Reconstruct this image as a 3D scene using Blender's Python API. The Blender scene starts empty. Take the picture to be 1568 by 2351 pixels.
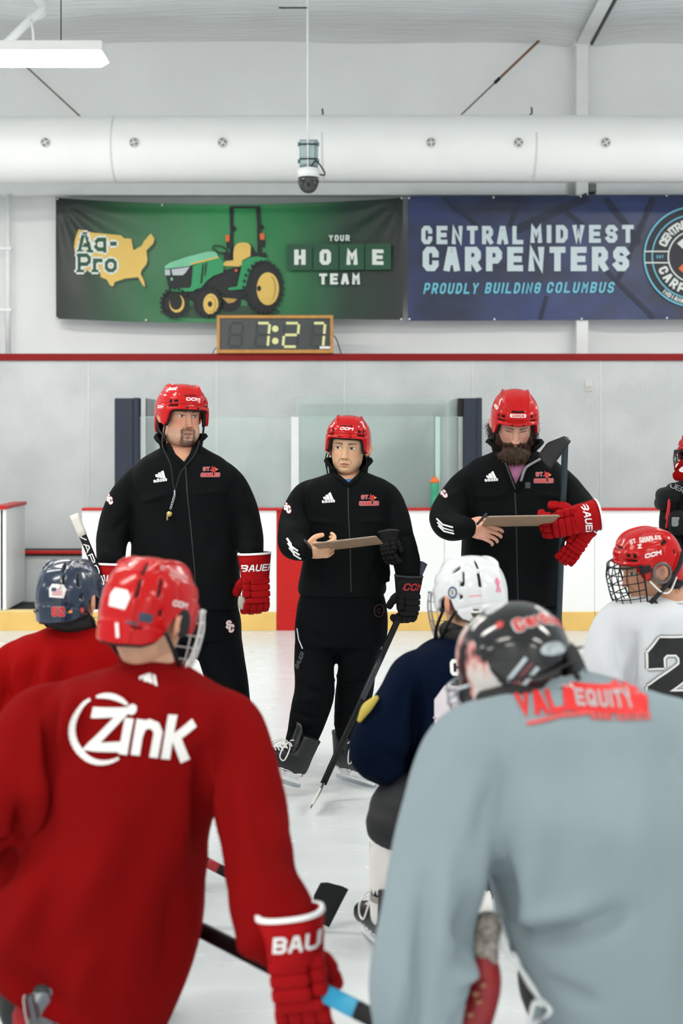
import bpy, bmesh, math, random
import numpy as np
from mathutils import Vector, Matrix, noise
from mathutils.bvhtree import BVHTree
from mathutils.geometry import tessellate_polygon

# ------------------------------------------------------------------ camera, world, exposure
random.seed(7)
SC = bpy.context.scene
COL = SC.collection
F, CH, HY, CX = 3300.0, 1.74, 988.0, 784.0          # focal length in pixels, eye height, horizon row, centre column

cam = bpy.data.cameras.new('camera')
camo = bpy.data.objects.new('camera', cam)
COL.objects.link(camo)
camo.location = (0, 0, CH)
camo.rotation_euler = (math.pi / 2, 0, 0)
cam.sensor_fit = 'VERTICAL'
cam.sensor_height = 36.0
cam.sensor_width = 24.0
cam.lens = F / 2351.0 * 36.0
cam.shift_y = -(2351 / 2 - HY) / 2351.0
cam.clip_start = 0.05
cam.dof.use_dof = True
cam.dof.focus_distance = 7.15
cam.dof.aperture_fstop = 2.6
SC.camera = camo

wd = bpy.data.worlds.new('arena_ambient'); SC.world = wd
wd.use_nodes = True
wd.node_tree.nodes['Background'].inputs[0].default_value = (0.86, 0.93, 0.97, 1)
wd.node_tree.nodes['Background'].inputs[1].default_value = 0.62
LAMP_POWER = 31.0
SC.view_settings.view_transform = 'Standard'
SC.view_settings.look = 'None'
SC.view_settings.exposure = 0.3
SC.view_settings.gamma = 1.0
SC.view_settings.use_curve_mapping = False

# ------------------------------------------------------------------ helpers
def lin(c):
    r = []
    for v in c[:3]:
        v = v / 255.0
        r.append(v / 12.92 if v <= 0.04045 else ((v + 0.055) / 1.055) ** 2.4)
    return (*r, 1.0)

def P(px, py, Y):
    """a point of the place at depth Y that lies on the sight line through a pixel"""
    return Vector(((px - CX) * Y / F, Y, CH - (py - HY) * Y / F))

MATS = {}
def mat(name, rgb, rough=0.6, metal=0.0, spec=0.5, var=0.06, vscale=6.0, bump=0.0, bscale=60.0, coat=0.0, sheen=0.0,
        emit=0.0, vstretch=None, bstretch=None, attr=None, trans=0.0, sss=0.0, bdist=0.01):
    if name in MATS: return MATS[name]
    m = bpy.data.materials.new(name); m.use_nodes = True
    nt = m.node_tree; N = nt.nodes; L = nt.links
    b = N['Principled BSDF']
    b.inputs['Roughness'].default_value = rough
    b.inputs['Metallic'].default_value = metal
    b.inputs['Specular IOR Level'].default_value = spec
    b.inputs['Coat Weight'].default_value = coat
    b.inputs['Coat Roughness'].default_value = 0.06
    b.inputs['Sheen Weight'].default_value = sheen
    b.inputs['Transmission Weight'].default_value = trans
    if sss:
        b.inputs['Subsurface Weight'].default_value = sss
        b.inputs['Subsurface Radius'].default_value = (0.012, 0.005, 0.003)
        b.inputs['Subsurface Scale'].default_value = 0.12
    tc = N.new('ShaderNodeTexCoord')
    base = lin(rgb)
    src = None
    if attr:
        at = N.new('ShaderNodeAttribute'); at.attribute_name = attr; src = at.outputs['Color']
    if var > 0:
        nz = N.new('ShaderNodeTexNoise'); nz.inputs['Scale'].default_value = vscale; nz.inputs['Detail'].default_value = 4
        mp = N.new('ShaderNodeMapping'); L.new(tc.outputs['Object'], mp.inputs[0]); L.new(mp.outputs[0], nz.inputs['Vector'])
        if vstretch: mp.inputs['Scale'].default_value = vstretch
        rp = N.new('ShaderNodeMapRange'); rp.inputs[1].default_value = 0.3; rp.inputs[2].default_value = 0.7
        rp.inputs[3].default_value = 1 - var; rp.inputs[4].default_value = 1 + var
        L.new(nz.outputs['Fac'], rp.inputs[0])
        mx = N.new('ShaderNodeVectorMath'); mx.operation = 'SCALE'
        if src is not None: L.new(src, mx.inputs[0])
        else: mx.inputs[0].default_value = base[:3]
        L.new(rp.outputs[0], mx.inputs['Scale'])
        L.new(mx.outputs[0], b.inputs['Base Color'])
    elif src is not None: L.new(src, b.inputs['Base Color'])
    else: b.inputs['Base Color'].default_value = base
    if bump > 0:
        n2 = N.new('ShaderNodeTexNoise'); n2.inputs['Scale'].default_value = bscale; n2.inputs['Detail'].default_value = 3
        mp2 = N.new('ShaderNodeMapping'); L.new(tc.outputs['Object'], mp2.inputs[0]); L.new(mp2.outputs[0], n2.inputs['Vector'])
        if bstretch: mp2.inputs['Scale'].default_value = bstretch
        bp = N.new('ShaderNodeBump'); bp.inputs['Strength'].default_value = bump; bp.inputs['Distance'].default_value = bdist
        L.new(n2.outputs['Fac'], bp.inputs['Height']); L.new(bp.outputs[0], b.inputs['Normal'])
    if emit > 0:
        b.inputs['Emission Color'].default_value = base; b.inputs['Emission Strength'].default_value = emit
    MATS[name] = m
    return m

LOC = {}
def link(o, parent=None, loc=None):
    COL.objects.link(o)
    LOC[o.name] = Vector(loc) if loc is not None else Vector((0, 0, 0))
    if parent is not None:
        o.parent = parent
        o.matrix_parent_inverse = Matrix.Translation(-LOC[parent.name])
    if loc is not None: o.location = loc
    return o

def tag(o, label=None, cat=None, group=None, kind=None):
    if label: o['label'] = label
    if cat: o['category'] = cat
    if group: o['group'] = group
    if kind: o['kind'] = kind
    return o

def empty(name, loc, label, cat, group=None):
    o = bpy.data.objects.new(name, None); o.empty_display_size = 0.1
    link(o, None, loc); return tag(o, label, cat, group)

def obj(name, VF, m, parent=None, smooth=True, midx=None, cols=None, mods=None):
    """one mesh object from (verts, faces) in world coordinates; a top-level one gets its origin at its base"""
    V, Fs = VF
    V = np.asarray(V, dtype=float).reshape(-1, 3)
    loc = None
    if parent is None and len(V):
        lo, hi = V.min(0), V.max(0)
        loc = Vector(((lo[0] + hi[0]) / 2, (lo[1] + hi[1]) / 2, lo[2])); V = V - np.array(loc)
    me = bpy.data.meshes.new(name)
    me.from_pydata(V.tolist(), [], [list(map(int, f)) for f in Fs])
    ms = m if isinstance(m, (list, tuple)) else [m]
    for k in ms: me.materials.append(k)
    if midx is not None: me.polygons.foreach_set('material_index', np.asarray(midx, dtype=np.int32))
    if smooth: me.polygons.foreach_set('use_smooth', np.ones(len(me.polygons), dtype=bool))
    if cols is not None:
        ca = me.color_attributes.new('Col', 'FLOAT_COLOR', 'POINT')
        c4 = np.ones((len(V), 4)); c4[:, :3] = cols
        ca.data.foreach_set('color', c4.ravel())
    me.update()
    o = bpy.data.objects.new(name, me)
    return link(o, parent, loc)

def join(*parts):
    V, Fs, n = [], [], 0
    for v, f in parts:
        v = np.asarray(v, dtype=float).reshape(-1, 3)
        V.append(v); Fs += [[i + n for i in q] for q in f]; n += len(v)
    return (np.vstack(V) if V else np.zeros((0, 3))), Fs

def box(lo, hi, bev=0.0):
    lo = np.minimum(lo, hi).astype(float) if False else np.array([min(a, b) for a, b in zip(lo, hi)], float)
    hi2 = np.array(hi, float)
    hi2 = np.maximum(hi2, lo)
    x0, y0, z0 = lo; x1, y1, z1 = hi2
    if bev <= 0:
        V = [(x0,y0,z0),(x1,y0,z0),(x1,y1,z0),(x0,y1,z0),(x0,y0,z1),(x1,y0,z1),(x1,y1,z1),(x0,y1,z1)]
        return np.array(V), [(0,3,2,1),(4,5,6,7),(0,1,5,4),(1,2,6,5),(2,3,7,6),(3,0,4,7)]
    bm = bmesh.new(); bmesh.ops.create_cube(bm, size=1)
    c = (lo + hi2) / 2; s = hi2 - lo
    for v in bm.verts: v.co = Vector((v.co.x * s[0] + c[0], v.co.y * s[1] + c[1], v.co.z * s[2] + c[2]))
    bmesh.ops.bevel(bm, geom=bm.edges[:], offset=min(bev, s.min() * 0.45), segments=2, affect='EDGES', profile=0.6)
    bm.verts.index_update()
    V = np.array([v.co[:] for v in bm.verts]); Fs = [[v.index for v in f.verts] for f in bm.faces]
    bm.free(); return V, Fs

def xf(VF, M):
    V, Fs = VF
    V = np.asarray(V, float).reshape(-1, 3)
    A = np.array(M)
    return V @ A[:3, :3].T + A[:3, 3], Fs

def grid_faces(nr, nc, closed=False):
    Fs = []
    for i in range(nr - 1):
        for j in range(nc if closed else nc - 1):
            k = (j + 1) % nc
            Fs.append((i * nc + j, i * nc + k, (i + 1) * nc + k, (i + 1) * nc + j))
    return Fs

def loft(rings, n=24, cap=True):
    """rings: (centre, semi-axis u, semi-axis v, superellipse power)"""
    V = []
    t = np.linspace(0, 2 * np.pi, n, endpoint=False); c, s = np.cos(t), np.sin(t)
    for r in rings:
        ce, u, v = (np.array(a, float) for a in r[:3]); p = r[3] if len(r) > 3 else 2.0
        a = np.sign(c) * np.abs(c) ** (2 / p); b = np.sign(s) * np.abs(s) ** (2 / p)
        V.append(ce + a[:, None] * u + b[:, None] * v)
    V = np.vstack(V); Fs = grid_faces(len(rings), n, True)
    if cap:
        Fs.append(tuple(range(n))[::-1]); Fs.append(tuple(range((len(rings) - 1) * n, len(rings) * n)))
    return V, Fs

def spline(pts, k=6):
    """Catmull-Rom through rows of numbers"""
    A = np.array(pts, float)
    if len(A) < 3: 
        return np.array([A[0] + (A[-1] - A[0]) * t for t in np.linspace(0, 1, k + 1)])
    E = np.vstack([2 * A[0] - A[1], A, 2 * A[-1] - A[-2]]); out = []
    for i in range(1, len(E) - 2):
        for t in np.linspace(0, 1, k, endpoint=False):
            p0, p1, p2, p3 = E[i-1], E[i], E[i+1], E[i+2]
            out.append(0.5 * ((2*p1) + (p2-p0)*t + (2*p0-5*p1+4*p2-p3)*t*t + (3*p1-p0-3*p2+p3)*t**3))
    out.append(A[-1]); return np.array(out)

def limb(pts, radii, n=14, k=5, flat=1.0, up=(0, 0, 1), round_end=True, smooth=True):
    """tapered tube along points; flat scales the second axis"""
    rows = [list(p) + [r] for p, r in zip(pts, radii)]
    A = spline(rows, k) if smooth else np.array(rows, float)
    C, R = A[:, :3], np.maximum(A[:, 3], 1e-4)
    T = np.gradient(C, axis=0); T /= np.linalg.norm(T, axis=1)[:, None] + 1e-12
    up = np.array(up, float)
    u = np.cross(T[0], up)
    if np.linalg.norm(u) < 1e-3: u = np.cross(T[0], [1, 0, 0.3])
    u /= np.linalg.norm(u); rings = []
    for i in range(len(C)):
        u = u - T[i] * np.dot(u, T[i]); u /= np.linalg.norm(u); v = np.cross(T[i], u)
        rings.append((C[i], u * R[i], v * R[i] * flat))
    if round_end:
        a = [(C[0] - T[0] * R[0] * f, rings[0][1] * g, rings[0][2] * g) for f, g in ((0.95, 0.25), (0.75, 0.66), (0.4, 0.92))]
        b = [(C[-1] + T[-1] * R[-1] * f, rings[-1][1] * g, rings[-1][2] * g) for f, g in ((0.4, 0.92), (0.75, 0.66), (0.95, 0.25))]
        rings = a + rings + b
    return loft(rings, n)

def tube(pts, r, n=8, k=4, smooth=True):
    return limb(pts, [r] * len(pts), n=n, k=k, round_end=False, smooth=smooth)

def sup(c, ax, e=(1, 1), n=20, m=12, R=None):
    """superellipsoid; e<1 boxy"""
    th = np.linspace(-np.pi / 2, np.pi / 2, m); ph = np.linspace(0, 2 * np.pi, n, endpoint=False)
    f = lambda w, p: np.sign(w) * np.abs(w) ** p
    V = []
    for t in th:
        for q in ph:
            V.append((f(np.cos(t), e[0]) * f(np.cos(q), e[1]) * ax[0], f(np.cos(t), e[0]) * f(np.sin(q), e[1]) * ax[1], f(np.sin(t), e[0]) * ax[2]))
    V = np.array(V)
    if R is not None: V = V @ np.array(R)[:3, :3].T
    return V + np.array(c, float), grid_faces(m, n, True)

def fuse(parts, voxel=0.01, smooth=3, fac=0.5):
    """one continuous skin around overlapping volumes"""
    V, Fs = join(*parts)
    me = bpy.data.meshes.new('tmp'); me.from_pydata(V.tolist(), [], [list(map(int, f)) for f in Fs]); me.update()
    bm = bmesh.new(); bm.from_mesh(me); bmesh.ops.recalc_face_normals(bm, faces=bm.faces[:]); bm.to_mesh(me); bm.free()
    o = bpy.data.objects.new('tmp', me); COL.objects.link(o)
    r = o.modifiers.new('r', 'REMESH'); r.mode = 'VOXEL'; r.voxel_size = voxel; r.adaptivity = 0
    if smooth:
        s = o.modifiers.new('s', 'SMOOTH'); s.iterations = smooth; s.factor = fac
    dg = bpy.context.evaluated_depsgraph_get()
    e = o.evaluated_get(dg); m2 = bpy.data.meshes.new_from_object(e)
    nV = np.empty(len(m2.vertices) * 3); m2.vertices.foreach_get('co', nV)
    Fq = [tuple(p.vertices) for p in m2.polygons]
    bpy.data.objects.remove(o); bpy.data.meshes.remove(me); bpy.data.meshes.remove(m2)
    return nV.reshape(-1, 3), Fq

def normals(V, Fs):
    Q = np.array([f if len(f) == 4 else (f[0], f[1], f[2], f[2]) for f in Fs])
    n = np.cross(V[Q[:, 2]] - V[Q[:, 0]], V[Q[:, 3]] - V[Q[:, 1]])
    N = np.zeros_like(V)
    for k in range(4): np.add.at(N, Q[:, k], n)
    return N / (np.linalg.norm(N, axis=1)[:, None] + 1e-12)

def seg_dist(V, a, b):
    a = np.array(a, float); b = np.array(b, float); d = b - a
    t = np.clip(((V - a) @ d) / (d @ d), 0, 1)
    return np.linalg.norm(V - (a + t[:, None] * d), axis=1), t

def wrinkle(VF, folds=(), nz=(), clampf=None):
    """real relief: folds (a, b, amplitude, width) and stretched noise (amplitude, (sx,sy,sz))"""
    V, Fs = VF; N = normals(V, Fs); D = np.zeros(len(V))
    for a, b, amp, w in folds:
        d, t = seg_dist(V, a, b)
        D += amp * np.exp(-(d / w) ** 2) * (0.35 + 0.65 * np.sin(np.pi * np.clip(t, 0.08, 0.92)))
    for q, (amp, sc) in enumerate(nz):
        s = np.array(sc, float); W = V * s + 17.3 * q
        x = np.array([noise.noise(Vector(w)) for w in W]); D += amp * (1 - 2 * np.abs(x) ** 0.7) if amp > 0 else -amp * x
    return V + N * D[:, None], Fs

# ------------------------------------------------------------------ lettering (drawn strokes) and flat print
GL = {'A':'00 3c 5c 80|24 64','B':'00 0c 6c 8a 88 66 84 82 60 00*|06 66','C':'89 8a 6c 2c 0a 02 20 60 82 83','D':'00 0c 5c 89 83 50 00*','E':'80 00 0c 8c|06 76',
 'F':'00 0c 8c|06 76','G':'89 8a 6c 2c 0a 02 20 60 82 86 46','H':'00 0c|80 8c|06 86','I':'00 0c','K':'00 0c|8c 05|36 80','L':'0c 00 80','M':'00 0c 46 8c 80','N':'00 0c 80 8c',
 'O':'20 02 0a 2c 6c 8a 82 60*','P':'00 0c 6c 8a 87 65 05','Q':'20 02 0a 2c 6c 8a 82 60*|53 90','R':'00 0c 6c 8a 87 65 05|45 80','S':'8a 6c 2c 0a 08 26 66 84 82 60 20 02',
 'T':'0c 8c|4c 40','U':'0c 02 20 60 82 8c','V':'0c 40 8c','W':'0c 20 48 60 8c','X':'00 8c|0c 80','Y':'0c 46 8c|46 40','Z':'0c 8c 00 80','1':'29 4c 40|20 60','2':'09 0a 2c 6c 8a 87 02 00 80',
 '3':'09 0a 2c 6c 8a 87 66 85 82 60 20 02 03|36 66','5':'8c 0c 07 67 85 82 60 20 02 03','7':'0c 8c 40','8':'20 02 05 26 07 0a 2c 6c 8a 87 66 26|66 85 82 60 20','0':'20 02 0a 2c 6c 8a 82 60*',
 'a':'07 28 58 76 70 20 02 03 25 75','d':'7c 70 20 02 06 28 78','e':'04 74 76 58 28 06 02 20 60 71','g':'78 28 06 03 21 71|78 70','i':'00 08|0b 0c','k':'00 0c|78 03|34 70','l':'0c 00',
 'n':'00 08|06 28 58 76 70','o':'20 02 06 28 58 76 72 50*','r':'00 08|06 28 58','s':'77 58 28 07 05 24 54 73 71 50 20 01','t':'2c 20 50|08 58','-':'05 55','.':'00 01','x':'00 78|08 70','u':'08 02 20 50 72|78 70'}

def strip(pts, w, closed=False):
    A = np.array(pts, float); n = len(A); L_, R_ = [], []
    for i in range(n):
        a = A[i - 1] if (i > 0 or closed) else None; b = A[(i + 1) % n] if (i < n - 1 or closed) else None
        d1 = (A[i] - a) if a is not None else None; d2 = (b - A[i]) if b is not None else None
        if d1 is not None: d1 = d1 / (np.linalg.norm(d1) + 1e-9)
        if d2 is not None: d2 = d2 / (np.linalg.norm(d2) + 1e-9)
        if d1 is None: d1 = d2
        if d2 is None: d2 = d1
        n1 = np.array([-d1[1], d1[0]]); n2 = np.array([-d2[1], d2[0]]); m = n1 + n2
        k = np.linalg.norm(m)
        m = n1 if k < 1e-6 else m / k
        s = min(1 / max(m @ n1, 0.2), 1.9)
        L_.append(A[i] + m * s * w / 2); R_.append(A[i] - m * s * w / 2)
    q = []
    for i in range(n if closed else n - 1):
        j = (i + 1) % n; q.append([R_[i], R_[j], L_[j], L_[i]])
    return q

def text(s, h, wr=0.62, st=0.16, sp=0.32, slant=0.0, align='c', path=None):
    """quads in the plane; h height, wr glyph width/height, st stroke/height, sp spacing/height"""
    x = 0; Q = []; gw = h * wr; w = h * st; inner = h - w; iw = gw - w
    for ch in s:
        if ch == ' ': x += gw * 0.75; continue
        g = GL.get(ch) or GL.get(ch.upper())
        mx = max(int(t.replace('*', '')[0], 16) for pth in g.split('|') for t in pth.split())
        for pth in g.split('|'):
            cl = pth.endswith('*'); T = pth.replace('*', '').split()
            pp = [(x + w / 2 + int(t[0], 16) / 8 * iw, w / 2 + int(t[1], 16) / 12 * inner) for t in T]
            if cl and pp[0] == pp[-1]: pp = pp[:-1]
            if not cl and ch.upper() != ch.lower() or ch.isdigit():
                if not cl:
                    pp = [np.array(p) for p in pp]
                    d0 = pp[0] - pp[1]; d1 = pp[-1] - pp[-2]
                    pp[0] = pp[0] + d0 / np.linalg.norm(d0) * w / 2 * 0.98; pp[-1] = pp[-1] + d1 / np.linalg.norm(d1) * w / 2 * 0.98
            Q += strip(pp, w, cl)
        x += w + mx / 8 * iw + sp * h
    x -= sp * h
    Q = np.array(Q)
    if slant: Q[:, :, 0] += Q[:, :, 1] * slant
    Q[:, :, 0] -= {'c': x / 2, 'l': 0, 'r': x}[align]; Q[:, :, 1] -= h / 2
    return [list(map(np.array, q)) for q in Q]

def poly(pts):
    pts = [np.array(p[:2], float) for p in pts]
    tr = tessellate_polygon([[Vector((p[0], p[1], 0)) for p in pts]])
    return [[pts[i] for i in t] for t in tr]

def circ(cx, cy, rx, ry=None, n=28, a0=0, a1=360, rot=0):
    ry = ry or rx; r = math.radians(rot); o = []
    full = abs(a1 - a0) >= 360
    for i in range(n if full else n + 1):
        a = math.radians(a0 + (a1 - a0) * i / n); x, y = rx * math.cos(a), ry * math.sin(a)
        o.append((cx + x * math.cos(r) - y * math.sin(r), cy + x * math.sin(r) + y * math.cos(r)))
    return o

def ring2(cx, cy, r, w, n=60, ry=None, a0=0, a1=360):
    return strip(circ(cx, cy, r, ry, n, a0, a1), w, abs(a1 - a0) >= 360)

def move(Q, dx=0, dy=0, s=1.0, rot=0, fy=1):
    r = math.radians(rot); c, sn = math.cos(r), math.sin(r); o = []
    for q in Q: o.append([np.array([dx + s * (p[0] * c - p[1] * fy * sn), dy + s * (p[0] * sn + p[1] * fy * c)]) for p in q])
    return o

def fine(Q, L):
    out = []
    for q in Q:
        if len(q) == 4:
            a = max(np.linalg.norm(q[1] - q[0]), np.linalg.norm(q[2] - q[3])); b = max(np.linalg.norm(q[3] - q[0]), np.linalg.norm(q[2] - q[1]))
            na, nb = max(1, int(math.ceil(a / L))), max(1, int(math.ceil(b / L)))
            g = lambda u, v: (q[0] * (1 - u) + q[1] * u) * (1 - v) + (q[3] * (1 - u) + q[2] * u) * v
            for i in range(na):
                for j in range(nb): out.append([g(i/na, j/nb), g((i+1)/na, j/nb), g((i+1)/na, (j+1)/nb), g(i/na, (j+1)/nb)])
        else:
            st = [q]
            while st:
                t = st.pop(); e = [np.linalg.norm(t[(k + 1) % 3] - t[k]) for k in range(3)]; k = int(np.argmax(e))
                if e[k] <= L: out.append(t)
                else:
                    m = (t[k] + t[(k + 1) % 3]) / 2; st.append([t[k], m, t[(k + 2) % 3]]); st.append([m, t[(k + 1) % 3], t[(k + 2) % 3]])
    return out

def printed(name, Q, fmap, m, parent, L=0.02):
    """flat print: plane figure laid on a surface by fmap(a, b) -> point or None"""
    V, Fs, idx = [], [], {}
    for q in fine(Q, L):
        f = []
        for p in q:
            key = (round(p[0], 5), round(p[1], 5))
            if key not in idx:
                w = fmap(p[0], p[1])
                if w is None: idx[key] = -1
                else: idx[key] = len(V); V.append(tuple(w))
            f.append(idx[key])
        if -1 not in f and len(set(f)) == len(f): Fs.append(f)
    if not Fs: return None
    return obj(name, (V, Fs), m, parent, smooth=True)

def onto(VF, O, r, u, off=0.002, reach=0.6, d=None):
    """projection of plane figures on a garment or shell"""
    bvh = VF if isinstance(VF, BVHTree) else BVHTree.FromPolygons([Vector(v) for v in VF[0]], [list(f) for f in VF[1]])
    O = Vector(O); r = Vector(r).normalized(); u = Vector(u); u = (u - r * u.dot(r)).normalized()
    d = Vector(d).normalized() if d is not None else r.cross(u).normalized() * -1     # looking along d onto the surface
    def f(a, b):
        st = O + r * a + u * b - d * reach * 0.5
        h, n, i, dist = bvh.ray_cast(st, d, reach)
        if h is None: return None
        if n.dot(d) > 0: n = -n
        return h - d * off * 0.5 + n * off * 0.6
    return f

def bvh_of(VF): return BVHTree.FromPolygons([Vector(v) for v in VF[0]], [list(f) for f in VF[1]])

# ------------------------------------------------------------------ shared materials
M_black = mat('black_cloth', (17, 21, 23), 0.85, spec=0.25, var=0.1, bump=0.25, bscale=420, sheen=0.05)
M_red = mat('red_shell', (184, 8, 11), 0.16, coat=0.0, spec=.32, var=0.03)
M_hole = mat('vent_dark', (10, 10, 12), 0.9, var=0)
M_foam = mat('dark_foam', (20, 21, 24), 0.9, var=0.05)
M_white = mat('white_print', (238, 238, 238), 0.6, var=0)
M_redprint = mat('red_print', (200, 32, 38), 0.6, var=0)
M_strap = mat('black_strap', (15, 15, 17), 0.7, var=0)
M_steel = mat('steel', (190, 195, 200), 0.25, metal=1.0, var=0.02)
M_dkmetal = mat('dark_metal', (38, 42, 46), 0.4, metal=0.8, var=0.02)
M_redglove = mat('red_glove', (160, 10, 16), 0.75, spec=.12, var=0.08, bump=0.25, bscale=300)
M_blackglove = mat('black_glove', (13, 13, 15), 0.7, spec=.2, var=0.08, bump=0.25, bscale=300)
M_whitepl = mat('white_plastic', (238, 240, 240), 0.35, var=0.02)
# ================================================================== the rink
YB, YW, YU = 12.5, 13.7, 14.2            # dasher boards, plate wall, upper wall
def node_mat(name, build):
    m = bpy.data.materials.new(name); m.use_nodes = True
    build(m.node_tree, m.node_tree.nodes, m.node_tree.links, m.node_tree.nodes['Principled BSDF']); return m

def ice_nodes(nt, N, L, b):
    tc = N.new('ShaderNodeTexCoord')
    def nz(scale, st, det=5):
        mp = N.new('ShaderNodeMapping'); mp.inputs['Scale'].default_value = st; L.new(tc.outputs['Object'], mp.inputs[0])
        n = N.new('ShaderNodeTexNoise'); n.inputs['Scale'].default_value = scale; n.inputs['Detail'].default_value = det; L.new(mp.outputs[0], n.inputs['Vector']); return n
    a = nz(0.9, (1, 1, 1)); c = nz(5, (0.6, 1.6, 1)); s = nz(40, (0.7, 2, 1))
    cr = N.new('ShaderNodeValToRGB'); cr.color_ramp.elements[0].position = 0.3; cr.color_ramp.elements[1].position = 0.75
    cr.color_ramp.elements[0].color = lin((206, 212, 215)); cr.color_ramp.elements[1].color = lin((218, 223, 225))
    ad = N.new('ShaderNodeMath'); ad.operation = 'MULTIPLY_ADD'; ad.inputs[1].default_value = 0.55
    L.new(a.outputs['Fac'], ad.inputs[0])
    m2 = N.new('ShaderNodeMath'); m2.operation = 'MULTIPLY'; m2.inputs[1].default_value = 0.5; L.new(c.outputs['Fac'], m2.inputs[0]); L.new(m2.outputs[0], ad.inputs[2])
    L.new(ad.outputs[0], cr.inputs[0]); L.new(cr.outputs[0], b.inputs['Base Color'])
    rr = N.new('ShaderNodeMapRange'); rr.inputs[3].default_value = 0.2; rr.inputs[4].default_value = 0.32; L.new(c.outputs['Fac'], rr.inputs[0]); L.new(rr.outputs[0], b.inputs['Roughness'])
    bp = N.new('ShaderNodeBump'); bp.inputs['Strength'].default_value = 0.06; bp.inputs['Distance'].default_value = 0.004; L.new(s.outputs['Fac'], bp.inputs['Height']); L.new(bp.outputs[0], b.inputs['Normal'])
    b.inputs['Specular IOR Level'].default_value = 0.3
M_ice = node_mat('ice', ice_nodes)

def plate_nodes(nt, N, L, b):
    """diamond tread plate: lens-shaped lugs in alternating directions"""
    tc = N.new('ShaderNodeTexCoord'); sx = N.new('ShaderNodeSeparateXYZ'); L.new(tc.outputs['Object'], sx.inputs[0])
    def mth(op, a, c=None):
        n = N.new('ShaderNodeMath'); n.operation = op
        for i, v in enumerate((a, c)):
            if v is None: continue
            if isinstance(v, (int, float)): n.inputs[i].default_value = v
            else: L.new(v, n.inputs[i])
        return n.outputs[0]
    K = 21.0
    p = mth('MULTIPLY', mth('ADD', sx.outputs[0], sx.outputs[2]), K); q = mth('MULTIPLY', mth('SUBTRACT', sx.outputs[0], sx.outputs[2]), K)
    par = mth('FLOORED_MODULO', mth('ADD', mth('FLOOR', p), mth('FLOOR', q)), 2.0)
    fp = mth('SUBTRACT', mth('FRACT', p), 0.5); fq = mth('SUBTRACT', mth('FRACT', q), 0.5)
    def lens(u, v): return mth('SUBTRACT', 1.0, mth('ADD', mth('POWER', mth('ABSOLUTE', mth('MULTIPLY', u, 2.15)), 2.0), mth('POWER', mth('ABSOLUTE', mth('MULTIPLY', v, 6.5)), 2.0)))
    h = mth('MAXIMUM', 0.0, mth('ADD', mth('MULTIPLY', lens(fp, fq), par), mth('MULTIPLY', lens(fq, fp), mth('SUBTRACT', 1.0, par))))
    bp = N.new('ShaderNodeBump'); bp.inputs['Strength'].default_value = 0.6; bp.inputs['Distance'].default_value = 0.006
    L.new(h, bp.inputs['Height']); L.new(bp.outputs[0], b.inputs['Normal'])
    nz = N.new('ShaderNodeTexNoise'); nz.inputs['Scale'].default_value = 2.2; nz.inputs['Detail'].default_value = 6; L.new(tc.outputs['Object'], nz.inputs['Vector'])
    cr = N.new('ShaderNodeValToRGB'); cr.color_ramp.elements[0].color = lin((196, 201, 203)); cr.color_ramp.elements[1].color = lin((210, 214, 216))
    cr.color_ramp.elements[0].position = 0.35; cr.color_ramp.elements[1].position = 0.65
    L.new(nz.outputs['Fac'], cr.inputs[0]); L.new(cr.outputs[0], b.inputs['Base Color'])
    b.inputs['Roughness'].default_value = 0.42
M_plate = node_mat('tread_plate', plate_nodes)

M_vinyl = mat('white_vinyl', (238, 240, 240), 0.5, var=0.05, vscale=0.8, bump=0.35, bscale=1.6, bstretch=(1, 1, 0.35))
M_ceil = mat('ceiling_vinyl', (238, 241, 241), 0.5, var=0.05, vscale=1.2, bump=1.0, bscale=5.0, bstretch=(0.35, 6, 1), bdist=.03)
M_wsteel = mat('white_steel', (236, 238, 237), 0.45, var=0.03)
M_board = mat('board_white', (240, 242, 242), 0.35, var=0.015, vscale=3)
M_yellow = mat('kick_yellow', (230, 190, 108), 0.45, var=0.06, vscale=7)
M_railred = mat('rail_red', (140, 12, 18), 0.5, spec=.25, var=0.03)
M_capred = mat('cap_red', (190, 24, 22), 0.4, spec=.3, var=0.03)
M_rubber = mat('rubber_floor', (38, 42, 43), 0.85, var=0.15, vscale=40)
M_seam = mat('seam_white', (214, 218, 220), 0.5, var=0.03)

st = lambda o: tag(o, kind='structure')
ICE = st(obj('floor', box((-9, -7, -0.25), (9, YB, 0.0)), M_ice, smooth=False))
# a sheet with its top at z = 0, a concrete base under the box behind the boards
st(obj('floor_box', box((-9, YB + 0.10, -0.25), (9, YU + 0.2, 0.15)), M_rubber, smooth=False))

# plate wall with panels, seam strips and red rail
zr0 = P(0, 828, YW).z; zr1 = P(0, 812, YW).z
wl = st(obj('wall_lower', box((-9, YW + 0.012, 0.15), (9, YW + 0.14, zr1 - 0.01)), M_seam, smooth=False))
pw = 294.0
k0 = -4
for k in range(k0, 9):
    xa, xb = P(203 + pw * k, 0, YW).x, P(203 + pw * (k + 1), 0, YW).x
    if xb < -9 or xa > 9: continue
    obj('wall_panel', box((xa + 0.008, YW, 0.15), (xb - 0.008, YW + 0.02, zr0), 0.003), M_plate, wl, smooth=False)
    obj('seam_strip', box((xa - 0.008, YW - 0.004, 0.15), (xa + 0.008, YW + 0.014, zr0), 0.0015), M_seam, wl, smooth=False)
st(obj('trim_1', box((-9, YW - 0.03, zr0), (9, YW + 0.16, zr1), 0.006), M_railred, smooth=False))

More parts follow.
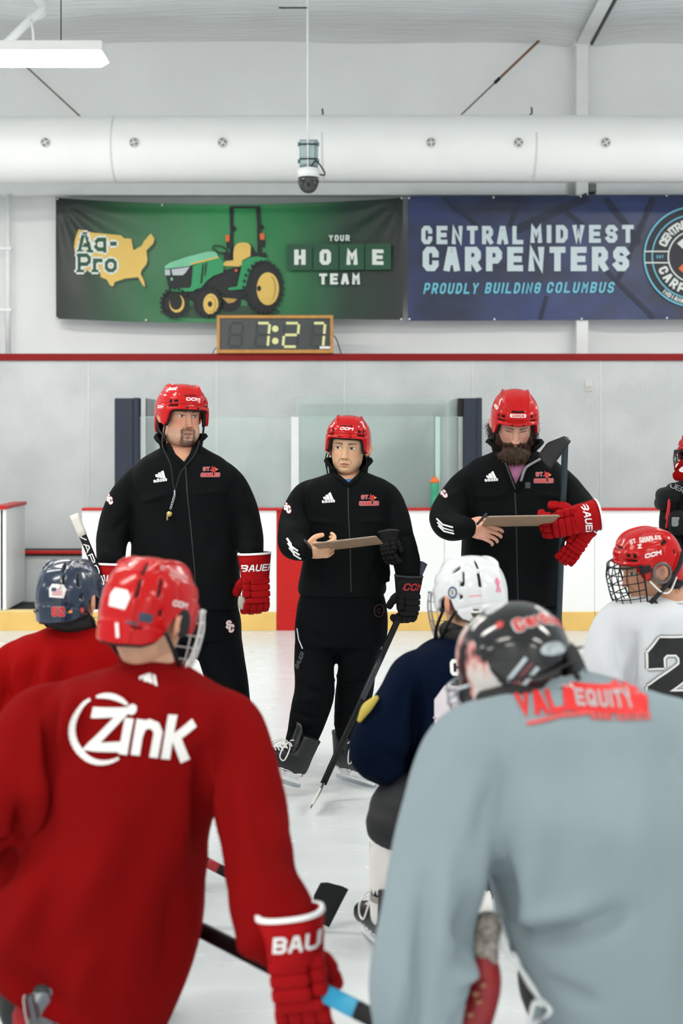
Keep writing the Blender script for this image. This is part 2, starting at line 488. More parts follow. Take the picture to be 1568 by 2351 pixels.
# upper wall and ceiling
ZC = P(0, 95, YU).z
def rumple(nx, nz, f):
    V = [f(i / (nx - 1), j / (nz - 1)) for j in range(nz) for i in range(nx)]; return np.array(V), grid_faces(nz, nx)
def wallf(u, v):
    x = -9 + 18 * u; z = 2.2 + (ZC + 0.1 - 2.2) * v
    col = abs(((x - P(1334, 0, YU).x + 2.6) % 5.2) - 2.6)
    d = 0.03 * noise.noise(Vector((x * 0.9, z * 0.5, 1))) + 0.012 * noise.noise(Vector((x * 3 + z * 2, z * 2.5, 5))) + 0.05 * math.exp(-(col / 0.16) ** 2)
    return (x, YU + 0.05 - d * 1.2, z)
wv = rumple(160, 60, wallf)
wb = obj('wall_back', wv, M_vinyl); st(wb)
slope = 0.055
def ceilf(u, v):
    x = -9 + 18 * u; y = YU + 0.1 - (YU + 7) * v
    col = abs(((x - P(1334, 0, YU).x + 2.6) % 5.2) - 2.6)
    z = ZC + slope * (YU - y) + 0.035 * noise.noise(Vector((x * 0.7, y * 2.2, 3))) + 0.012 * noise.noise(Vector((x * 1.5, y * 7, 9))) - 0.05 * math.exp(-(col / 0.35) ** 2)
    return (x, y, z)
st(obj('ceiling', rumple(120, 220, ceilf), M_ceil))
st(obj('wall_rear', box((-9, -7.2, 0), (9, -7.0, ZC + 1.3)), M_vinyl, smooth=False))

# steel frame: column with rafter, purlin, pipe, brace rods, roof tube
def thing1(name, VF, m, label, cat, group=None, smooth=False):
    return tag(obj(name, VF, m, None, smooth), label, cat, group)
xc = P(1334, 0, YU - 0.12).x
col_e = empty('steel_column', (xc, YU - 0.12, 0.15), 'white steel column against the wall behind the navy banner', 'column')
obj('shaft', box((xc - 0.058, YU - 0.2, 0.15), (xc + 0.058, YU - 0.06, ZC - 0.02), 0.006), M_wsteel, col_e, smooth=False)
obj('top_plate', box((xc - 0.075, YU - 0.23, ZC - 0.10), (xc + 0.075, YU - 0.05, ZC + 0.02), 0.006), M_wsteel, col_e, smooth=False)
for s in (-1, 1):
    for j in (0.03, 0.08): obj('bolt', sup((xc + s * 0.055, YU - 0.235, ZC - j), (0.008, 0.006, 0.008), n=8, m=5), M_steel, col_e)
def beam_box(a, b, w, h):
    a, b = Vector(a), Vector(b); d = (b - a).normalized(); r = d.cross(Vector((0, 0, 1)));
    r = r.normalized() if r.length > 1e-4 else Vector((1, 0, 0)); u = r.cross(d).normalized()
    V = [a + r * sx * w / 2 + u * sz * h / 2 for sx, sz in ((-1,-1),(1,-1),(1,1),(-1,1))] + [b + r * sx * w / 2 + u * sz * h / 2 for sx, sz in ((-1,-1),(1,-1),(1,1),(-1,1))]
    return np.array([tuple(v) for v in V]), [(0,1,2,3)[::-1], (4,5,6,7), (0,1,5,4), (1,2,6,5), (2,3,7,6), (3,0,4,7)]
raf = empty('roof_rafter', (xc, YU - 0.15, ZC), 'white steel roof rafter running from the column top towards the rink', 'beam')
zb = ZC - 0.02
obj('web', beam_box((xc, YU - 0.1, zb), (xc + 0.0, -6, zb + slope * (YU + 6)), 0.012, 0.14), M_wsteel, raf, smooth=False)
obj('flange', beam_box((xc, YU - 0.1, zb - 0.07), (xc, -6, zb - 0.07 + slope * (YU + 6)), 0.12, 0.012), M_wsteel, raf, smooth=False)
obj('conduit', tube([(xc + 0.09, YU - 0.2, zb - 0.06), (xc + 0.09, 5, zb - 0.06 + slope * (YU - 5))], 0.016, smooth=False), M_dkmetal, raf)
# purlin carrying the banners
zp0, zp1 = P(0, 449, YU - 0.1).z, P(0, 421, YU - 0.1).z
thing1('steel_beam', box((-9, YU - 0.14, zp0), (P(1302, 0, YU - .1).x, YU + 0.0, zp1), 0.006), M_wsteel, 'long white horizontal steel girt above the green banner, left of the column', 'beam')
thing1('steel_beam', box((P(1366, 0, YU - .1).x, YU - 0.14, zp0), (9, YU + 0.0, zp1), 0.006), M_wsteel, 'white horizontal steel girt above the navy banner, right of the column', 'beam')
cl = empty('beam_clip', (xc, YU - 0.1, zp0), 'pair of dark grey clips joining the girts to the column', 'bracket')
for s in (-1, 1): obj('clip', box((xc + s * 0.07, YU - 0.15, zp0 + 0.03), (xc + s * 0.145, YU - 0.02, zp1 - 0.01), 0.003), mat('clip_grey', (120, 124, 122), 0.5), cl, smooth=False)
xp = P(16, 0, YU - 0.2).x
pe = empty('wall_pipe', (xp, YU - 0.2, 2.3), 'thin white vertical pipe on the wall at the left edge', 'pipe')
obj('pipe', tube([(xp, YU - 0.15, zr1 - 0.02), (xp, YU - 0.15, zp0)], 0.028, n=12, smooth=False), M_wsteel, pe)
obj('pipe', tube([(xp - 0.09, YU - 0.15, zr1 - 0.02), (xp - 0.09, YU - 0.15, zp0)], 0.012, n=10, smooth=False), M_wsteel, pe)
for z in (2.9, 3.5): obj('pipe_clamp', box((xp - 0.11, YU - 0.185, z), (xp + 0.04, YU - 0.10, z + 0.03)), M_wsteel, pe, smooth=False)

M_rust = mat('rusty_rod', (122, 104, 92), 0.7, var=0.25, vscale=14)
r1 = empty('brace_rod', P(1055, 270, YU - 0.35), 'rusty diagonal brace rod under the ceiling near the column', 'rod')
a, b = P(1238, 93, YU - 0.1), P(1010, 310, YU - 0.16)
m_ = a.lerp(b, 0.42)
obj('sleeve', tube([a, m_], 0.013, smooth=False), mat('rust_brown', (140, 100, 76), 0.7, var=0.2), r1); obj('rod', tube([m_, b], 0.008, smooth=False), M_rust, r1)
obj('turnbuckle', tube([a.lerp(b, .40), a.lerp(b, .45)], 0.017, smooth=False), M_dkmetal, r1)
r2 = empty('brace_rod', P(180, 262, YU - 0.35), 'dark diagonal brace rod behind the ceiling lamp at left', 'rod')
a, b = P(5, 102, YU - 0.12), P(200, 282, YU - 0.16)
obj('rod', tube([a, b], 0.008, smooth=False), M_rust, r2); obj('sleeve', tube([a, a.lerp(b, 0.3)], 0.013, smooth=False), M_rust, r2)
tb = empty('roof_tube', P(-40, 150, 11.0), 'bent white roof strut tube in the upper left corner', 'strut')
obj('tube', tube([P(-60, 175, 11), P(60, 55, 11), P(95, 25, 11), P(92, 4, 11.1), P(60, -30, 11.2)], 0.033, n=14), M_wsteel, tb)
obj('cable', tube([P(60, 30, 10.95), P(75, 45, 10.93), P(100, 38, 10.94), P(104, 24, 10.95)], 0.004), M_white, tb)
obj('cable', tube([P(70, 45, 10.95), P(76, 75, 10.95), P(76, 115, 10.95)], 0.010), M_white, tb)
hooks = mat('hook_dark', (70, 74, 74), 0.6)
for (px, y0, y1) in ((1198, 12, 38), (236, 46, 62), (740, 258, 268), (1220, 255, 264)):
    zc = P(px, y0, YU - 0.3)
    tag(obj('ceiling_hook', tube([P(px, y0 - (40 if y0 < 100 else 8), YU - 0.25), P(px + 1, y0 + 4, YU - 0.28), P(px - 4, y1, YU - 0.3)], 0.009), hooks), {1198: 'small dark wire hook hanging from the ceiling right of centre', 236: 'small dark hook hanging from the ceiling above the lamp', 740: 'tiny grey hanger above the duct beside the camera rod', 1220: 'tiny grey hanger above the duct near the column'}[px], 'hook', 'hangers at the ceiling')

# ------------------------------------------------------------------ lamps: rows over the whole rink, one of them in view
M_lamp = mat('lamp_diffuser', (255, 250, 242), 0.5, var=0, emit=LAMP_POWER)
M_lhouse = mat('lamp_housing', (240, 240, 238), 0.4, var=0.02)
lx0, lz = P(236, 0, 10.0).x - 1.22, 1.74 + 860 * 10.0 / F
def lamp(x, y, z, label):
    e = empty('ceiling_lamp', (x, y, z), label, 'lamp', 'lamps over the rink')
    obj('housing', box((x - 1.22, y - 0.19, z + 0.03), (x + 1.22, y + 0.19, z + 0.10), 0.01), M_lhouse, e, smooth=False)
    V = [(x - 1.2, y - .18, z + .03), (x + 1.2, y - .18, z + .03), (x + 1.2, y + .18, z + .03), (x - 1.2, y + .18, z + .03), (x - 1.16, y - .13, z - .01), (x + 1.16, y - .13, z - .01), (x + 1.16, y + .13, z - .01), (x - 1.16, y + .13, z - .01)]
    obj('diffuser', (np.array(V), [(4,7,6,5), (0,4,5,1), (1,5,6,2), (2,6,7,3), (3,7,4,0)]), M_lamp, e, smooth=False)
    for s in (-1, 1): obj('hanger', tube([(x + s * 0.9, y, z + .1), (x + s * 0.9, y, ZC + slope * (YU - y) + 0.02)], 0.004, smooth=False), M_dkmetal, e)
    return e
for ry in (10.15, 6.4, 2.6, -1.2, -5.0):
    for kx in (-1, 0, 1):
        x = lx0 + 7.0 * kx
        if abs(x) > 10: continue
        lamp(x, ry, lz, 'long bright ceiling lamp hanging at the upper left' if (ry > 10 and kx == 0) else 'long ceiling lamp of the rows over the rink, out of the picture')

# ------------------------------------------------------------------ fabric air duct with nozzles
YD = 13.0; rD = 75 * YD / F; zD = P(0, 343, YD).z
M_duct = mat('duct_fabric', (246, 247, 246), 0.6, var=0.02, vscale=2, bump=0.12, bscale=3, bstretch=(4, 1, 1))
du = empty('air_duct', (0, YD, zD), 'big round white fabric air duct running along the wall', 'duct')
nx = 90; V = []; nth = 40
for i in range(nx):
    x = -9 + 18 * i / (nx - 1); rr = rD * (1 + 0.006 * noise.noise(Vector((x * 1.3, 0, 0)))); zz = zD + 0.012 * math.sin(x * 0.55 + 1.2)
    for j in range(nth):
        t = 2 * math.pi * j / nth; V.append((x, YD + rr * math.cos(t), zz + rr * math.sin(t)))
obj('duct_body', (np.array(V), grid_faces(nx, nth, True)), M_duct, du)
for px in (740, 266, 1222):
    x = P(px, 0, YD).x; obj('seam_band', loft([((x + d, YD, zD), (0, rD + 0.003, 0), (0, 0, rD + 0.003)) for d in (-0.008, 0.008)], 40), mat('duct_seam', (226, 228, 228), 0.6, var=0.01), du)
M_noz = mat('nozzle_grey', (158, 150, 142), 0.6)
for i, px in enumerate((105, 308, 511, 989, 1190, 1390, -98, 1592)):
    x = P(px, 0, YD - rD).x; c = Vector((x, YD - rD - 0.004, zD + 0.0))
    nz_ = obj('nozzle', loft([(c + Vector((0, 0.02, 0)), (0.048, 0, 0), (0, 0, 0.048)), (c - Vector((0, 0.02, 0)), (0.044, 0, 0), (0, 0, 0.044))], 20), M_wsteel, du)
    obj('nozzle_bowl', loft([(c - Vector((0, 0.021, 0)), (0.038, 0, 0), (0, 0, 0.038)), (c - Vector((0, 0.023, 0)), (0.036, 0, 0), (0, 0, 0.036))], 18), M_noz, nz_)
    a0 = random.uniform(0, 1.5)
    for q in (a0, a0 + math.pi / 2):
        d = Vector((math.cos(q), 0, math.sin(q))) * 0.038; obj('nozzle_vane', tube([c - d - Vector((0, .026, 0)), c + d - Vector((0, .026, 0))], 0.005, smooth=False), M_wsteel, nz_)

# ------------------------------------------------------------------ dome camera on a rod
YC = 11.6; cx = P(708, 0, YC).x
ca = empty('security_camera', (cx, YC, P(0, 444, YC).z), 'black dome security camera hanging from a thin ceiling rod', 'camera')
s_ = YC / F
obj('rod', tube([(cx - 1 * s_, YC, P(0, 395, YC).z), (cx - 3 * s_, YC, ZC + slope * (YU - YC))], 0.009, n=10, smooth=False), M_wsteel, ca)
obj('ceiling_bracket', box(P(640, 14, YC) - Vector((0, .02, 0)), P(706, 18, YC) + Vector((0, .02, 0))), M_seam, ca, smooth=False)
zt, zbx = P(0, 318, YC).z, P(0, 380, YC).z
jb = obj('junction_box', box((cx - 21 * s_, YC + 0.02, zbx), (cx + 22 * s_, YC + 0.12, zt), 0.012), mat('box_grey', (150, 170, 172), 0.5), ca)
obj('box_lid', box((cx - 18 * s_, YC + 0.005, zbx + .012), (cx + 14 * s_, YC + 0.03, zt - .012), 0.008), mat('box_lid', (166, 186, 188), 0.5), jb)
for zz in (zt - 0.05, zbx + 0.05): obj('band', box((cx - 20 * s_, YC - 0.012, zz), (cx + 20 * s_, YC + 0.01, zz + 0.008)), M_dkmetal, jb, smooth=False)
for s in (-1, 1):
    for zz in (zt - 0.04, zbx + 0.04): obj('latch', box((cx + s * 23 * s_ - .006, YC + 0.0, zz - .012), (cx + s * 23 * s_ + .006, YC + 0.06, zz + .012), .002), mat('latch_grey', (110, 130, 132), 0.5), jb, smooth=False)
zc1, zc2, zc3 = P(0, 388, YC).z, P(0, 408, YC).z, P(0, 444, YC).z
rc = 26 * s_
obj('collar', loft([((cx, YC, zc1 + .012), (rc * .5, 0, 0), (0, rc * .5, 0)), ((cx, YC, zc1), (rc * .96, 0, 0), (0, rc * .96, 0)), ((cx, YC, zc2), (rc, 0, 0), (0, rc, 0))], 28), M_whitepl, ca)
R_ = []
for k in range(9):
    a = k / 8 * math.pi / 2; R_.append(((cx, YC, zc2 - (zc2 - zc3) * math.sin(a)), (rc * .95 * max(math.cos(a) ** .8, .04), 0, 0), (0, rc * .95 * max(math.cos(a) ** .8, .04), 0)))
dm = obj('dome', loft(R_, 28), mat('dome_black', (12, 13, 15), 0.08, coat=1), ca)
for (dx, dz) in ((-.05, .45), (.05, .4), (0, .75)): obj('lens', sup((cx + dx, YC - rc * .78, zc2 - (zc2 - zc3) * dz), (.011, .006, .011), n=10, m=6), mat('lens_glass', (70, 74, 80), 0.1), dm)
obj('cable', tube([(cx + .02, YC - .02, zc1 + .01), (cx + .06, YC - .03, zc1 + .06), (cx + .12, YC - .02, zc1 - .01), (cx + .13, YC, zc2 + .02), (cx + .08, YC, zc2 + .03)], 0.006), M_strap, ca)

# ------------------------------------------------------------------ dasher boards with kick plate and cap
zk, zbt = P(0, 1405, YB).z, P(0, 1169, YB).z
bd = st(obj('wall_boards', box((P(188, 0, YB).x, YB + 0.03, 0.0), (9, YB + 0.10, zbt - 0.02)), M_seam, smooth=False))
edges = [188, 635, 718, 1020, 1365, 1710, 2060, 2410, 2760, 3100]
for a, b in zip(edges[:-1], edges[1:]):
    xa, xb = P(a, 0, YB).x, P(b, 0, YB).x
    red = a == 635
    obj('board_panel', box((xa + 0.0015, YB, zk), (xb - 0.0015, YB + 0.06, zbt - 0.01), 0.002), M_capred if red else M_board, bd, smooth=False)
    obj('kick_plate', box((xa + 0.0015, YB - 0.012, 0.0), (xb - 0.0015, YB + 0.06, zk), 0.003), M_capred if red else M_yellow, bd, smooth=False)
    obj('cap_rail', box((xa, YB - 0.02, zbt - 0.012), (xb, YB + 0.12, zbt + 0.010), 0.006), M_capred, bd, smooth=False)
kl = st(obj('wall_sill', box((-9, YB - 0.012, 0.0), (P(188, 0, YB).x - .002, YB + 0.10, zk), 0.003), M_yellow, smooth=False))
obj('sill_edge', box((-9, YB - 0.013, zk), (P(188, 0, YB).x - .002, YB + 0.10, zk + 0.012), 0.003), mat('sill_cream', (238, 214, 150), 0.5), kl, smooth=False)
# open gate at the left edge
g1, g2 = P(14, 0, YB).x, P(47, 0, YB + 0.72).x
dr = st(obj('door_1', box((-4.6, YB + 0.0, zk + 0.02), (g1 - 0.03, YB + 0.05, zbt)), M_board, smooth=False))
ga = empty('gate', (g1, YB + 0.05, zk), 'open white gate of the boards with red cap at the left edge', 'gate')
obj('leaf', box((g1 - 0.05, YB, zk + 0.015), (g1, YB + 0.75, zbt), 0.004), M_board, ga, smooth=False)
obj('cap', box((g1 - 0.11, YB - 0.03, zbt), (g1 + 0.012, YB + 0.77, zbt + 0.03), 0.006), M_capred, ga, smooth=False)
obj('front_cap', box((-4.6, YB - 0.02, zbt), (g1 - 0.05, YB + 0.09, zbt + 0.03), 0.006), M_capred, dr, smooth=False)
# bench along the plate wall inside the boxes
zs = P(0, 1264, YW - 0.4).z
be = empty('bench', (-2.4, YW - 0.2, 0.15), 'bench along the grey plate wall with a red front edge, seen through the open gate', 'bench')
obj('seat', box((-4.6, YW - 0.4, zs - 0.05), (1.0, YW - 0.005, zs - 0.012), 0.004), M_rubber, be, smooth=False)
obj('front_edge', box((-4.6, YW - 0.415, zs - 0.03), (1.0, YW - 0.38, zs), 0.005), M_capred, be, smooth=False)
obj('front_panel', box((-4.6, YW - 0.37, 0.15), (1.0, YW - 0.36, zs - 0.05)), M_plate, be, smooth=False)

# ------------------------------------------------------------------ glass round the timekeeper's box, pads, posts
def glass_nodes(nt, N, L, b):
    tr = N.new('ShaderNodeBsdfTransparent'); tr.inputs[0].default_value = (0.955, 0.985, 0.978, 1)
    gl = N.new('ShaderNodeBsdfGlossy'); gl.inputs['Roughness'].default_value = 0.02
    df = N.new('ShaderNodeBsdfDiffuse'); df.inputs[0].default_value = (0.88, 0.97, 0.95, 1)
    fr = N.new('ShaderNodeFresnel'); fr.inputs[0].default_value = 1.3
    m1 = N.new('ShaderNodeMixShader'); m1.inputs[0].default_value = 0.10; L.new(tr.outputs[0], m1.inputs[1]); L.new(df.outputs[0], m1.inputs[2])
    m2 = N.new('ShaderNodeMixShader'); L.new(fr.outputs[0], m2.inputs[0]); L.new(m1.outputs[0], m2.inputs[1]); L.new(gl.outputs[0], m2.inputs[2])
    L.new(m2.outputs[0], N['Material Output'].inputs[0])
M_glass = node_mat('box_glass', glass_nodes)
M_gedge = mat('glass_edge', (190, 214, 206), 0.2, var=0.02)
M_pad = mat('navy_pad', (26, 36, 54), 0.6, var=0.05)
zg = P(0, 957, YB).z; zpad = P(0, 914, YB).z
gx = [(322, 667), (687, 998), (1012, 1060)]
labs = ['glass pane of the timekeeper box between the left navy pad and the white post', 'glass pane of the timekeeper box behind the middle coach, right of the white post', 'narrow glass pane next to the right navy pad']
for i, (a, b) in enumerate(gx):
    xa, xb = P(a, 0, YB).x, P(b, 0, YB).x
    g = tag(obj('safety_glass', box((xa + .004, YB + 0.04, zbt + .010), (xb - .004, YB + 0.052, zg)), M_glass, smooth=False), labs[i], 'glass', 'glass panes of the box')
    tp = obj('polished_edge', box((xa + .004, YB + 0.04, zg - 0.003), (xb - .004, YB + 0.052, zg + 0.002)), M_gedge, g, smooth=False)
    tp.matrix_parent_inverse = Matrix.Translation(-LOC[g.name])
for a, y0, lab in ((1003, 957, 'green-edged glass joint beside the right navy pad'),):
    xa = P(a, 0, YB).x
    thing1('glass_joint', box((xa - .012, YB + .035, zbt + .01), (xa + .03, YB + .06, zg)), mat('joint_green', (176, 204, 196), 0.15, var=0.04), lab, 'joint')
xa = P(677, 0, YB).x
thing1('glass_post', box((xa - 0.034, YB + 0.02, zbt + 0.01), (xa + 0.034, YB + 0.07, zg), 0.004), M_seam, 'white post between the glass panes, left of the middle coach', 'post')
# side glass of the box, running back to the plate wall, and the taller back pane
zg2 = P(0, 913, YW - 0.2).z
for px, lab in ((330, 'side glass of the timekeeper box behind the left coach'), (1052, 'side glass of the timekeeper box behind the right navy pad')):
    x = P(px, 0, YB).x
    tag(obj('safety_glass', box((x, YB + .12, zbt + .01), (x + .012, YW - .12, zpad)), M_glass, smooth=False), lab, 'glass', 'glass panes of the box')
tag(obj('safety_glass', box((P(679, 0, YW - .1).x, YW - .10, zbt), (P(1040, 0, YW - .1).x, YW - .088, zg2)), M_glass, smooth=False), 'taller glass pane at the back of the timekeeper box, behind the middle coach', 'glass', 'glass panes of the box')
for a, b, lab in ((263, 319, 'navy foam pad on the glass end behind the left coach'), (1064, 1107, 'navy foam pad on the glass end behind the right coach')):
    xa, xb = P(a, 0, YB).x, P(b, 0, YB).x
    e = empty('stanchion_pad', ((xa + xb) / 2, YB + 0.05, zbt), lab, 'pad')
    obj('foam_block', box((xa, YB - 0.01, zbt + 0.01), (xb - 0.05, YB + 0.11, zpad), 0.012), M_pad, e, smooth=False)
    obj('foam_block', box((xb - 0.055, YB + 0.0, zbt + 0.01), (xb, YB + 0.11, zpad + .004), 0.012), M_pad, e, smooth=False)
    obj('bracket', box((xa - 0.04 if a > 900 else xb, YB + 0.02, zpad - 0.16), (xa if a > 900 else xb + .01, YB + 0.06, zpad), 0.004), M_strap, e, smooth=False)
xs = P(1003, 0, YB + .04).x
thing1('sign_strip', box((xs - 0.014, YB + 0.072, P(0, 1084, YB).z), (xs + 0.014, YB + 0.078, P(0, 1026, YB).z)), M_whitepl, 'white plastic strip on the glass above the green bottle', 'strip')
# bottle on the boards
xb_ = P(998, 0, YB).x; rb = 10 * YB / F; z0 = zbt + 0.012; z1 = P(0, 1108, YB).z; z2 = P(0, 1094, YB).z
bo = empty('water_bottle', (xb_, YB - 0.0, z0), 'green water bottle with orange cap standing on the boards', 'bottle')
zz = lambda t: z0 + (z1 - z0) * t
obj('bottle_body', loft([((xb_, YB - .0, zz(t)), (rb * k, 0, 0), (0, rb * k, 0)) for t, k in ((0, .85), (.04, 1), (.3, 1), (.42, .88), (.52, .84), (.62, .9), (.7, 1), (.95, 1), (1, .9))], 20), mat('bottle_green', (52, 150, 116), 0.4), bo)
obj('cap', loft([((xb_, YB - .0, z1 + d), (rb * k, 0, 0), (0, rb * k, 0)) for d, k in ((0, 1), (.022, 1), (.028, .8), (.04, .4), (z2 - z1, .3))], 18), mat('cap_orange', (240, 112, 34), 0.4), bo)
# small plate on the wall
e = empty('wall_plate', P(1351, 890, YW), 'small white notice holder on the grey wall at right', 'plate')
p0, p1 = P(1342, 898, YW), P(1360, 873, YW)
obj('plate', box((p0.x, YW - .012, p0.z), (p1.x, YW - .001, p1.z), .003), mat('plate_white', (206, 208, 208), .5), e, smooth=False)
obj('print', box((p0.x + .01, YW - .014, p0.z + .015), (p1.x - .01, YW - .0125, p0.z + .05)), mat('plate_pink', (196, 188, 186), .5), e, smooth=False)
# ================================================================== banners and clock
YBN = YU - 0.22
def fit(s, x0, x1, y0, y1, st=0.2, sp=0.24, slant=0.0, wr=0.62):
    """lettering set between pixel rows y0 (top) and y1, pixel columns x0..x1 of the print"""
    h = y1 - y0; Q = text(s, h, wr, st, sp, slant); A = np.array([p for q in Q for p in q]); lo, hi = A[:, 0].min(), A[:, 0].max()
    k = (x1 - x0) / (hi - lo)
    return [[np.array([x0 + (p[0] - lo) * k, y1 - (p[1] + h / 2)]) for p in q] for q in Q]

def banner(name, label, x0, x1, top, bot, ripple, m, grom, nx=110, ny=34):
    e = empty(name, P((x0 + x1) / 2, bot(0.5), YBN), label, 'banner')
    V, Fs = [], grid_faces(ny, nx)
    for j in range(ny):
        for i in range(nx):
            u, v = i / (nx - 1), j / (ny - 1); px = x0 + (x1 - x0) * u; py = top(u) + (bot(u) - top(u)) * v
            V.append(tuple(P(px, py, YBN) + Vector((0, ripple(px, py), 0))))
    n = len(V); V += [(x, y + 0.004, z) for x, y, z in V]
    back = [tuple(k + n for k in f[::-1]) for f in Fs]
    obj('cloth', (np.array(V), Fs + back), m, e)
    for (px, py) in grom:
        c = P(px, py, YBN) + Vector((0, ripple(px, py) - 0.005, 0))
        obj('grommet', loft([(c, (.014, 0, 0), (0, 0, .014)), (c - Vector((0, .004, 0)), (.010, 0, 0), (0, 0, .010))], 12), M_steel, e)
    lay = [0.0]
    def put(pname, Q, mm, L=14):
        lay[0] += 0.0011; o = lay[0]
        return printed(pname, Q, lambda a, b: P(a, b, YBN) + Vector((0, ripple(a, b) - 0.003 - o, 0)), mm, e, L)
    return e, put

# --- green banner
def rip1(px, py):
    u, v = (px - 128) / 797, (py - 452) / 285
    d = 0.0
    for cx_, cy_, sg in ((128, 452, 1), (925, 452, 1)):
        r = math.hypot(px - cx_, py - cy_); a = math.atan2(py - cy_, abs(px - cx_)); d += 0.016 * math.exp(-r / 170) * math.sin(a * 16)
    d += 0.012 * math.exp(-(((py - 462 - 14 * math.sin(math.pi * max(0, min(1, u)))) / 9) ** 2)) * math.sin(math.pi * max(0, min(1, u)))
    d += 0.014 * math.sin(u * 5.2 + 0.8 * v) * (0.3 + v) + 0.005 * noise.noise(Vector((px * 0.02, py * 0.012, 0)))
    return d
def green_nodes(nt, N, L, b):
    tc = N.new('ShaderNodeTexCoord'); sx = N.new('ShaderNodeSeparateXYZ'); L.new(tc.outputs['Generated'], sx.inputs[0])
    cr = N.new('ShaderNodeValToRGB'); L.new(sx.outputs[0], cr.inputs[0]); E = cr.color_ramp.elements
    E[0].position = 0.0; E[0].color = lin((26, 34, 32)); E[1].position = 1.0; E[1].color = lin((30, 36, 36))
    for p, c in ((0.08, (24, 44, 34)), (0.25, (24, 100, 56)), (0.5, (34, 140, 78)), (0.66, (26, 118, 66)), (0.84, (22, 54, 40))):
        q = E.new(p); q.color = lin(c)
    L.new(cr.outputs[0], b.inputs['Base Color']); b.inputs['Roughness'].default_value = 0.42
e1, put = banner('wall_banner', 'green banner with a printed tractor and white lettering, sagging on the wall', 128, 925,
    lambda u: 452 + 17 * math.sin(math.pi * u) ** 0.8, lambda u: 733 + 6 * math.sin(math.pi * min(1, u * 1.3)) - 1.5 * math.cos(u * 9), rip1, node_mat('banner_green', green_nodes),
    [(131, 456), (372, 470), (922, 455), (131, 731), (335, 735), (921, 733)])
dk = mat('print_shadow', (22, 66, 42), .5, var=0); ye = mat('print_yellow', (226, 190, 96), .5, var=0.02); wh = mat('print_white', (226, 232, 228), .5, var=0)
tg1 = mat('print_green', (28, 150, 92), .5, var=0.05); tg2 = mat('print_lightgreen', (120, 200, 160), .5, var=0.08); bl = mat('print_black', (24, 27, 30), .6, var=0.1, vscale=30)
og = mat('print_orange', (232, 104, 34), .5, var=0); dkg = mat('print_darkgreen', (20, 78, 52), .5, var=0); grey = mat('print_grey', (190, 198, 204), .5, var=0.1)
ye2 = mat('print_ochre', (188, 150, 72), .5, var=0)
zm = lambda L_: [(100 + x * 0.5357, 430 + y * 0.5357) for x, y in L_]
us = zm([(150,180),(215,195),(330,205),(345,218),(375,220),(385,270),(420,250),(430,230),(452,205),(460,198),(475,220),(470,240),(440,270),(445,310),(440,330),(420,355),(415,370),(430,400),(435,425),(425,420),(405,385),(350,390),(320,400),(305,405),(297,425),(285,420),(270,395),(245,385),(240,360),(200,365),(160,340),(140,310),(130,255),(135,225)])
put('map_shadow', poly([(x + 5, y + 6) for x, y in us]), dk); put('map_print', poly(us), ye)
def slab(s, x0, x1, y0, y1, feet):
    a = fit(s, x0, x1, y0, y1, 0.20, 0.14, wr=.85)
    ft = [[np.array([x - w, y - 3]), np.array([x + w, y - 3]), np.array([x + w, y + 3]), np.array([x - w, y + 3])] for x, y, w in feet]
    return a + ft
def fatten(Q, w):
    return [q2 for q in Q for k in range(len(q)) for q2 in strip([q[k], q[(k + 1) % len(q)]], w)] + Q
for nm, s, ex in (('lettering', 'Ag-', (178, 268, 533, 580)), ('lettering', 'Pro', (178, 268, 582, 625))):
    ft = [(184, ex[3] - 3, 8), (206, ex[3] - 3, 8)] if s == 'Ag-' else [(184, 622, 9), (218, 622, 8), (184, 586, 8)]
    Q = slab(s, *ex, ft); put(nm, fatten(Q, 9), wh); put(nm, Q, dkg)
T = lambda L_: [(340 + x * 0.2168, 460 + y * 0.2169) for x, y in L_]
put('tractor_shadow', poly(T(circ(760, 1180, 640, 70))), dk)
tr = []
tr.append((T(circ(860, 1075, 125, 110)), bl)); tr.append((T([(780,1030),(945,1045),(910,1080),(850,1092)]), ye2))
tr.append((T(circ(285, 1090, 142, 152, rot=8)), bl)); tr.append((T(circ(305, 1092, 80, 96)), ye)); tr.append((T(circ(296, 1076, 66, 84)), bl))
tr.append((T([(220,950),(480,920),(600,880),(700,790),(800,740),(980,700),(1050,900),(1045,1060),(960,1040),(760,1020),(480,1070),(380,1010),(240,1000)]), bl))
tr.append((T([(860,78),(905,72),(903,330),(905,640),(866,640),(870,330)]), bl)); tr.append((T([(1142,72),(1190,76),(1196,300),(1206,580),(1160,580),(1155,250)]), bl)); tr.append((T([(866,62),(1186,62),(1188,84),(864,84)]), bl))
tr.append((T(circ(905, 302, 26, 30)), bl)); tr.append((T(circ(1200, 288, 26, 26)), bl)); tr.append((T([(830,440),(900,440),(900,512),(835,512)]), bl)); tr.append((T([(1195,420),(1240,420),(1240,500),(1195,500)]), bl))
tr.append((T([(822,370),(862,370),(862,440),(826,440)]), og)); tr.append((T([(1185,355),(1232,355),(1232,420),(1188,420)]), og))
tr.append((T([(1070,455),(1110,500),(1140,560),(1250,560),(1260,610),(1090,640)]), bl))
tr.append((T([(800,670),(830,645),(905,635),(905,560),(915,500),(945,462),(1000,448),(1060,455),(1090,490),(1085,595),(1000,640),(995,690),(960,705),(800,697)]), ye))
tr.append((T(circ(1222, 925, 205, 270)), bl)); tr.append((T(circ(1270, 940, 118, 174)), ye)); tr.append((T(circ(1300, 935, 60, 130)), ye2)); tr.append((T(circ(1262, 940, 78, 150)), ye)); tr.append((T(circ(1178, 937, 22, 30)), bl))
tr.append((T([(1000,650),(1080,610),(1160,598),(1270,622),(1265,640),(1180,650),(1120,690),(1075,770),(1050,860),(1030,942),(860,956),(848,932),(945,915),(985,740)]), tg1))
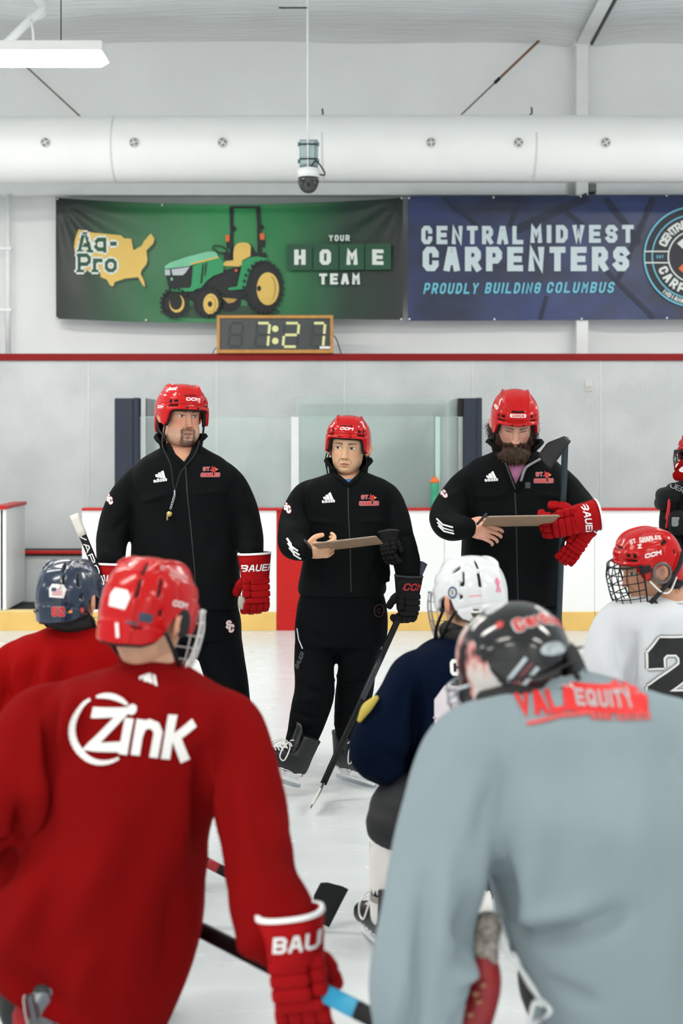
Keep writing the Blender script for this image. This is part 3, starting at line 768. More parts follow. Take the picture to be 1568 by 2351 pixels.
tr.append((T([(475,695),(745,598),(800,650),(800,765),(700,800),(630,850),(570,925),(480,955),(455,960),(440,930)]), tg1))
tr.append((T([(180,700),(240,660),(420,600),(640,545),(720,550),(748,602),(600,632),(440,700),(340,722),(182,732)]), tg2))
tr.append((T([(190,790),(185,730),(478,695),(462,900),(440,938),(225,938)]), bl)); tr.append((T([(220,935),(470,930),(560,905),(480,966),(340,972),(235,962)]), tg1))
tr.append((T([(182,738),(235,735),(240,797),(186,797)]), grey)); tr.append((T([(250,735),(442,708),(400,770),(370,795),(265,797)]), grey))
tr.append((T([(450,672),(740,600),(756,614),(460,688)]), ye)); tr.append((T([(580,680),(596,676),(574,880),(556,884)]), bl)); tr.append((T([(612,668),(628,664),(612,800),(600,804)]), bl))
tr.append((T(circ(630, 1075, 142, 152)), bl)); tr.append((T(circ(668, 1102, 80, 110)), ye)); tr.append((T(circ(664, 1102, 60, 86)), ye2)); tr.append((T(circ(660, 1102, 52, 78)), ye)); tr.append((T(circ(660, 1102, 24, 30)), bl))
tr.append((T([(800,560),(850,545),(895,640),(810,640)]), bl)); tr.append((T(circ(935, 748, 16, 12)), og)); tr.append((T(circ(256, 838, 12, 18)), tg2))
for pg, mm in tr: put('tractor_print', poly(pg), mm, 10)
put('tractor_print', strip(T(circ(765, 525, 76, 34, rot=18)), 3.4, True), bl)
for cx_, cy_, rx_, ry_, n_ in ((1222, 925, 205, 270, 26), (630, 1075, 142, 152, 20), (285, 1090, 142, 152, 20)):
    lug = []
    for k in range(n_):
        a = 2 * math.pi * k / n_; x, y = cx_ + rx_ * math.cos(a), cy_ + ry_ * math.sin(a); lug += poly(T(circ(x, y, 17, 20, n=6)))
    tag(put('tread_print', lug, bl), kind='stuff')
for i, (x0, x1) in enumerate(((660, 717), (719, 777), (779, 836), (838, 897))):
    put('letter_square', poly([(x0, 564 - i * .7), (x1, 563 - i * .7), (x1, 622 - i * .5), (x0, 623 - i * .5)]), dkg)
for ch, xx in (('H', 689), ('O', 747), ('M', 808), ('E', 867)): put('lettering', fit(ch, xx - 13, xx + 13, 575, 610, .24), wh)
put('lettering', fit('YOUR', 755, 803, 542, 556, .2), wh); put('lettering', fit('TEAM', 733, 826, 630, 655, .24), wh)

# --- navy banner
def rip2(px, py): return 0.006 * math.sin(px * 0.012) + 0.007 * math.exp(-((py - 468) / 12) ** 2) * (1 if px > 1350 else 0.3) + 0.004 * noise.noise(Vector((px * 0.018, py * 0.015, 4)))
def navy_nodes(nt, N, L, b):
    tc = N.new('ShaderNodeTexCoord'); mp = N.new('ShaderNodeMapping'); mp.inputs['Scale'].default_value = (1, 1, 1.6); mp.inputs['Rotation'].default_value = (0, 0.5, 0); L.new(tc.outputs['Object'], mp.inputs[0])
    w = N.new('ShaderNodeTexNoise'); w.inputs['Scale'].default_value = 1.6; w.inputs['Detail'].default_value = 3; L.new(mp.outputs[0], w.inputs['Vector'])
    cr = N.new('ShaderNodeValToRGB'); cr.color_ramp.elements[0].position = .35; cr.color_ramp.elements[1].position = .68
    cr.color_ramp.elements[0].color = lin((26, 36, 62)); cr.color_ramp.elements[1].color = lin((42, 60, 112))
    L.new(w.outputs['Fac'], cr.inputs[0]); L.new(cr.outputs[0], b.inputs['Base Color']); b.inputs['Roughness'].default_value = 0.4
e2, put = banner('wall_banner', 'navy banner with pale block lettering and a round emblem at the right', 936, 1930, lambda u: 451 - 5 * u, lambda u: 737 - 6 * u, rip2, node_mat('banner_navy', navy_nodes),
    [(939, 455), (1133, 453), (1333, 451), (1530, 449), (940, 733), (1135, 733), (1335, 732), (1531, 730)], nx=130)
cy = mat('print_cyan', (112, 196, 220), .5, var=0); pw_ = mat('print_paleblue', (206, 222, 228), .5, var=0); nv = mat('print_navy', (20, 27, 42), .5, var=0); beamp = mat('print_beam', (27, 36, 60), .5, var=0.1)
def quad(x0, y0, x1, y1, w): return strip([(x0, y0), (x1, y1)], w)
for seg in ((1180, 530, 1350, 452, 20), (1170, 520, 1195, 452, 12), (1280, 470, 1340, 520, 12), (1390, 455, 1470, 560, 14), (1500, 455, 1420, 640, 12), (1500, 730, 1380, 610, 10), (1240, 735, 1255, 680, 9), (1020, 455, 1100, 520, 8)):
    put('truss_print', quad(*seg), beamp)
put('lettering', fit('CENTRAL', 967, 1201, 519, 561, .24), pw_); put('lettering', fit('MIDWEST', 1217, 1454, 517, 558, .24), pw_)
put('lettering', fit('CARPENTERS', 970, 1446, 567, 623, .25, .2), pw_)
put('lettering', fit('PROUDLY', 971, 1100, 650, 675, .19, slant=.22), cy); put('lettering', fit('BUILDING', 1112, 1242, 649, 674, .19, slant=.22), cy); put('lettering', fit('COLUMBUS', 1254, 1411, 648, 673, .19, slant=.22), cy)
ex, ey = 1592, 590
put('emblem_disc', poly(circ(ex, ey, 116, n=64)), nv, 10)
put('emblem_ring', ring2(ex, ey, 114, 4), cy); put('emblem_ring', ring2(ex, ey, 96, 3), cy); put('emblem_ring', ring2(ex, ey, 59, 3.2), wh)
for yy in (578, 604):
    put('emblem_bar', quad(1479, yy, 1534, yy, 3), wh); put('emblem_bar', quad(1650, yy, 1705, yy, 3), wh)
put('lettering', fit('EST', 1506, 1522, 587, 594, .2), cy)
def arc(s, r, a0, da, h, flip):
    Q = []
    for i, ch in enumerate(s):
        if ch == ' ': continue
        a = a0 + da * i; g = text(ch, h, .7, .24); ar = math.radians(a); x, y = ex + r * math.cos(ar), ey - r * math.sin(ar)
        rot = (90 - a) if not flip else (-90 - a)
        r_ = math.radians(rot)
        Q += [[np.array([x + p[0] * math.cos(r_) - (-p[1]) * math.sin(r_), y + p[0] * math.sin(r_) + (-p[1]) * math.cos(r_)]) for p in q] for q in g]
    return Q
put('lettering', arc('CENTRAL MIDWEST', 77, 156, -9.4, 20, False), wh); put('lettering', arc('CARPENTERS', 77, 204, 14.6, 22, True), wh); put('lettering', arc('INDIANA KENTUCKY OHIO', 105, 229, 4.3, 10, True), wh)
put('hammer_print', poly([(1552, 560), (1566, 549), (1612, 590), (1600, 602)]), wh); put('hammer_print', quad(1560, 622, 1625, 555, 13), og)

# --- digital clock standing on the red rail
YK = YW - 0.06
def rectp(x0, y0, x1, y1, ya, yb, bev=0):
    a, b = P(x0, y1, YK), P(x1, y0, YK); return box((a.x, ya, a.z), (b.x, yb, b.z), bev)
ck = empty('digital_clock', P(632, 811, YK), 'digital clock in a wooden frame showing 7:27 below the green banner', 'clock')
M_wood = mat('clock_wood', (196, 140, 66), .5, var=.12, vscale=20)
for r in ((498, 724, 765, 731), (498, 803, 765, 811), (498, 731, 505, 803), (758, 731, 765, 803)): obj('frame_bar', rectp(*r, YK - .02, YK + .07, .003), M_wood, ck, smooth=False)
obj('face', rectp(504, 730, 759, 804, YK - .004, YK + .06), mat('clock_face', (58, 64, 66), .35, var=.1), ck, smooth=False)
M_on = mat('segment_on', (228, 228, 160), .5, var=0); M_off = mat('segment_off', (48, 52, 54), .5, var=0)
def seg7(x0, x1, y0, y1, on, w=6):
    ym = (y0 + y1) / 2; sl = 4
    S = {'a': ((x0, y0), (x1, y0)), 'b': ((x1, y0), (x1, ym)), 'c': ((x1, ym), (x1, y1)), 'd': ((x0, y1), (x1, y1)), 'e': ((x0, ym), (x0, y1)), 'f': ((x0, y0), (x0, ym)), 'g': ((x0, ym), (x1, ym))}
    for k, (a, b) in S.items():
        a, b = np.array(a, float), np.array(b, float); d = (b - a) / np.linalg.norm(b - a) * 2.5
        sk = lambda p: np.array([p[0] - (p[1] - ym) * 0.09, p[1]])
        printed('segment', strip([sk(a + d), sk(b - d)], w), lambda u, v: P(u, v, YK) + Vector((0, -.0065 if k in on else -.0055, 0)), M_on if k in on else M_off, ck, 30)
for (x0, x1), on in zip(((527, 557), (588, 617), (652, 684), (716, 744)), ('', 'abc', 'abged', 'abc')): seg7(x0, x1, 742, 796, on)
for yy in (755, 783): printed('colon_dot', poly(circ(632, yy, 7.5)), lambda u, v: P(u, v, YK) + Vector((0, -.0065, 0)), M_on, ck, 30)
printed('price_sticker', poly([(734, 795), (759, 795), (759, 801), (734, 801)]), lambda u, v: P(u, v, YK) + Vector((0, -.0075, 0)), M_white, ck, 30)
obj('cable', tube([P(766, 770, YK) , P(772, 778, YK), P(778, 795, YK), P(783, 812, YK)], .005), M_strap, ck)
obj('cable', tube([P(499, 797, YK), P(492, 803, YK), P(488, 813, YK)], .004), M_strap, ck)
# ================================================================== builders for people and their gear
def Hm(px, py, Y, yaw=0, pitch=0, roll=0, s=1.0):
    return Matrix.Translation(P(px, py, Y)) @ Matrix.Rotation(math.radians(yaw), 4, 'Z') @ Matrix.Rotation(math.radians(pitch), 4, 'X') @ Matrix.Rotation(math.radians(roll), 4, 'Y') @ Matrix.Scale(s, 4)

def proj(V):
    V = np.asarray(V); return CX + V[:, 0] * F / V[:, 1], HY - (V[:, 2] - CH) * F / V[:, 1]

def tor(rows, Y, p=2.5):
    """torso sections between a left and a right outline point (pixel column, row), depth radius and shift in depth"""
    R = []
    A = spline([[r[0], r[1], r[2], r[3], r[4], (r[5] if len(r) > 5 else 0)] for r in rows], 4)
    for xl, yl, xr, yr, d, yo in A:
        a, b = P(xl, yl, Y + yo), P(xr, yr, Y + yo); R.append(((a + b) / 2, (b - a) / 2, (0, d, 0), p))
    return loft(R, 40)

def shrink(rows, k, kd=None):
    return [((r[0] + r[2]) / 2 - (r[2] - r[0]) / 2 * k, r[1] + 6, (r[0] + r[2]) / 2 + (r[2] - r[0]) / 2 * k, r[3] + 6, r[4] * (kd or k)) + tuple(r[5:]) for r in rows]

def inpoly(x, y, pg):
    c = np.zeros(len(x), bool); n = len(pg)
    for i in range(n):
        (x1, y1), (x2, y2) = pg[i], pg[(i + 1) % n]
        m = ((y1 > y) != (y2 > y)); t = (x2 - x1) * (y - y1) / ((y2 - y1) if y2 != y1 else 1e-9) + x1; c ^= (m & (x < t))
    return c

def carve(VF, pg, ymax):
    V, Fs = VF; Q = np.array([f[:4] if len(f) >= 4 else (*f, f[-1]) for f in Fs]); C = V[Q].mean(1); px, py = proj(C)
    keep = ~(inpoly(px, py, pg) & (C[:, 1] < ymax)); return V, [f for f, k in zip(Fs, keep) if k]

def folds2(VF, folds, front=-1, nz=(), seed=0, gain=1.0):
    """folds in the upright plane on the side that faces front (sign of the depth normal); (x0,y0,x1,y1,depth,amp,width)"""
    V, Fs = VF; N = normals(V, Fs); D = np.zeros(len(V)); side = np.clip(N[:, 1] * front * 1.5 + 0.35, 0, 1); V2 = V[:, [0, 2]]
    for x0, y0, x1, y1, Y, amp, w in [(*q[:5], q[5] * gain, q[6]) for q in folds]:
        a, b = P(x0, y0, Y), P(x1, y1, Y); a2, b2 = np.array([a.x, a.z]), np.array([b.x, b.z]); d = b2 - a2
        t = np.clip(((V2 - a2) @ d) / (d @ d), 0, 1); r = np.linalg.norm(V2 - (a2 + t[:, None] * d), axis=1)
        D += amp * np.exp(-(r / w) ** 2) * np.clip(np.sin(np.pi * (0.1 + 0.8 * t)), 0.1, 1) * side
    for amp, sc in nz:
        W = V * np.array(sc) + seed
        D += amp * np.array([noise.noise(Vector(w)) for w in W])
    return V + N * D[:, None], Fs

# ------------------------------------------------------------------ head with a face
HT = np.array([  # height from the eyes, half width, front depth, back depth
 (0.118,.012,.010,.020),(0.112,.040,.042,.055),(0.095,.062,.068,.080),(0.07,.073,.086,.095),(0.04,.0765,.094,.100),(0.015,.0755,.094,.100),(-0.005,.0735,.091,.098),
 (-0.03,.0715,.0905,.090),(-0.055,.067,.090,.074),(-0.078,.060,.0885,.058),(-0.097,.050,.086,.048),(-0.110,.039,.080,.042),(-0.118,.026,.066,.036),(-0.122,.010,.044,.026)])
def g2(x, z, cx, cz, sx, sz): return np.exp(-((x - cx) / sx) ** 2 - ((z - cz) / sz) ** 2)
def sst(e0, e1, x): t = np.clip((x - e0) / (e1 - e0), 0, 1); return t * t * (3 - 2 * t)

def head(H, S, nr=210, nc=240):
    """returns verts, faces, colours (linear)"""
    t = np.linspace(0, 1, nr); zc = 0.118 - 0.240 * (t - 0.04 * np.sin(2 * np.pi * t) / 1.0 * 0.6)
    zt = HT[::-1, 0]; prof = [np.interp(zc, zt, HT[::-1, k]) for k in (1, 2, 3)]
    ker = np.ones(7) / 7
    prof = [np.convolve(np.pad(p, 3, mode='edge'), ker, 'valid') for p in prof]
    low = sst(-0.02, -0.09, zc); jaw = 1 + (S.get('jaw', 1.0) - 1) * low
    w, f, b = prof[0] * jaw, prof[1], prof[2]
    s = np.linspace(-1, 1, nc, endpoint=False); th = np.pi * (s + 0.28 * np.sin(np.pi * s) * -1)     # dense in front
    ct, sn = np.cos(th), np.sin(th); p = 2.25
    X = w[:, None] * (np.sign(sn) * np.abs(sn) ** (2 / p))[None]; yy = np.sign(ct) * np.abs(ct) ** (2 / p)
    Y = -np.where(yy[None] > 0, f[:, None] * yy[None], b[:, None] * yy[None]); Z = np.repeat(zc[:, None], nc, 1).copy()
    fm = np.clip(ct, 0, 1)[None] ** 0.6
    x, z = X, Z; ax = np.abs(x); D = np.zeros_like(x)
    nl = S.get('nose', 1.0)
    nt = np.clip((0.016 - z) / 0.058, 0, 1); nh = (0.004 + 0.021 * nt ** 1.2) * sst(-0.056, -0.044, z) * sst(0.024, 0.008, z)
    D += nl * nh * np.exp(-(x / (0.0075 + 0.005 * nt)) ** 2)
    D += nl * 0.0085 * (g2(ax, z, 0.0125, -0.043, 0.0062, 0.006))
    D -= 0.0095 * g2(ax, z, 0.031, 0.001, 0.017, 0.0105)
    D += 0.0062 * g2(ax, z, 0.031, -0.001, 0.0125, 0.0075)
    D += S.get('brow_h', .0048) * g2(ax, z, 0.028, 0.019, 0.022, 0.0075)
    D += 0.004 * g2(ax, z, 0.046, -0.030, 0.017, 0.014)
    mo = S.get('open', 0.0)
    zm = -0.0725 + 0.0015 * (ax / 0.02) ** 2 * S.get('smile', -1)
    D += 0.0048 * np.exp(-((z - zm - .0045) / .0042) ** 2 - (x / .019) ** 2) + 0.0055 * np.exp(-((z - zm + .0055 + mo * .5) / .0050) ** 2 - (x / .017) ** 2)
    D -= (0.0045 + 0.5 * mo) * np.exp(-((z - zm + mo * .2) / (.0017 + mo * .28)) ** 2 - (x / .021) ** 4)
    D -= 0.0035 * g2(x, z, 0, -0.0885, 0.016, 0.0045); D += 0.0065 * g2(x, z, 0, -0.103, 0.017, 0.010)
    D -= 0.0030 * np.exp(-((ax - 0.020 - (-0.048 - z) * 0.42) / .0035) ** 2) * sst(-.042, -.05, z) * sst(-.082, -.070, z)
    D += S.get('jowl', 0) * g2(ax, z, 0.042, -0.082, 0.022, 0.022)
    Y = Y - D * fm
    Z = Z - (S.get('chin', 0)) * sst(-0.05, -0.118, zc)[:, None]
    zz = z
    # colours
    sk = np.array(lin(S['skin'])[:3]); C = np.repeat(sk[None], nr * nc, 0).reshape(nr, nc, 3).copy()
    nv = np.array([noise.noise(Vector((a * 420, c * 300, 0.3))) for a, c in zip(x.ravel(), zz.ravel())]).reshape(x.shape)
    nv2 = np.array([noise.noise(Vector((a * 35, c * 35, 2.3))) for a, c in zip(x.ravel(), zz.ravel())]).reshape(x.shape)
    C *= (1 + 0.05 * nv2 + 0.03 * nv)[..., None]
    def mixc(m, rgb): 
        nonlocal C
        c = np.array(lin(rgb)[:3]); m = np.clip(m, 0, 1)[..., None]; C = C * (1 - m) + c * m
    front = (ct[None] > 0.05) * np.ones_like(x)
    red = S.get('blush', (205, 120, 98))
    mixc((0.45 * g2(ax, z, 0.042, -0.028, 0.018, 0.016) + 0.4 * g2(x, z, 0, -0.042, 0.013, 0.010)) * front, red)
    dkr = tuple(v * 0.55 for v in S['skin'])  # darker skin tone, painted in as shade on the sockets and face folds
    mixc(0.55 * g2(ax, z, 0.031, 0.004, 0.016, 0.010) * front * S.get('socket', .7), dkr)  # eye sockets shaded in the colour
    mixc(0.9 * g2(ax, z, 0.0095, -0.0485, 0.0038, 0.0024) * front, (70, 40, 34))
    lipm = np.exp(-((z - zm + .0005 + mo * .25) / (.0078 + mo * .4)) ** 4 - (x / .0205) ** 4); mixc(lipm * front * S.get('lipk', .8), S.get('lip', (176, 98, 90)))
    mixc(np.exp(-((z - zm + mo * .2) / (.0013 + mo * .25)) ** 2 - (x / .020) ** 4) * front, (52, 24, 22))
    if mo: mixc(0.85 * np.exp(-((z - zm - mo * .12) / (.0016)) ** 2 - (x / .012) ** 4) * front, (222, 214, 202))
    mixc(.35 * np.exp(-((ax - 0.020 - (-0.048 - z) * 0.42) / .0030) ** 2) * sst(-.042, -.05, z) * sst(-.082, -.070, z) * front, dkr)  # shade painted along the cheek folds
    mixc(.30 * np.exp(-((ax - .013 - .05 * np.clip(-z, 0, .05)) / .004) ** 2) * sst(.012, 0, z) * sst(-.050, -.040, z) * front, dkr)  # shade painted down both sides of the nose
    mixc(.40 * g2(x, z, 0, -.0885, .013, .0035) * front, dkr); mixc(.35 * np.exp(-((ax - .0315) / .013) ** 4 - ((z + .0115) / .0022) ** 2) * front * S.get('bags', .5), dkr)  # shade painted in the crease below the lip and under the eyes
    # stubble and goatee
    jawm = sst(-0.045, -0.075, z + 0.25 * np.clip(0.05 - ax, 0, .05)) * np.clip(ct + 0.55, 0, 1)[None]
    if S.get('stub'): mixc(jawm * (S.get('stubk', .45) + .3 * nv), S['stub'])
    if S.get('goatee'):
        mu = np.exp(-((z + .0585 + .10 * ax) / .0062) ** 4 - (ax / .031) ** 6); si = np.exp(-((ax - .0285) / .0075) ** 4) * sst(-.056, -.064, z) * sst(-.112, -.098, z)
        chn = sst(-.090, -.097, z) * np.exp(-(x / .030) ** 6); sp_ = .75 * np.exp(-((z + .0865) / .006) ** 2 - (x / .007) ** 2)
        gm = np.clip(mu + si + chn + sp_, 0, 1); mixc(gm * front * (.80 + .6 * nv), S['goatee']); Y = Y - gm * fm * (.0012 + .0014 * nv)
    # brows, eyes
    bt = (ax - .014) / .034; bz = .0185 + .0045 * np.sin(np.clip(bt, 0, 1) * 2.3) - .002 * bt
    bm_ = np.exp(-((z - bz) / (.0036 * S.get('browt', 1) * (1.15 - .6 * np.clip(bt, 0, 1)))) ** 4) * (bt > -.05) * (bt < 1.05); mixc(bm_ * front * (.85 + .3 * nv), S.get('brow', (60, 44, 36)))
    cl = S.get('lid', 0.0); eh = .0052 * (1 - cl) * S.get('eyeh', 1.0)
    ex = (ax - .0315) / .0142; ez = (z + .0002 - .0012 * ex) / max(eh, .0006); op = np.clip(1 - ex ** 2, 0, 1) ** .5
    mixc((np.abs(z - (.0004 + eh * op)) < .0017) * (np.abs(ex) < 1.08) * front * .9, (38, 26, 24))
    if cl < .8:
        inside = (np.abs(ez) < op) * front; mixc(inside * .95, (214, 208, 202))
        gx = S.get('gaze', 0.0); sx_ = np.sign(x) * .0315 + gx; ir = np.hypot(x - sx_, (z - .0008)); mixc(inside * (ir < .0062), S.get('iris', (60, 44, 36))); mixc(inside * (ir < .0030), (12, 10, 10))
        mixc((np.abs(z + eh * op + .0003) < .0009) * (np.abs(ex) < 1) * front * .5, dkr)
    hair = S.get('hair')
    if hair:
        hm = np.maximum(sst(.055, .07, z), sst(0.10, -.15, ct)[None] * sst(-.075, -.055, z)); mixc(hm, hair)
    V = np.stack([X, Y, Z], -1).reshape(-1, 3); Fs = grid_faces(nr, nc, True)
    C = C.reshape(-1, 3); n = len(V)
    V = np.vstack([V, [[0, 0, 0.119], [0, -.02, V[-1, 2] - .001]]]); C = np.vstack([C, C[0], C[n - 1]])
    Fs += [(n, (j + 1) % nc, j) for j in range(nc)] + [(n + 1, (nr - 1) * nc + j, (nr - 1) * nc + (j + 1) % nc) for j in range(nc)]
    # ears
    for sd in (-1, 1):
        parts = [sup((sd * .088, .012, -.004), (.008, .020, .033), n=20, m=14), sup((sd * .086, .006, -.027), (.008, .011, .012), n=14, m=10)]
        for k, (ev, ef) in enumerate(parts):
            if k == 0:
                d = np.hypot((ev[:, 1] - .010) / .012, (ev[:, 2] + .002) / .021); ev[:, 0] += sd * (.006 * np.exp(-((d - 1) / .35) ** 2) - .003 * np.exp(-(d / .6) ** 2))
                ev[:, 0] += sd * np.clip(ev[:, 1] - .002, 0, 1) * .5
            Fs += [tuple(i + len(V) for i in q) for q in ef]; V = np.vstack([V, ev])
            ec = np.repeat((np.array(lin(S['skin'])[:3]) * np.array([1.05, .86, .84]))[None], len(ev), 0); C = np.vstack([C, ec])
    A = np.array(H); V = V @ A[:3, :3].T + A[:3, 3]
    return V, Fs, C

def body(parent, parts, skin, m, hd=None, hands=(), vox=.014):
    """the person's body as one mesh: trunk and limbs, hands and head share one surface object"""
    V, Fs = fuse(parts, vox, 3); C = np.repeat(np.array(lin(skin)[:3])[None], len(V), 0)
    for hp in hands:
        hv, hf = fuse(hp, .0026, 2); hc = np.repeat((np.array(lin(skin)[:3]) * np.array([1.02, .95, .94]))[None], len(hv), 0)
        nzv = np.array([noise.noise(Vector(v * 60)) for v in hv]); hc = hc * (1 + .10 * nzv)[:, None]
        Fs = Fs + [tuple(i + len(V) for i in q) for q in hf]; V = np.vstack([V, hv]); C = np.vstack([C, hc])
    if hd is not None:
        hv, hf, hc = hd; Fs = Fs + [tuple(i + len(V) for i in q) for q in hf]; V = np.vstack([V, hv]); C = np.vstack([C, hc])
    return obj('body', (V, Fs), m, parent, cols=C)

M_skin = mat('skin', (200, 150, 125), .5, var=.03, vscale=40, attr='Col', sss=.12, spec=.4)

# ------------------------------------------------------------------ hockey helmet
BRIM = np.array([(0,.046),(30,.046),(44,.043),(51,.034),(56,.010),(61,-.012),(68,-.022),(75,-.014),(80,.008),(92,.020),(104,.006),(111,-.034),(122,-.056),(140,-.068),(180,-.074)])
VENTS_F = [(0,.104,17,.0042,0),(37,.0785,6.5,.0072,-.0001),(52,.0745,4.5,.0070,0),(43,.0605,14,.0045,-.0002)]
VENTS_B = [(159,.112,4.0,.018,0),(158,.060,3.4,.024,0),(128,.070,3.2,.022,.0010),(122,.012,3.2,.008,0),(150,-.030,8,.0042,0)]
VENTS_S = [(112,.098,9,.0070,.0007),(124,.052,5,.0085,0)]
HSZ = (.1015, .120, .132, .150, .028)
def hel_point(phi, al, extra=0.0, hs=HSZ):
    w, f, b, zt, z0 = hs
    s, c = np.sin(phi), np.cos(phi); p = 2.35
    sx = np.sign(s) * np.abs(s) ** (2 / p); cy_ = np.sign(c) * np.abs(c) ** (2 / p)
    up = al > 0
    rho = np.where(up, np.cos(np.clip(al, 0, np.pi / 2)) ** .78, 1 - .16 * np.sin(al) ** 2)
    z = z0 + np.where(up, (zt - z0) * np.sin(al) ** 1.0, .16 * np.sin(al))
    x = sx * (w + extra) * rho; y = -np.where(cy_ > 0, (f + extra) * cy_, (b + extra) * cy_) * rho
    return x, y, z + extra * np.where(up, np.sin(al), 0)
def brim_alpha(phd, dz=0.0, hs=HSZ):
    zb = np.interp(np.abs(phd), BRIM[:, 0], BRIM[:, 1]) + dz; z0, zt = hs[4], hs[3]
    return np.where(zb > z0, np.arcsin(np.clip((zb - z0) / (zt - z0), -1, 1)), np.arcsin(np.clip((zb - z0) / .16, -1, 1)))
def vent_mask(phd, z, vents):
    m = np.zeros_like(z)
    for c, zc, wp, hz, sl in vents:
        for sg in ((1, -1) if c not in (0, 180) else (1,)):
            d = (phd - sg * c + 180) % 360 - 180; u = d / wp; v = (z - zc - sl * sg * d) / hz
            m = np.maximum(m, (np.maximum(np.abs(u), np.abs(v)) < 1) * 1.0)
    return m
def helmet(parent, H, m_shell, vents, nphi=240, nal=84, back=False, ridge=True):
    phd = np.linspace(-180, 180, nphi, endpoint=False); ph = np.radians(phd); a0 = brim_alpha(phd)
    t = np.linspace(0, 1, nal)[:, None]; al = a0[None] + (np.pi / 2 - .001 - a0[None]) * t
    PH = np.repeat(ph[None], nal, 0); PD = np.repeat(phd[None], nal, 0)
    x, y, z = hel_point(PH, al)
    e = np.zeros_like(z)
    e += .0035 * sst(.092, .084, z - .00012 * np.abs(PD)) * sst(150, 60, np.abs(PD))                 # raised front band
    e += .0025 * sst(.070, .066, z) * sst(.050, .058, z) * sst(90, 70, np.abs(PD)) * -1              # groove above the brim
    e += .0022 * sst(.056, .050, z) * sst(70, 40, np.abs(PD))
    if ridge:
        xx = np.abs(x); rd = np.exp(-((xx - .052 + .12 * np.clip(-y - .02, 0, .1)) / .0065) ** 2) * sst(.098, .116, z); e += .0075 * rd
        e += .003 * sst(.050, .044, xx) * sst(.10, .118, z) * -1
    lg = np.exp(-((np.abs(PD) - 100 - 130 * (z - .06)) / 2.2) ** 2) * sst(.03, .05, z) * sst(.13, .11, z); e -= .0028 * lg   # joint of the two shells
    if back:
        e += .004 * sst(26, 22, np.abs(np.abs(PD) - 180)) * sst(.115, .09, z)                        # raised centre panel at the back
        e -= .003 * np.exp(-((z + .012 + .0002 * (180 - np.abs(PD))) / .004) ** 2) * sst(100, 120, np.abs(PD))
    vm = vent_mask(PD, z, vents); e -= .007 * vm
    x, y, z = hel_point(PH, al, e)
    V = np.stack([x, y, z], -1).reshape(-1, 3); Fs = grid_faces(nal, nphi, True)
    vmf = vm.reshape(-1); mi = [1 if (vmf[f[0]] + vmf[f[1]] + vmf[f[2]] + vmf[f[3]]) > 2.5 else 0 for f in Fs]
    top = len(V); V = np.vstack([V, [[0, y[-1].mean(), z[-1].mean() + .0003]]]); Fs += [((nal - 1) * nphi + j, (nal - 1) * nphi + (j + 1) % nphi, top) for j in range(nphi)]; mi += [0] * nphi
    # rolled rim
    n0 = len(V); xi, yi, zi = hel_point(ph, a0, -.007); V = np.vstack([V, np.stack([xi, yi, zi], -1)]); Fs += [(j, n0 + j, n0 + (j + 1) % nphi, (j + 1) % nphi) for j in range(nphi)]; mi += [0] * nphi
    A = np.array(H); VW = V @ A[:3, :3].T + A[:3, 3]
    sh = obj('helmet', (VW, Fs), [m_shell, M_hole], parent, midx=mi)
    # liner
    phl = np.linspace(-180, 180, 72, endpoint=False); al0 = brim_alpha(phl, -.006); tt = np.linspace(0, 1, 16)[:, None]; all_ = al0[None] + (np.pi / 2 - al0[None]) * tt
    lx, ly, lz_ = hel_point(np.repeat(np.radians(phl)[None], 16, 0), all_, -.0075)
    n1 = 16 * 72; ix, iy, iz = hel_point(np.radians(phl), al0, -.019)
    LV = np.vstack([np.stack([lx, ly, lz_], -1).reshape(-1, 3), np.stack([ix, iy, iz], -1)]); LF = grid_faces(16, 72, True) + [(j, n1 + j, n1 + (j + 1) % 72, (j + 1) % 72) for j in range(72)]
    obj('liner', xf((LV, LF), H), M_foam, sh)
    for px_ in (-.0245, .0245):
        q = np.array([[px_, -.124, .0535]]); obj('screw', xf(sup(q[0], (.0042, .003, .0042), n=10, m=6), H), M_dkmetal, sh)
    return sh, (VW, Fs)

def hdecal(parent, bv, H, Q, phi, z, m, off=.0012, name='decal', L=.006):
    """print on a shell: plane figure facing outwards at azimuth phi and height z of the head frame"""
    p = math.radians(phi); out = Vector((math.sin(p), -math.cos(p), 0)); right = Vector((math.cos(p), math.sin(p), 0)); up = Vector((0, 0, 1))
    A = H.to_3x3(); s = A.col[0].length
    # lean the plane with the shell above the widest row
    tl = math.radians(max(0, (z - .05)) / .10 * 62); o2 = out * math.cos(tl) + up * math.sin(tl); u2 = up * math.cos(tl) - out * math.sin(tl)
    O = H @ (out * .07 + up * z)
    r_, u_, d_ = (A @ right).normalized(), (A @ u2).normalized(), -(A @ o2).normalized()
    return printed(name, move(Q, s=s), onto(bv, O, r_, u_, off, .5, d_), m, parent, L)

def straps(parent, H, pts_list, r=.004):
    for pts in pts_list: obj('strap', limb([H @ Vector(p) for p in pts], [r] * len(pts), n=8, k=6, flat=.5, round_end=False), M_strap, parent)

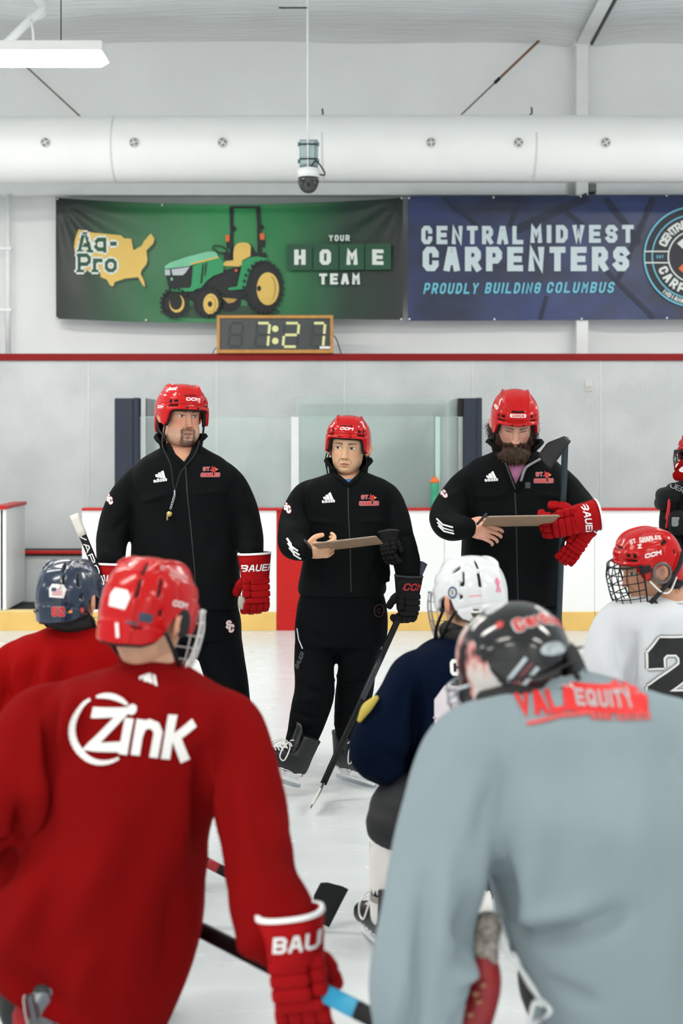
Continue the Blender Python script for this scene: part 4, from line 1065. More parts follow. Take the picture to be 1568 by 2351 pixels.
def cage(parent, H, m, zs=(.040, .012, -.020, -.050, -.080, -.105, -.128), phs=(-66, -48, -30, -12, 12, 30, 48, 66), front=.150, side=.108, r=.0016):
    def pt(pd, z):
        p = math.radians(pd); k = 1 - .30 * (max(0, -z) / .128) ** 2; fw = front * (1 - .10 * (max(0, z) / .04)) * (1 - .12 * (max(0, -z - .06) / .07) ** 2)
        return H @ Vector((side * k * math.sin(p) / math.sin(math.radians(78)), -fw * math.cos(p) ** .7 * 1.0 - .012, z))
    parts = []
    for i, z in enumerate(zs):
        ext = 76
        parts.append(tube([pt(-ext + 2 * ext * k / 12, z) for k in range(13)], r * (1.7 if i in (0, len(zs) - 1) else 1), n=6, k=2))
    for p_ in phs: parts.append(tube([pt(p_, zs[0] + (zs[-1] - zs[0]) * k / 8) for k in range(9)], r, n=6, k=2))
    for p_ in (-76, 76): parts.append(tube([pt(p_, zs[0] + (zs[-1] - zs[0]) * k / 8) for k in range(9)], r * 1.7, n=6, k=2))
    return obj('cage', join(*parts), m, parent)

# ------------------------------------------------------------------ gloves and hands
def frame(o, fingers, back, s=1.0, mirror=1):
    """local x = thumb side, y = towards the fingers, z = back of the hand"""
    y = Vector(fingers).normalized(); z = Vector(back); z = (z - y * z.dot(y)).normalized(); x = y.cross(z) * mirror
    M = Matrix.Identity(4)
    for i in range(3): M[i][0], M[i][1], M[i][2], M[i][3] = x[i] * s, y[i] * s, z[i] * s, o[i]
    return M

def glove(parent, M, m, m_trim, curl=(35, 45, 40), txt=None, m_txt=None, thumb=(.55, .75, -.45), cuff=.10, m_cuff=None, txt_h=.028, flare=1.0, spread=1.0, txt_dx=0.0):
    R3 = M.to_3x3()
    palm = join(sup((0, .045, -.004), (.056, .066, .030), (.8, .8)), limb([(0, -.03, 0), (0, .03, 0)], [.046, .05], n=16, flat=.8))
    g = obj('glove', xf(fuse([palm], .006, 2), M), M_blackglove if m is M_blackglove else m, parent)
    # cuff: a flared open tube with a doubled edge
    R_ = [((0, y, 0), (rx, 0, 0), (0, 0, rz), 2.4) for y, rx, rz in ((.012, .058, .046), (-.02, .062, .050), (-cuff * .6, .066 * flare, .054 * flare), (-cuff, .071 * flare, .059 * flare), (-cuff, .063 * flare, .051 * flare), (-cuff * .5, .056, .045))]
    cf = loft(R_, 32, cap=False); cw = xf(cf, M); obj('cuff', cw, m_cuff or m, g)
    tr = [((0, y, 0), (rx, 0, 0), (0, 0, rz), 2.4) for y, rx, rz in ((-cuff + .004, .0722 * flare, .0602 * flare), (-cuff - .005, .071 * flare, .059 * flare), (-cuff - .004, .062 * flare, .050 * flare))]
    obj('cuff_trim', xf(loft(tr, 32, cap=False), M), m_trim, g)
    # padded rolls over the back of the hand
    for i, y in enumerate((.014, .042, .070, .095)):
        wd = .058 - .002 * i
        if i < 3:
            obj('roll', xf(sup((-.012, y, .028), (.042, .0146, .015), (.38, .38)), M), m, g)
            obj('roll', xf(sup((.046, y - .004, .020), (.0165, .0146, .016), (.38, .38)), M), m, g)
        else: obj('roll', xf(sup((0, y, .024), (wd, .0125, .014), (.4, .4)), M), m, g)
    for k, (xo, ln, rr) in enumerate(((.043, .034, .0150), (.0145, .037, .0155), (-.0145, .036, .0152), (-.043, .031, .0142))):
        pos = Vector((xo, .104, .008)); ang = 0.0; segs = []
        dx = xo * .10 * spread
        for j, c in enumerate(curl):
            ang += math.radians(c); d = Vector((dx, math.cos(ang), -math.sin(ang))).normalized(); L_ = ln * (1, .92, .78)[j]
            Rm = Matrix((Vector((1, 0, 0)), d, Vector((1, 0, 0)).cross(d))).transposed()
            segs.append(sup(pos + d * L_ * .5, (rr, L_ * .54, rr * .98), (.42, .42), n=16, m=10, R=Rm)); pos = pos + d * L_
        obj('finger', xf(join(*segs), M), m, g)
    td = Vector(thumb).normalized(); t0 = Vector((.046, .012, -.010)); td2 = (td + Vector((-.25, .25, -.15))).normalized(); segs = []
    for d, L_, rr, st_ in ((td, .050, .0205, t0), (td2, .046, .0185, t0 + td * .046)):
        Rm = Matrix((d.orthogonal().normalized(), d, d.orthogonal().normalized().cross(d))).transposed(); segs.append(sup(st_ + d * L_ * .5, (rr, L_ * .58, rr), (.6, .6), n=16, m=10, R=Rm))
    obj('thumb', xf(join(*segs), M), m, g)
    if txt:
        bv = bvh_of(cw); s = R3.col[0].length
        flipx = R3.determinant() < 0
        for sd in (1,):
            Q = move(text(txt, txt_h * s, .85, .2, .12, .22), txt_dx * s)
            rr_ = (R3.col[0].normalized() * (1 if flipx else -1)); uu = -R3.col[1].normalized(); dd = -R3.col[2].normalized()
            printed('lettering', Q, onto(bv, M @ Vector((0, -cuff * .42, 0)), rr_, uu, .002, .3, dd), m_txt or M_white, g, .008)
    return g, cw

def hand_parts(M, curls=((30, 40, 30),) * 4, thumb=((.6, .6, -.3), (.1, .9, -.3)), fan=.06):
    parts = [sup((0, .045, 0), (.040, .050, .0155), (.8, .75), n=24, m=14), limb([(0, -.03, 0), (0, -.005, 0), (0, .03, 0)], [.024, .026, .033], n=16, flat=.75), sup((.026, .026, -.008), (.017, .028, .014))]
    for k, (xo, ln, rr) in enumerate(((.030, (.040, .025, .020), .0088), (.0105, (.044, .028, .021), .0090), (-.0105, (.041, .026, .020), .0086), (-.030, (.032, .020, .018), .0078))):
        pos = Vector((xo, .084, .002)); pts = [pos - Vector((0, .02, 0)), pos]; ang = 0
        for L_, c in zip(ln, curls[k]):
            ang += math.radians(c); d = Vector((fan * xo / .03, math.cos(ang), -math.sin(ang))).normalized(); pos = pos + d * L_; pts.append(pos)
        parts.append(limb(pts, [rr * 1.1, rr * 1.08, rr, rr * .93, rr * .82], n=12, k=4))
    t0 = Vector((.034, .016, -.006)); a, b = Vector(thumb[0]).normalized(), Vector(thumb[1]).normalized()
    parts.append(limb([Vector((.018, .004, -.004)), t0, t0 + a * .034, t0 + a * .034 + b * .030], [.014, .0135, .0118, .0095], n=12, k=4))
    return [xf(p, M) for p in parts]

# ------------------------------------------------------------------ skates and sticks
M_boot = mat('skate_boot', (26, 28, 31), .4, var=.1, vscale=30); M_lace = mat('lace', (232, 232, 228), .7, var=0.02)
M_holder = mat('holder_white', (236, 238, 238), .35, var=.02)
def skate(parent, M, detail=True, mh=None):
    """local: x towards the toe, z up from the blade edge, origin under the heel"""
    rings = []
    for x, z, hw, hh in ((-.035, .125, .022, .050), (-.02, .115, .034, .062), (.03, .112, .040, .060), (.09, .112, .040, .052), (.15, .106, .043, .042), (.20, .100, .045, .036), (.235, .097, .040, .031), (.255, .094, .026, .022)):
        rings.append(((x, 0, z), (0, hw, 0), (0, 0, hh), 2.5))
    foot = loft(rings, 24)
    shaft = loft([((.022, 0, .10), (.060, 0, 0), (0, .042, 0), 2.4), ((.016, 0, .16), (.056, 0, 0), (0, .042, 0), 2.4), ((.010, 0, .215), (.054, 0, 0), (0, .044, 0), 2.4), ((.006, 0, .245), (.055, 0, 0), (0, .046, 0), 2.4)], 24)
    bt = obj('skate', xf(fuse([foot, shaft], .006, 3), M), M_boot, parent)
    obj('tongue', xf(loft([((.085, 0, .15), (.012, 0, .016), (0, .034, 0), 2.5), ((.072, 0, .20), (.011, 0, .006), (0, .036, 0), 2.5), ((.076, 0, .262), (.008, 0, .002), (0, .034, 0), 2.5), ((.088, 0, .288), (.005, 0, .002), (0, .028, 0), 2.5)], 20), M), M_boot, bt)
    obj('toe_cap', xf(sup((.228, 0, .094), (.036, .043, .036), (.8, .8)), M), mat('toe_cap', (20, 21, 23), .25, coat=.3), bt)
    hl = []
    for x0, x1, xa, xb in ((-.02, .075, -.005, .06), (.155, .245, .170, .232)):
        hl.append(loft([(((x0 + x1) / 2, 0, .072), ((x1 - x0) / 2, 0, 0), (0, .030, 0), 3.5), (((x0 + x1) / 2, 0, .060), ((x1 - x0) / 2, 0, 0), (0, .026, 0), 3.5), (((xa + xb) / 2, 0, .038), ((xb - xa) / 2, 0, 0), (0, .010, 0), 3.5), (((xa + xb) / 2, 0, .026), ((xb - xa) / 2 + .005, 0, 0), (0, .008, 0), 3.5)], 20))
    hl.append(box((-.028, -.0075, .020), (.262, .0075, .034), .003)); hl.append(box((-.02, -.03, .066), (.245, .03, .076), .003))
    obj('holder', xf(join(*hl), M), mh or M_holder, bt, smooth=False)
    bl_ = [(-.040, .010), (-.034, .003), (-.01, 0), (.20, 0), (.25, .004), (.275, .014), (.276, .024), (-.034, .024)]
    V = [(x, s * .0016, z) for s in (-1, 1) for x, z in bl_]; n = len(bl_)
    obj('blade', xf((np.array(V), [tuple(range(n)), tuple(range(2 * n - 1, n - 1, -1))] + [(i, i + n, (i + 1) % n + n, (i + 1) % n) for i in range(n)]), M), M_steel, bt, smooth=False)
    if detail:
        pts = []
        for k in range(6):
            x = .175 - .018 * k; z = .146 + .004 * k + .012 * max(0, k - 2); s = -1 if k % 2 else 1
            obj('lace', xf(limb([(x, -.026, z - .006), (x - .004, 0, z + .003), (x - .008, .026, z - .006)], [.0036] * 3, n=6, k=3, round_end=False), M), M_lace, bt)
        for s in (-1, 1):
            obj('lace', xf(limb([(.105, s * .006, .188), (.125, s * .030, .186), (.150, s * .050, .160), (.150, s * .054, .120), (.120, s * .050, .110), (.105, s * .034, .165), (.103, s * .006, .186)], [.0036] * 7, n=6, k=4, round_end=False), M), M_lace, bt)
            obj('lace', xf(limb([(.105, s * .004, .188), (.135, s * .020, .196), (.165, s * .030, .175), (.185, s * .034, .150)], [.0032] * 4, n=6, k=4, round_end=False), M), M_lace, bt)
        for s in (-1, 1):
            for k in range(8): obj('rivet', xf(sup((-.01 + .033 * k, s * .031, .073), (.004, .002, .004), n=6, m=5), M), M_dkmetal, bt)
    return bt

def skate_M(heel, toe_dir, up=(0, 0, 1), s=1.0):
    x = Vector(toe_dir).normalized(); z = Vector(up); z = (z - x * z.dot(x)).normalized(); y = z.cross(x); M = Matrix.Identity(4)
    for i in range(3): M[i][0], M[i][1], M[i][2], M[i][3] = x[i] * s, y[i] * s, z[i] * s, heel[i]
    return M

def bar(a, b, w, h, side, n=10):
    """rectangular shaft; side = direction of the wide face's normal"""
    a, b = Vector(a), Vector(b); d = (b - a).normalized(); s = Vector(side); s = (s - d * s.dot(d)).normalized(); t = d.cross(s)
    return loft([(a.lerp(b, k / n), t * w / 2, s * h / 2, 5.0) for k in range(n + 1)], 16)

def stick(label, butt, heel, blade_dir, blade_up, m_shaft, m_blade, tape=None, length=.29, w=.030, h=.021, side=(0, -1, 0), m_butt=None, curve=.025, height=.072, bands=()):
    e = empty('hockey_stick', heel, label, 'hockey stick')
    butt, heel = Vector(butt), Vector(heel); d = (heel - butt).normalized()
    sv = bar(butt, heel, w, h, side); sh = obj('shaft', sv, m_shaft, e)
    obj('butt_end', bar(butt - d * .012, butt + d * .10, w * 1.18, h * 1.25, side, 4), m_butt or M_strap, e)
    for t0, t1, mm in bands: obj('shaft_band', bar(butt.lerp(heel, t0), butt.lerp(heel, t1), w * 1.02, h * 1.03, side, 3), mm, sh)
    bd_ = Vector(blade_dir).normalized(); bu = Vector(blade_up); bu = (bu - bd_ * bu.dot(bd_)).normalized(); nn = bd_.cross(bu)
    rings = []
    for k in range(13):
        t = k / 12; hgt = height * (.55 + .6 * min(1, t * 2.2)) * (1 - .75 * max(0, (t - .82) / .18) ** 2); c = heel + bd_ * length * t + nn * curve * t ** 2 + bu * (hgt * .5 - height * .30 - .01)
        rings.append((c, bu * hgt / 2, nn * (.006 - .003 * t), 4.0))
    obj('blade', loft(rings, 16), m_blade, e)
    if tape:
        t0, t1 = tape[1]; rr = [(c, u * 1.03, v * 1.35, p) for i, (c, u, v, p) in enumerate(rings) if t0 <= i / 12 <= t1]; obj('blade_tape', loft(rr, 16), tape[0], e)
    return e, sv

def person(label, loc): return empty('person', loc, label, 'person')
def depth_at(bv, px, py, Y):
    o = Vector((0, 0, CH)); h = bv.ray_cast(o, (P(px, py, Y) - o).normalized(), 30)[0]
    return h.y if h is not None and abs(h.y - Y) < .6 else Y
def px_print(name, Q, cx, cy, Y, bv, m, parent, rot=0, off=.003, L=5, d=(0, 1, 0)):
    """print measured in photograph pixels at depth Y, laid on cloth"""
    Y = depth_at(bv, cx, cy, Y); s = Y / F
    return printed(name, move(Q, s=s, rot=rot), onto(bv, P(cx, cy, Y), (1, 0, 0), (0, 0, 1), off, 1.6, d), m, parent, L * s)

def brand_bars(w):
    k = w / 28.0; Q = []
    for x, h in ((-11, 7), (-3, 12.5), (5.5, 18)):
        Q.append([np.array(p) * k for p in ((x, 0), (x + 7.5, 0), (x + 7.5 - .55 * h + h * .05, h), (x + 1.2 - .55 * h + h * .1, h * .78))])
    return Q
def crest(parent, cx, cy, Y, bv, sc=1.0, rot=0):
    S_ = lambda Q: move(Q, s=sc)
    t1 = move(text('ST.', 9.5, .8, .2, .12), -9, 8); t2 = move(text('CHARLES', 10, .62, .2, .06), 0, -7)
    for nm, Q in (('crest_outline', fatten(t1, 1.7) + fatten(t2, 1.7)), ): px_print(nm, S_(Q), cx, cy, Y, bv, mat('crest_white', (196, 166, 166), .6, var=0), parent, rot, .0025, 6)
    px_print('crest_lettering', S_(t1 + t2), cx, cy, Y, bv, M_redprint, parent, rot, .0035, 6)
    px_print('crest_bird', S_(poly([(1, 3), (2, 9), (3, 17), (6, 12), (11, 13), (15, 9), (19, 7), (15, 4), (12, 1), (8, -2), (5, 0)])), cx, cy, Y, bv, mat('bird_red', (178, 28, 36), .6, var=0), parent, rot, .0045, 6)
    px_print('crest_beak', S_(poly([(13, 8.5), (19, 7), (15, 4.2), (12, 5)])), cx, cy, Y, bv, mat('bird_beak', (200, 150, 60), .6, var=0), parent, rot, .0052, 6)
def mono(parent, cx, cy, Y, bv, h=18, rot=0, d=(0, 1, 0)):
    Q = move(text('S', h, .6, .24), -h * .14, h * .22) + move(text('C', h, .6, .24), h * .2, -h * .24)
    px_print('monogram_edge', fatten(Q, 2.4), cx, cy, Y, bv, mat('mono_edge', (120, 30, 36), .6, var=0), parent, rot, .0025, 6, d); px_print('monogram', Q, cx, cy, Y, bv, mat('mono_pale', (228, 214, 214), .6, var=0), parent, rot, .0038, 6, d)

def collar(parent, c, rx, ry, h, gap, m, lean=.02, flare=.018, drop=.05, name='collar', tilt=0.0, th=.007):
    """standing collar open in front: c base centre, gap half-angle of the opening (degrees)"""
    n = 40; a = np.radians(np.linspace(gap, 360 - gap, n)); V = []
    prof = ((0, 0), (.35, .25), (.7, .55), (.95, .9), (1.0, 1.35), (.86, 1.75))
    for t, fl in prof:
        for q in a:
            fr = max(0, math.cos(q)); z = h * t - drop * fr ** 2 - h * .25 * t * fr; V.append((c[0] + (rx + flare * fl) * math.sin(q) + tilt * t * h, c[1] - (ry + flare * fl) * math.cos(q) - lean * t, c[2] + z))
    o = obj(name, (np.array(V), grid_faces(len(prof), n)), m, parent)
    md = o.modifiers.new('thick', 'SOLIDIFY'); md.thickness = th; md.offset = 0
    return o
# ================================================================== the three coaches
M_jacket = mat('jacket_black', (8, 11, 13), .85, spec=.12, var=.12, vscale=5, bump=.22, bscale=380)
M_trouser = mat('trouser_black', (7, 9, 12), .88, spec=.1, var=.1, bump=.2, bscale=380)
M_zip = mat('zip_grey', (17, 20, 22), .5, var=.05)
cloth_nz = [(.006, (6, 6, 2.6)), (.003, (15, 15, 7))]
def spine_line(parent, bv, pts, Y, m, w=.006, name='zip'):
    m_ = pts[len(pts) // 2]; Y = depth_at(bv, m_[0], m_[1], Y); s = Y / F; Q = strip([(p[0] - 784, 988 - p[1]) for p in pts], w / s)
    return printed(name, move(Q, s=s), onto(bv, P(784, 988, Y), (1, 0, 0), (0, 0, 1), .002, 1.6, (0, 1, 0)), m, parent, .015)

def lapel(parent, left, right, Y, bv):
    for side in (left, right):
        pts = []
        for a, b in zip(side[:-1], side[1:]):
            for k in range(4): pts.append((a[0] + (b[0] - a[0]) * k / 4, a[1] + (b[1] - a[1]) * k / 4))
        pts.append(side[-1]); W = []
        for p in pts:
            o_ = Vector((0, 0, CH)); h = bv.ray_cast(o_, (P(p[0], p[1], Y) - o_).normalized(), 30)[0]
            if h is not None: W.append(h)
        if len(W) > 2: obj('lapel', limb(W, [.013] * len(W), n=10, k=2, flat=.8), M_jacket, parent)

# ------------------------------------------------------------------ left coach
Y1 = 7.2
c1 = person('tall heavy coach in black with a goatee and red helmet, whistle on his chest', (P(420, 0, Y1).x, Y1, 0))
rows1 = [(383,1020,452,1020,.075),(350,1040,488,1040,.105),(322,1058,518,1058,.13),(300,1090,540,1090,.15),(300,1130,548,1130,.17),(306,1180,546,1180,.18),(303,1240,546,1240,.19),(300,1300,549,1300,.195),(302,1360,552,1360,.19),(305,1393,550,1393,.185)]
armL1 = ([P(352,1082,7.2), P(312,1112,7.2), P(283,1160,7.19), P(259,1228,7.13), P(254,1292,7.02)], [.072, .080, .086, .083, .070])
armR1 = ([P(494,1082,7.2), P(530,1110,7.2), P(553,1160,7.19), P(570,1218,7.15), P(577,1270,7.08)], [.072, .078, .082, .074, .062])
jv = fuse([tor(rows1, Y1), limb(*armL1, n=20), limb(*armR1, n=20)], .009, 6)
jv = folds2(jv, [(330,1150,400,1128,Y1,.010,.014),(450,1132,520,1124,Y1,.010,.014),(300,1180,270,1215,Y1,-.010,.02),(265,1240,290,1262,Y1,-.012,.016),(255,1255,285,1275,Y1,.010,.014),(560,1170,580,1195,Y1,-.01,.016),(560,1230,596,1240,Y1,-.010,.014),(330,1260,420,1330,Y1,-.008,.03),(520,1200,470,1290,Y1,-.007,.03),(300,1100,330,1170,Y1,-.012,.02),(535,1100,520,1180,Y1,-.012,.02)], nz=cloth_nz, seed=3)
jc = carve(jv, [(372,1005),(455,1005),(450,1030),(423,1068),(392,1040)], 7.2)
j1 = obj('jacket', jc, M_jacket, c1); bj = bvh_of(jv)
H1 = Hm(417, 954, Y1, 27, 3, 2, 1.12)
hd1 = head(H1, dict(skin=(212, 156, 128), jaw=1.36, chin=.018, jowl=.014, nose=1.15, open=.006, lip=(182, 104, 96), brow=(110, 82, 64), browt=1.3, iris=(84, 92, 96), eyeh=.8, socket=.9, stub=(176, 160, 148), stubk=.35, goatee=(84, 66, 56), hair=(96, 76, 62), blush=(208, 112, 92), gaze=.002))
neck = limb([H1 @ Vector((-.005, .030, -.03)), P(412, 1012, 7.23), P(416, 1062, 7.22)], [.060, .068, .088], n=20)
legs1 = [(P(382,1440,Y1), P(368,1590,7.18), P(358,1700,7.2)), (P(492,1440,Y1), P(528,1590,7.15), P(546,1700,7.15))]
body(c1, [neck, tor(shrink(rows1, .9, .86), Y1)] + [limb(a, [r * .6 for r in rr]) for a, rr in (armL1, armR1)] + [limb(l, [.09, .07, .055]) for l in legs1] + [limb([P(430,1380,Y1), P(430,1410,Y1)], [.12, .10])], (212, 156, 128), M_skin, hd1)
collar(c1, P(416, 1040, 7.2), .098, .085, .095, 42, M_jacket, lean=.015, flare=.020, drop=.055)
tv = fuse([tor([(318,1375,540,1375,.165),(314,1420,551,1420,.17),(320,1465,553,1465,.165)], Y1), sup(P(436,1468,Y1), (.15,.13,.10)), limb(legs1[0], [.125, .105, .085], n=18), limb(legs1[1], [.125, .100, .082], n=18)], .010, 5)
tv = folds2(tv, [(480,1560,560,1600,Y1,-.012,.02),(500,1600,560,1640,Y1,.012,.02),(500,1660,560,1680,Y1,-.012,.016)], nz=cloth_nz, seed=9)
t1 = obj('trousers', tv, M_trouser, c1); bt1 = bvh_of(tv)
H1h = H1 @ Matrix.Translation((0, .002, -.019)) @ Matrix.Scale(1.09, 4)
hm1, hv1 = helmet(c1, H1h, M_red, VENTS_F + VENTS_B); bh = bvh_of(hv1)
hdecal(hm1, bh, H1h, text('CCM', .0155, 1.25, .26, .10, .25), 2, .0765, M_white)
hdecal(hm1, bh, H1h, text('CCM', .013, 1.25, .26, .10, .2), -78, .050, M_white)
hdecal(hm1, bh, H1h, text('CARDS', .014, .8, .22, .08, .2), -58, .118, M_white)
straps(hm1, H1, [[(-.086, -.045, -.026), (-.088, -.035, -.055), (-.090, -.030, -.088), (-.086, -.030, -.100)], [(-.092, .052, -.036), (-.094, .03, -.065), (-.090, -.02, -.092), (-.086, -.03, -.118)], [(.088, -.045, -.026), (.088, -.05, -.06), (.084, -.045, -.10), (.075, -.04, -.13)]], .0052)
obj('strap_buckle', xf(sup((-.088, -.029, -.098), (.010, .009, .012), (.6, .6)), H1), M_strap, hm1)
px_print('chest_logo', brand_bars(28), 368, 1097, Y1, bj, M_white, j1, -10); px_print('chest_lettering', text('adidas', 9, .62, .2, .10), 368, 1102, Y1, bj, M_white, j1, 8)
crest(j1, 483, 1084, Y1, bj, .9); mono(j1, 251, 1146, Y1, bj, 17, 14); mono(t1, 527, 1438, Y1, bt1, 19, -4)
lapel(j1, [(386,1022),(398,1045),(423,1068)], [(448,1024),(440,1045),(424,1068)], 7.2, bj)
spine_line(j1, bj, [(424, 1070), (430, 1140), (437, 1200), (447, 1300), (452, 1390)], Y1, M_zip)
gL, _ = glove(c1, frame(P(586, 1325, 7.05), (.04, -.02, -1), (.30, -.95, 0), 1.16, 1), M_redglove, M_white, (28, 42, 45), 'BAUER', M_white, (.35, .55, -.6), txt_h=.029, flare=1.0)
gR, _ = glove(c1, frame(P(262, 1350, 6.98), (-.02, -.05, -1), (-.30, -.95, 0), 1.16, -1), M_redglove, M_white, (28, 42, 45), 'BAUER', M_white, (.35, .55, -.6), txt_h=.029)
obj('palm_patch', sup(P(556, 1383, 7.04), (.022, .02, .035), (.7, .7)), mat('palm_grey', (176, 170, 160), .7), gL)
for (px, dx, yy) in ((548, .6, Y1 - .02), (350, -.5, Y1)):
    skate(c1, skate_M(P(px, 1000, yy) * 1 - Vector((0, 0, P(px, 1000, yy).z)), (dx * .8, -.75, 0)))
wt = empty('whistle', P(388, 1183, Y1 - .22), 'brass whistle hanging on a black lanyard on the left coach\'s chest', 'whistle')
lan = [P(372, 1005, 7.1), P(375, 1030, 7.03), P(392, 1070, 7.01), P(401, 1124, 7.0), P(415, 1085, 7.0), P(446, 1045, 7.02), P(458, 1012, 7.1)]
obj('lanyard', tube(lan, .0032, n=6, k=5), M_strap, wt); obj('clasp', box(P(399, 1137, 6.995) , P(403, 1125, 7.005)), M_steel, wt, smooth=False)
for k in range(6): 
    q = P(400 - 1.6 * k, 1139 + 5.5 * k, 7.0); obj('chain_link', tube([q + Vector((0, 0, .006)), q + Vector((.005, 0, 0)), q - Vector((0, 0, .006)), q - Vector((.005, 0, 0)), q + Vector((0, 0, .006))], .0016, n=6, k=3), M_steel, wt)
M_brass = mat('whistle_brass', (196, 170, 110), .3, metal=.7)
w0 = P(389, 1180, 7.0)
obj('barrel', loft([(w0 + Vector((0, -.011, 0)), (.013, 0, 0), (0, 0, .013)), (w0 + Vector((0, .011, 0)), (.013, 0, 0), (0, 0, .013))], 18), M_brass, wt)
obj('mouthpiece', box(w0 + Vector((-.013, -.010, -.030)), w0 + Vector((-.006, .010, .004)), .002), M_brass, wt)
# his stick, butt end up
M_st1 = mat('stick_black', (13, 14, 16), .45, spec=.25, var=.05); M_stw = mat('stick_white', (226, 228, 228), .4, var=.03); M_cy = mat('stick_cyan', (40, 150, 190), .4); M_tape = mat('white_tape', (218, 214, 206), .8)
s1, sv1 = stick('black and white hockey stick held by the left coach, white butt end up', P(172, 1186, 6.95), P(480, 1930, 6.9), (.9, -.4, 0), (0, 0, 1), M_st1, M_st1, side=(-.3, -1, 0), m_butt=M_tape, w=.034, h=.024)
bs = bvh_of(sv1); dd_ = (P(480, 1930, 6.9) - P(172, 1186, 6.95)).normalized()
printed('lettering', text('VAPOR', .024, 1.9, .2, .5), onto(bs, P(212, 1282, 6.944), dd_, Vector((0, 0, 1)), .002, .4, (0, 1, 0)), M_white, s1, .02)
printed('lettering', text('X', .018, 1.0, .2), onto(bs, P(177, 1197, 6.944), dd_, Vector((0, 0, 1)), .002, .4, (0, 1, 0)), mat('x_gold', (200, 190, 160), .5, var=0), s1, .02)

# ------------------------------------------------------------------ middle coach
Y2 = 7.1
c2 = person('shorter middle coach in black tracksuit and red helmet holding a clipboard', (P(785, 0, Y2).x, Y2, 0))
rows2 = [(762,1082,836,1082,.065),(735,1092,862,1092,.09),(708,1103,888,1103,.11),(690,1125,900,1125,.125),(694,1165,896,1165,.14),(700,1210,890,1210,.145),(698,1260,886,1260,.145),(690,1310,884,1310,.145),(684,1350,888,1350,.145),(687,1366,882,1366,.143)]
armL2 = ([P(738,1120,7.1), P(705,1138,7.1), P(685,1178,7.08), P(676,1220,7.0), P(676,1250,6.88), P(700,1264,6.80)], [.058, .072, .080, .080, .070, .052])
armR2 = ([P(852,1120,7.1), P(882,1138,7.1), P(902,1182,7.08), P(917,1240,7.04), P(933,1290,6.98), P(936,1330,6.95)], [.058, .070, .076, .076, .068, .056])
jv = fuse([tor(rows2, Y2), limb(*armL2, n=20), limb(*armR2, n=20), limb([P(872,1290,7.08), P(885,1325,7.05), P(892,1333,7.04)], [.05, .03, .012])], .0085, 5)
jv = folds2(jv, [(700,1192,780,1196,Y2,.010,.012),(825,1192,885,1194,Y2,.010,.012),(655,1215,690,1232,Y2,-.012,.014),(650,1240,700,1246,Y2,.012,.013),(660,1200,700,1212,Y2,.010,.014),(700,1130,712,1190,Y2,-.012,.016),(888,1130,880,1190,Y2,-.012,.016),(905,1230,945,1222,Y2,-.010,.014),(915,1275,960,1262,Y2,-.010,.014),(920,1300,962,1310,Y2,.008,.012),(870,1280,840,1340,Y2,-.008,.02),(705,1290,760,1340,Y2,-.007,.024)], nz=cloth_nz, seed=21)
jc = carve(jv, [(757,1072),(838,1072),(830,1086),(801,1113),(770,1090)], 7.1)
j2 = obj('jacket', jc, M_jacket, c2); bj = bvh_of(jv)
H2 = Hm(799, 1027, Y2, -8, 2, 3.5, 1.08)
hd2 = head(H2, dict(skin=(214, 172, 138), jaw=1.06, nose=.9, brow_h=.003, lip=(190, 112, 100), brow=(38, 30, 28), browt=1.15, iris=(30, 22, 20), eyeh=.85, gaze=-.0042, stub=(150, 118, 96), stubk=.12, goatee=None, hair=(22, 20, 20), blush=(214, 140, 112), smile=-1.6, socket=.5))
neck = limb([H2 @ Vector((0, .030, -.03)), P(800, 1080, 7.13), P(798, 1122, 7.12)], [.052, .055, .075], n=20)
legs2 = [(P(730,1440,7.1), P(722,1520,7.08), P(722,1590,7.04), P(706,1650,7.03), P(690,1700,7.02)), (P(832,1440,7.1), P(822,1520,7.1), P(812,1600,7.12), P(800,1650,7.13), P(796,1690,7.14))]
hM = frame(P(704, 1265, 6.80), (1, -.10, .08), (-.1, -.86, -.50), 1.15, -1)
hand2 = hand_parts(hM, ((38, 52, 34), (44, 55, 34), (50, 55, 34), (55, 55, 34)), ((.55, .75, -.35), (.05, .95, -.35)))
body(c2, [neck, tor(shrink(rows2, .9, .86), Y2)] + [limb(a, [r * .55 for r in rr]) for a, rr in (armL2, armR2)] + [limb(l, [.08, .07, .062, .055, .045]) for l in legs2] + [limb([P(785,1350,Y2), P(785,1390,Y2)], [.10, .09])], (214, 172, 138), M_skin, hd2, [hand2])
obj('undershirt', fuse([tor(shrink(rows2[1:6], .95, .93), Y2)], .010, 3), mat('shirt_blue', (54, 110, 168), .8), c2)
collar(c2, P(800, 1096, 7.1), .088, .075, .095, 36, M_jacket, lean=.012, flare=.018, drop=.05)
tv = fuse([tor([(692,1355,880,1355,.13),(682,1390,888,1390,.14),(677,1440,890,1440,.145),(680,1480,886,1480,.14)], Y2), sup(P(780,1470,Y2), (.12,.11,.07)), limb(legs2[0], [.108, .100, .098, .092, .076], n=20), limb(legs2[1], [.112, .100, .090, .074, .055], n=20)], .009, 5)
tv = folds2(tv, [(690,1560,760,1590,Y2,-.016,.016),(680,1600,745,1585,Y2,.014,.016),(672,1622,735,1640,Y2,-.014,.016),(660,1668,735,1660,Y2,-.014,.014),(655,1690,725,1694,Y2,.012,.012),(775,1570,850,1560,Y2,-.014,.016),(780,1600,850,1585,Y2,.014,.016),(770,1636,830,1625,Y2,-.016,.014),(768,1665,820,1668,Y2,.014,.012),(775,1480,700,1440,Y2,-.010,.02),(785,1490,850,1440,Y2,-.010,.02),(690,1400,700,1470,Y2,-.01,.02)], nz=[(.007, (7, 7, 4)), (.004, (16, 16, 9))], seed=5)
t2 = obj('trousers', tv, M_trouser, c2); bt2 = bvh_of(tv)
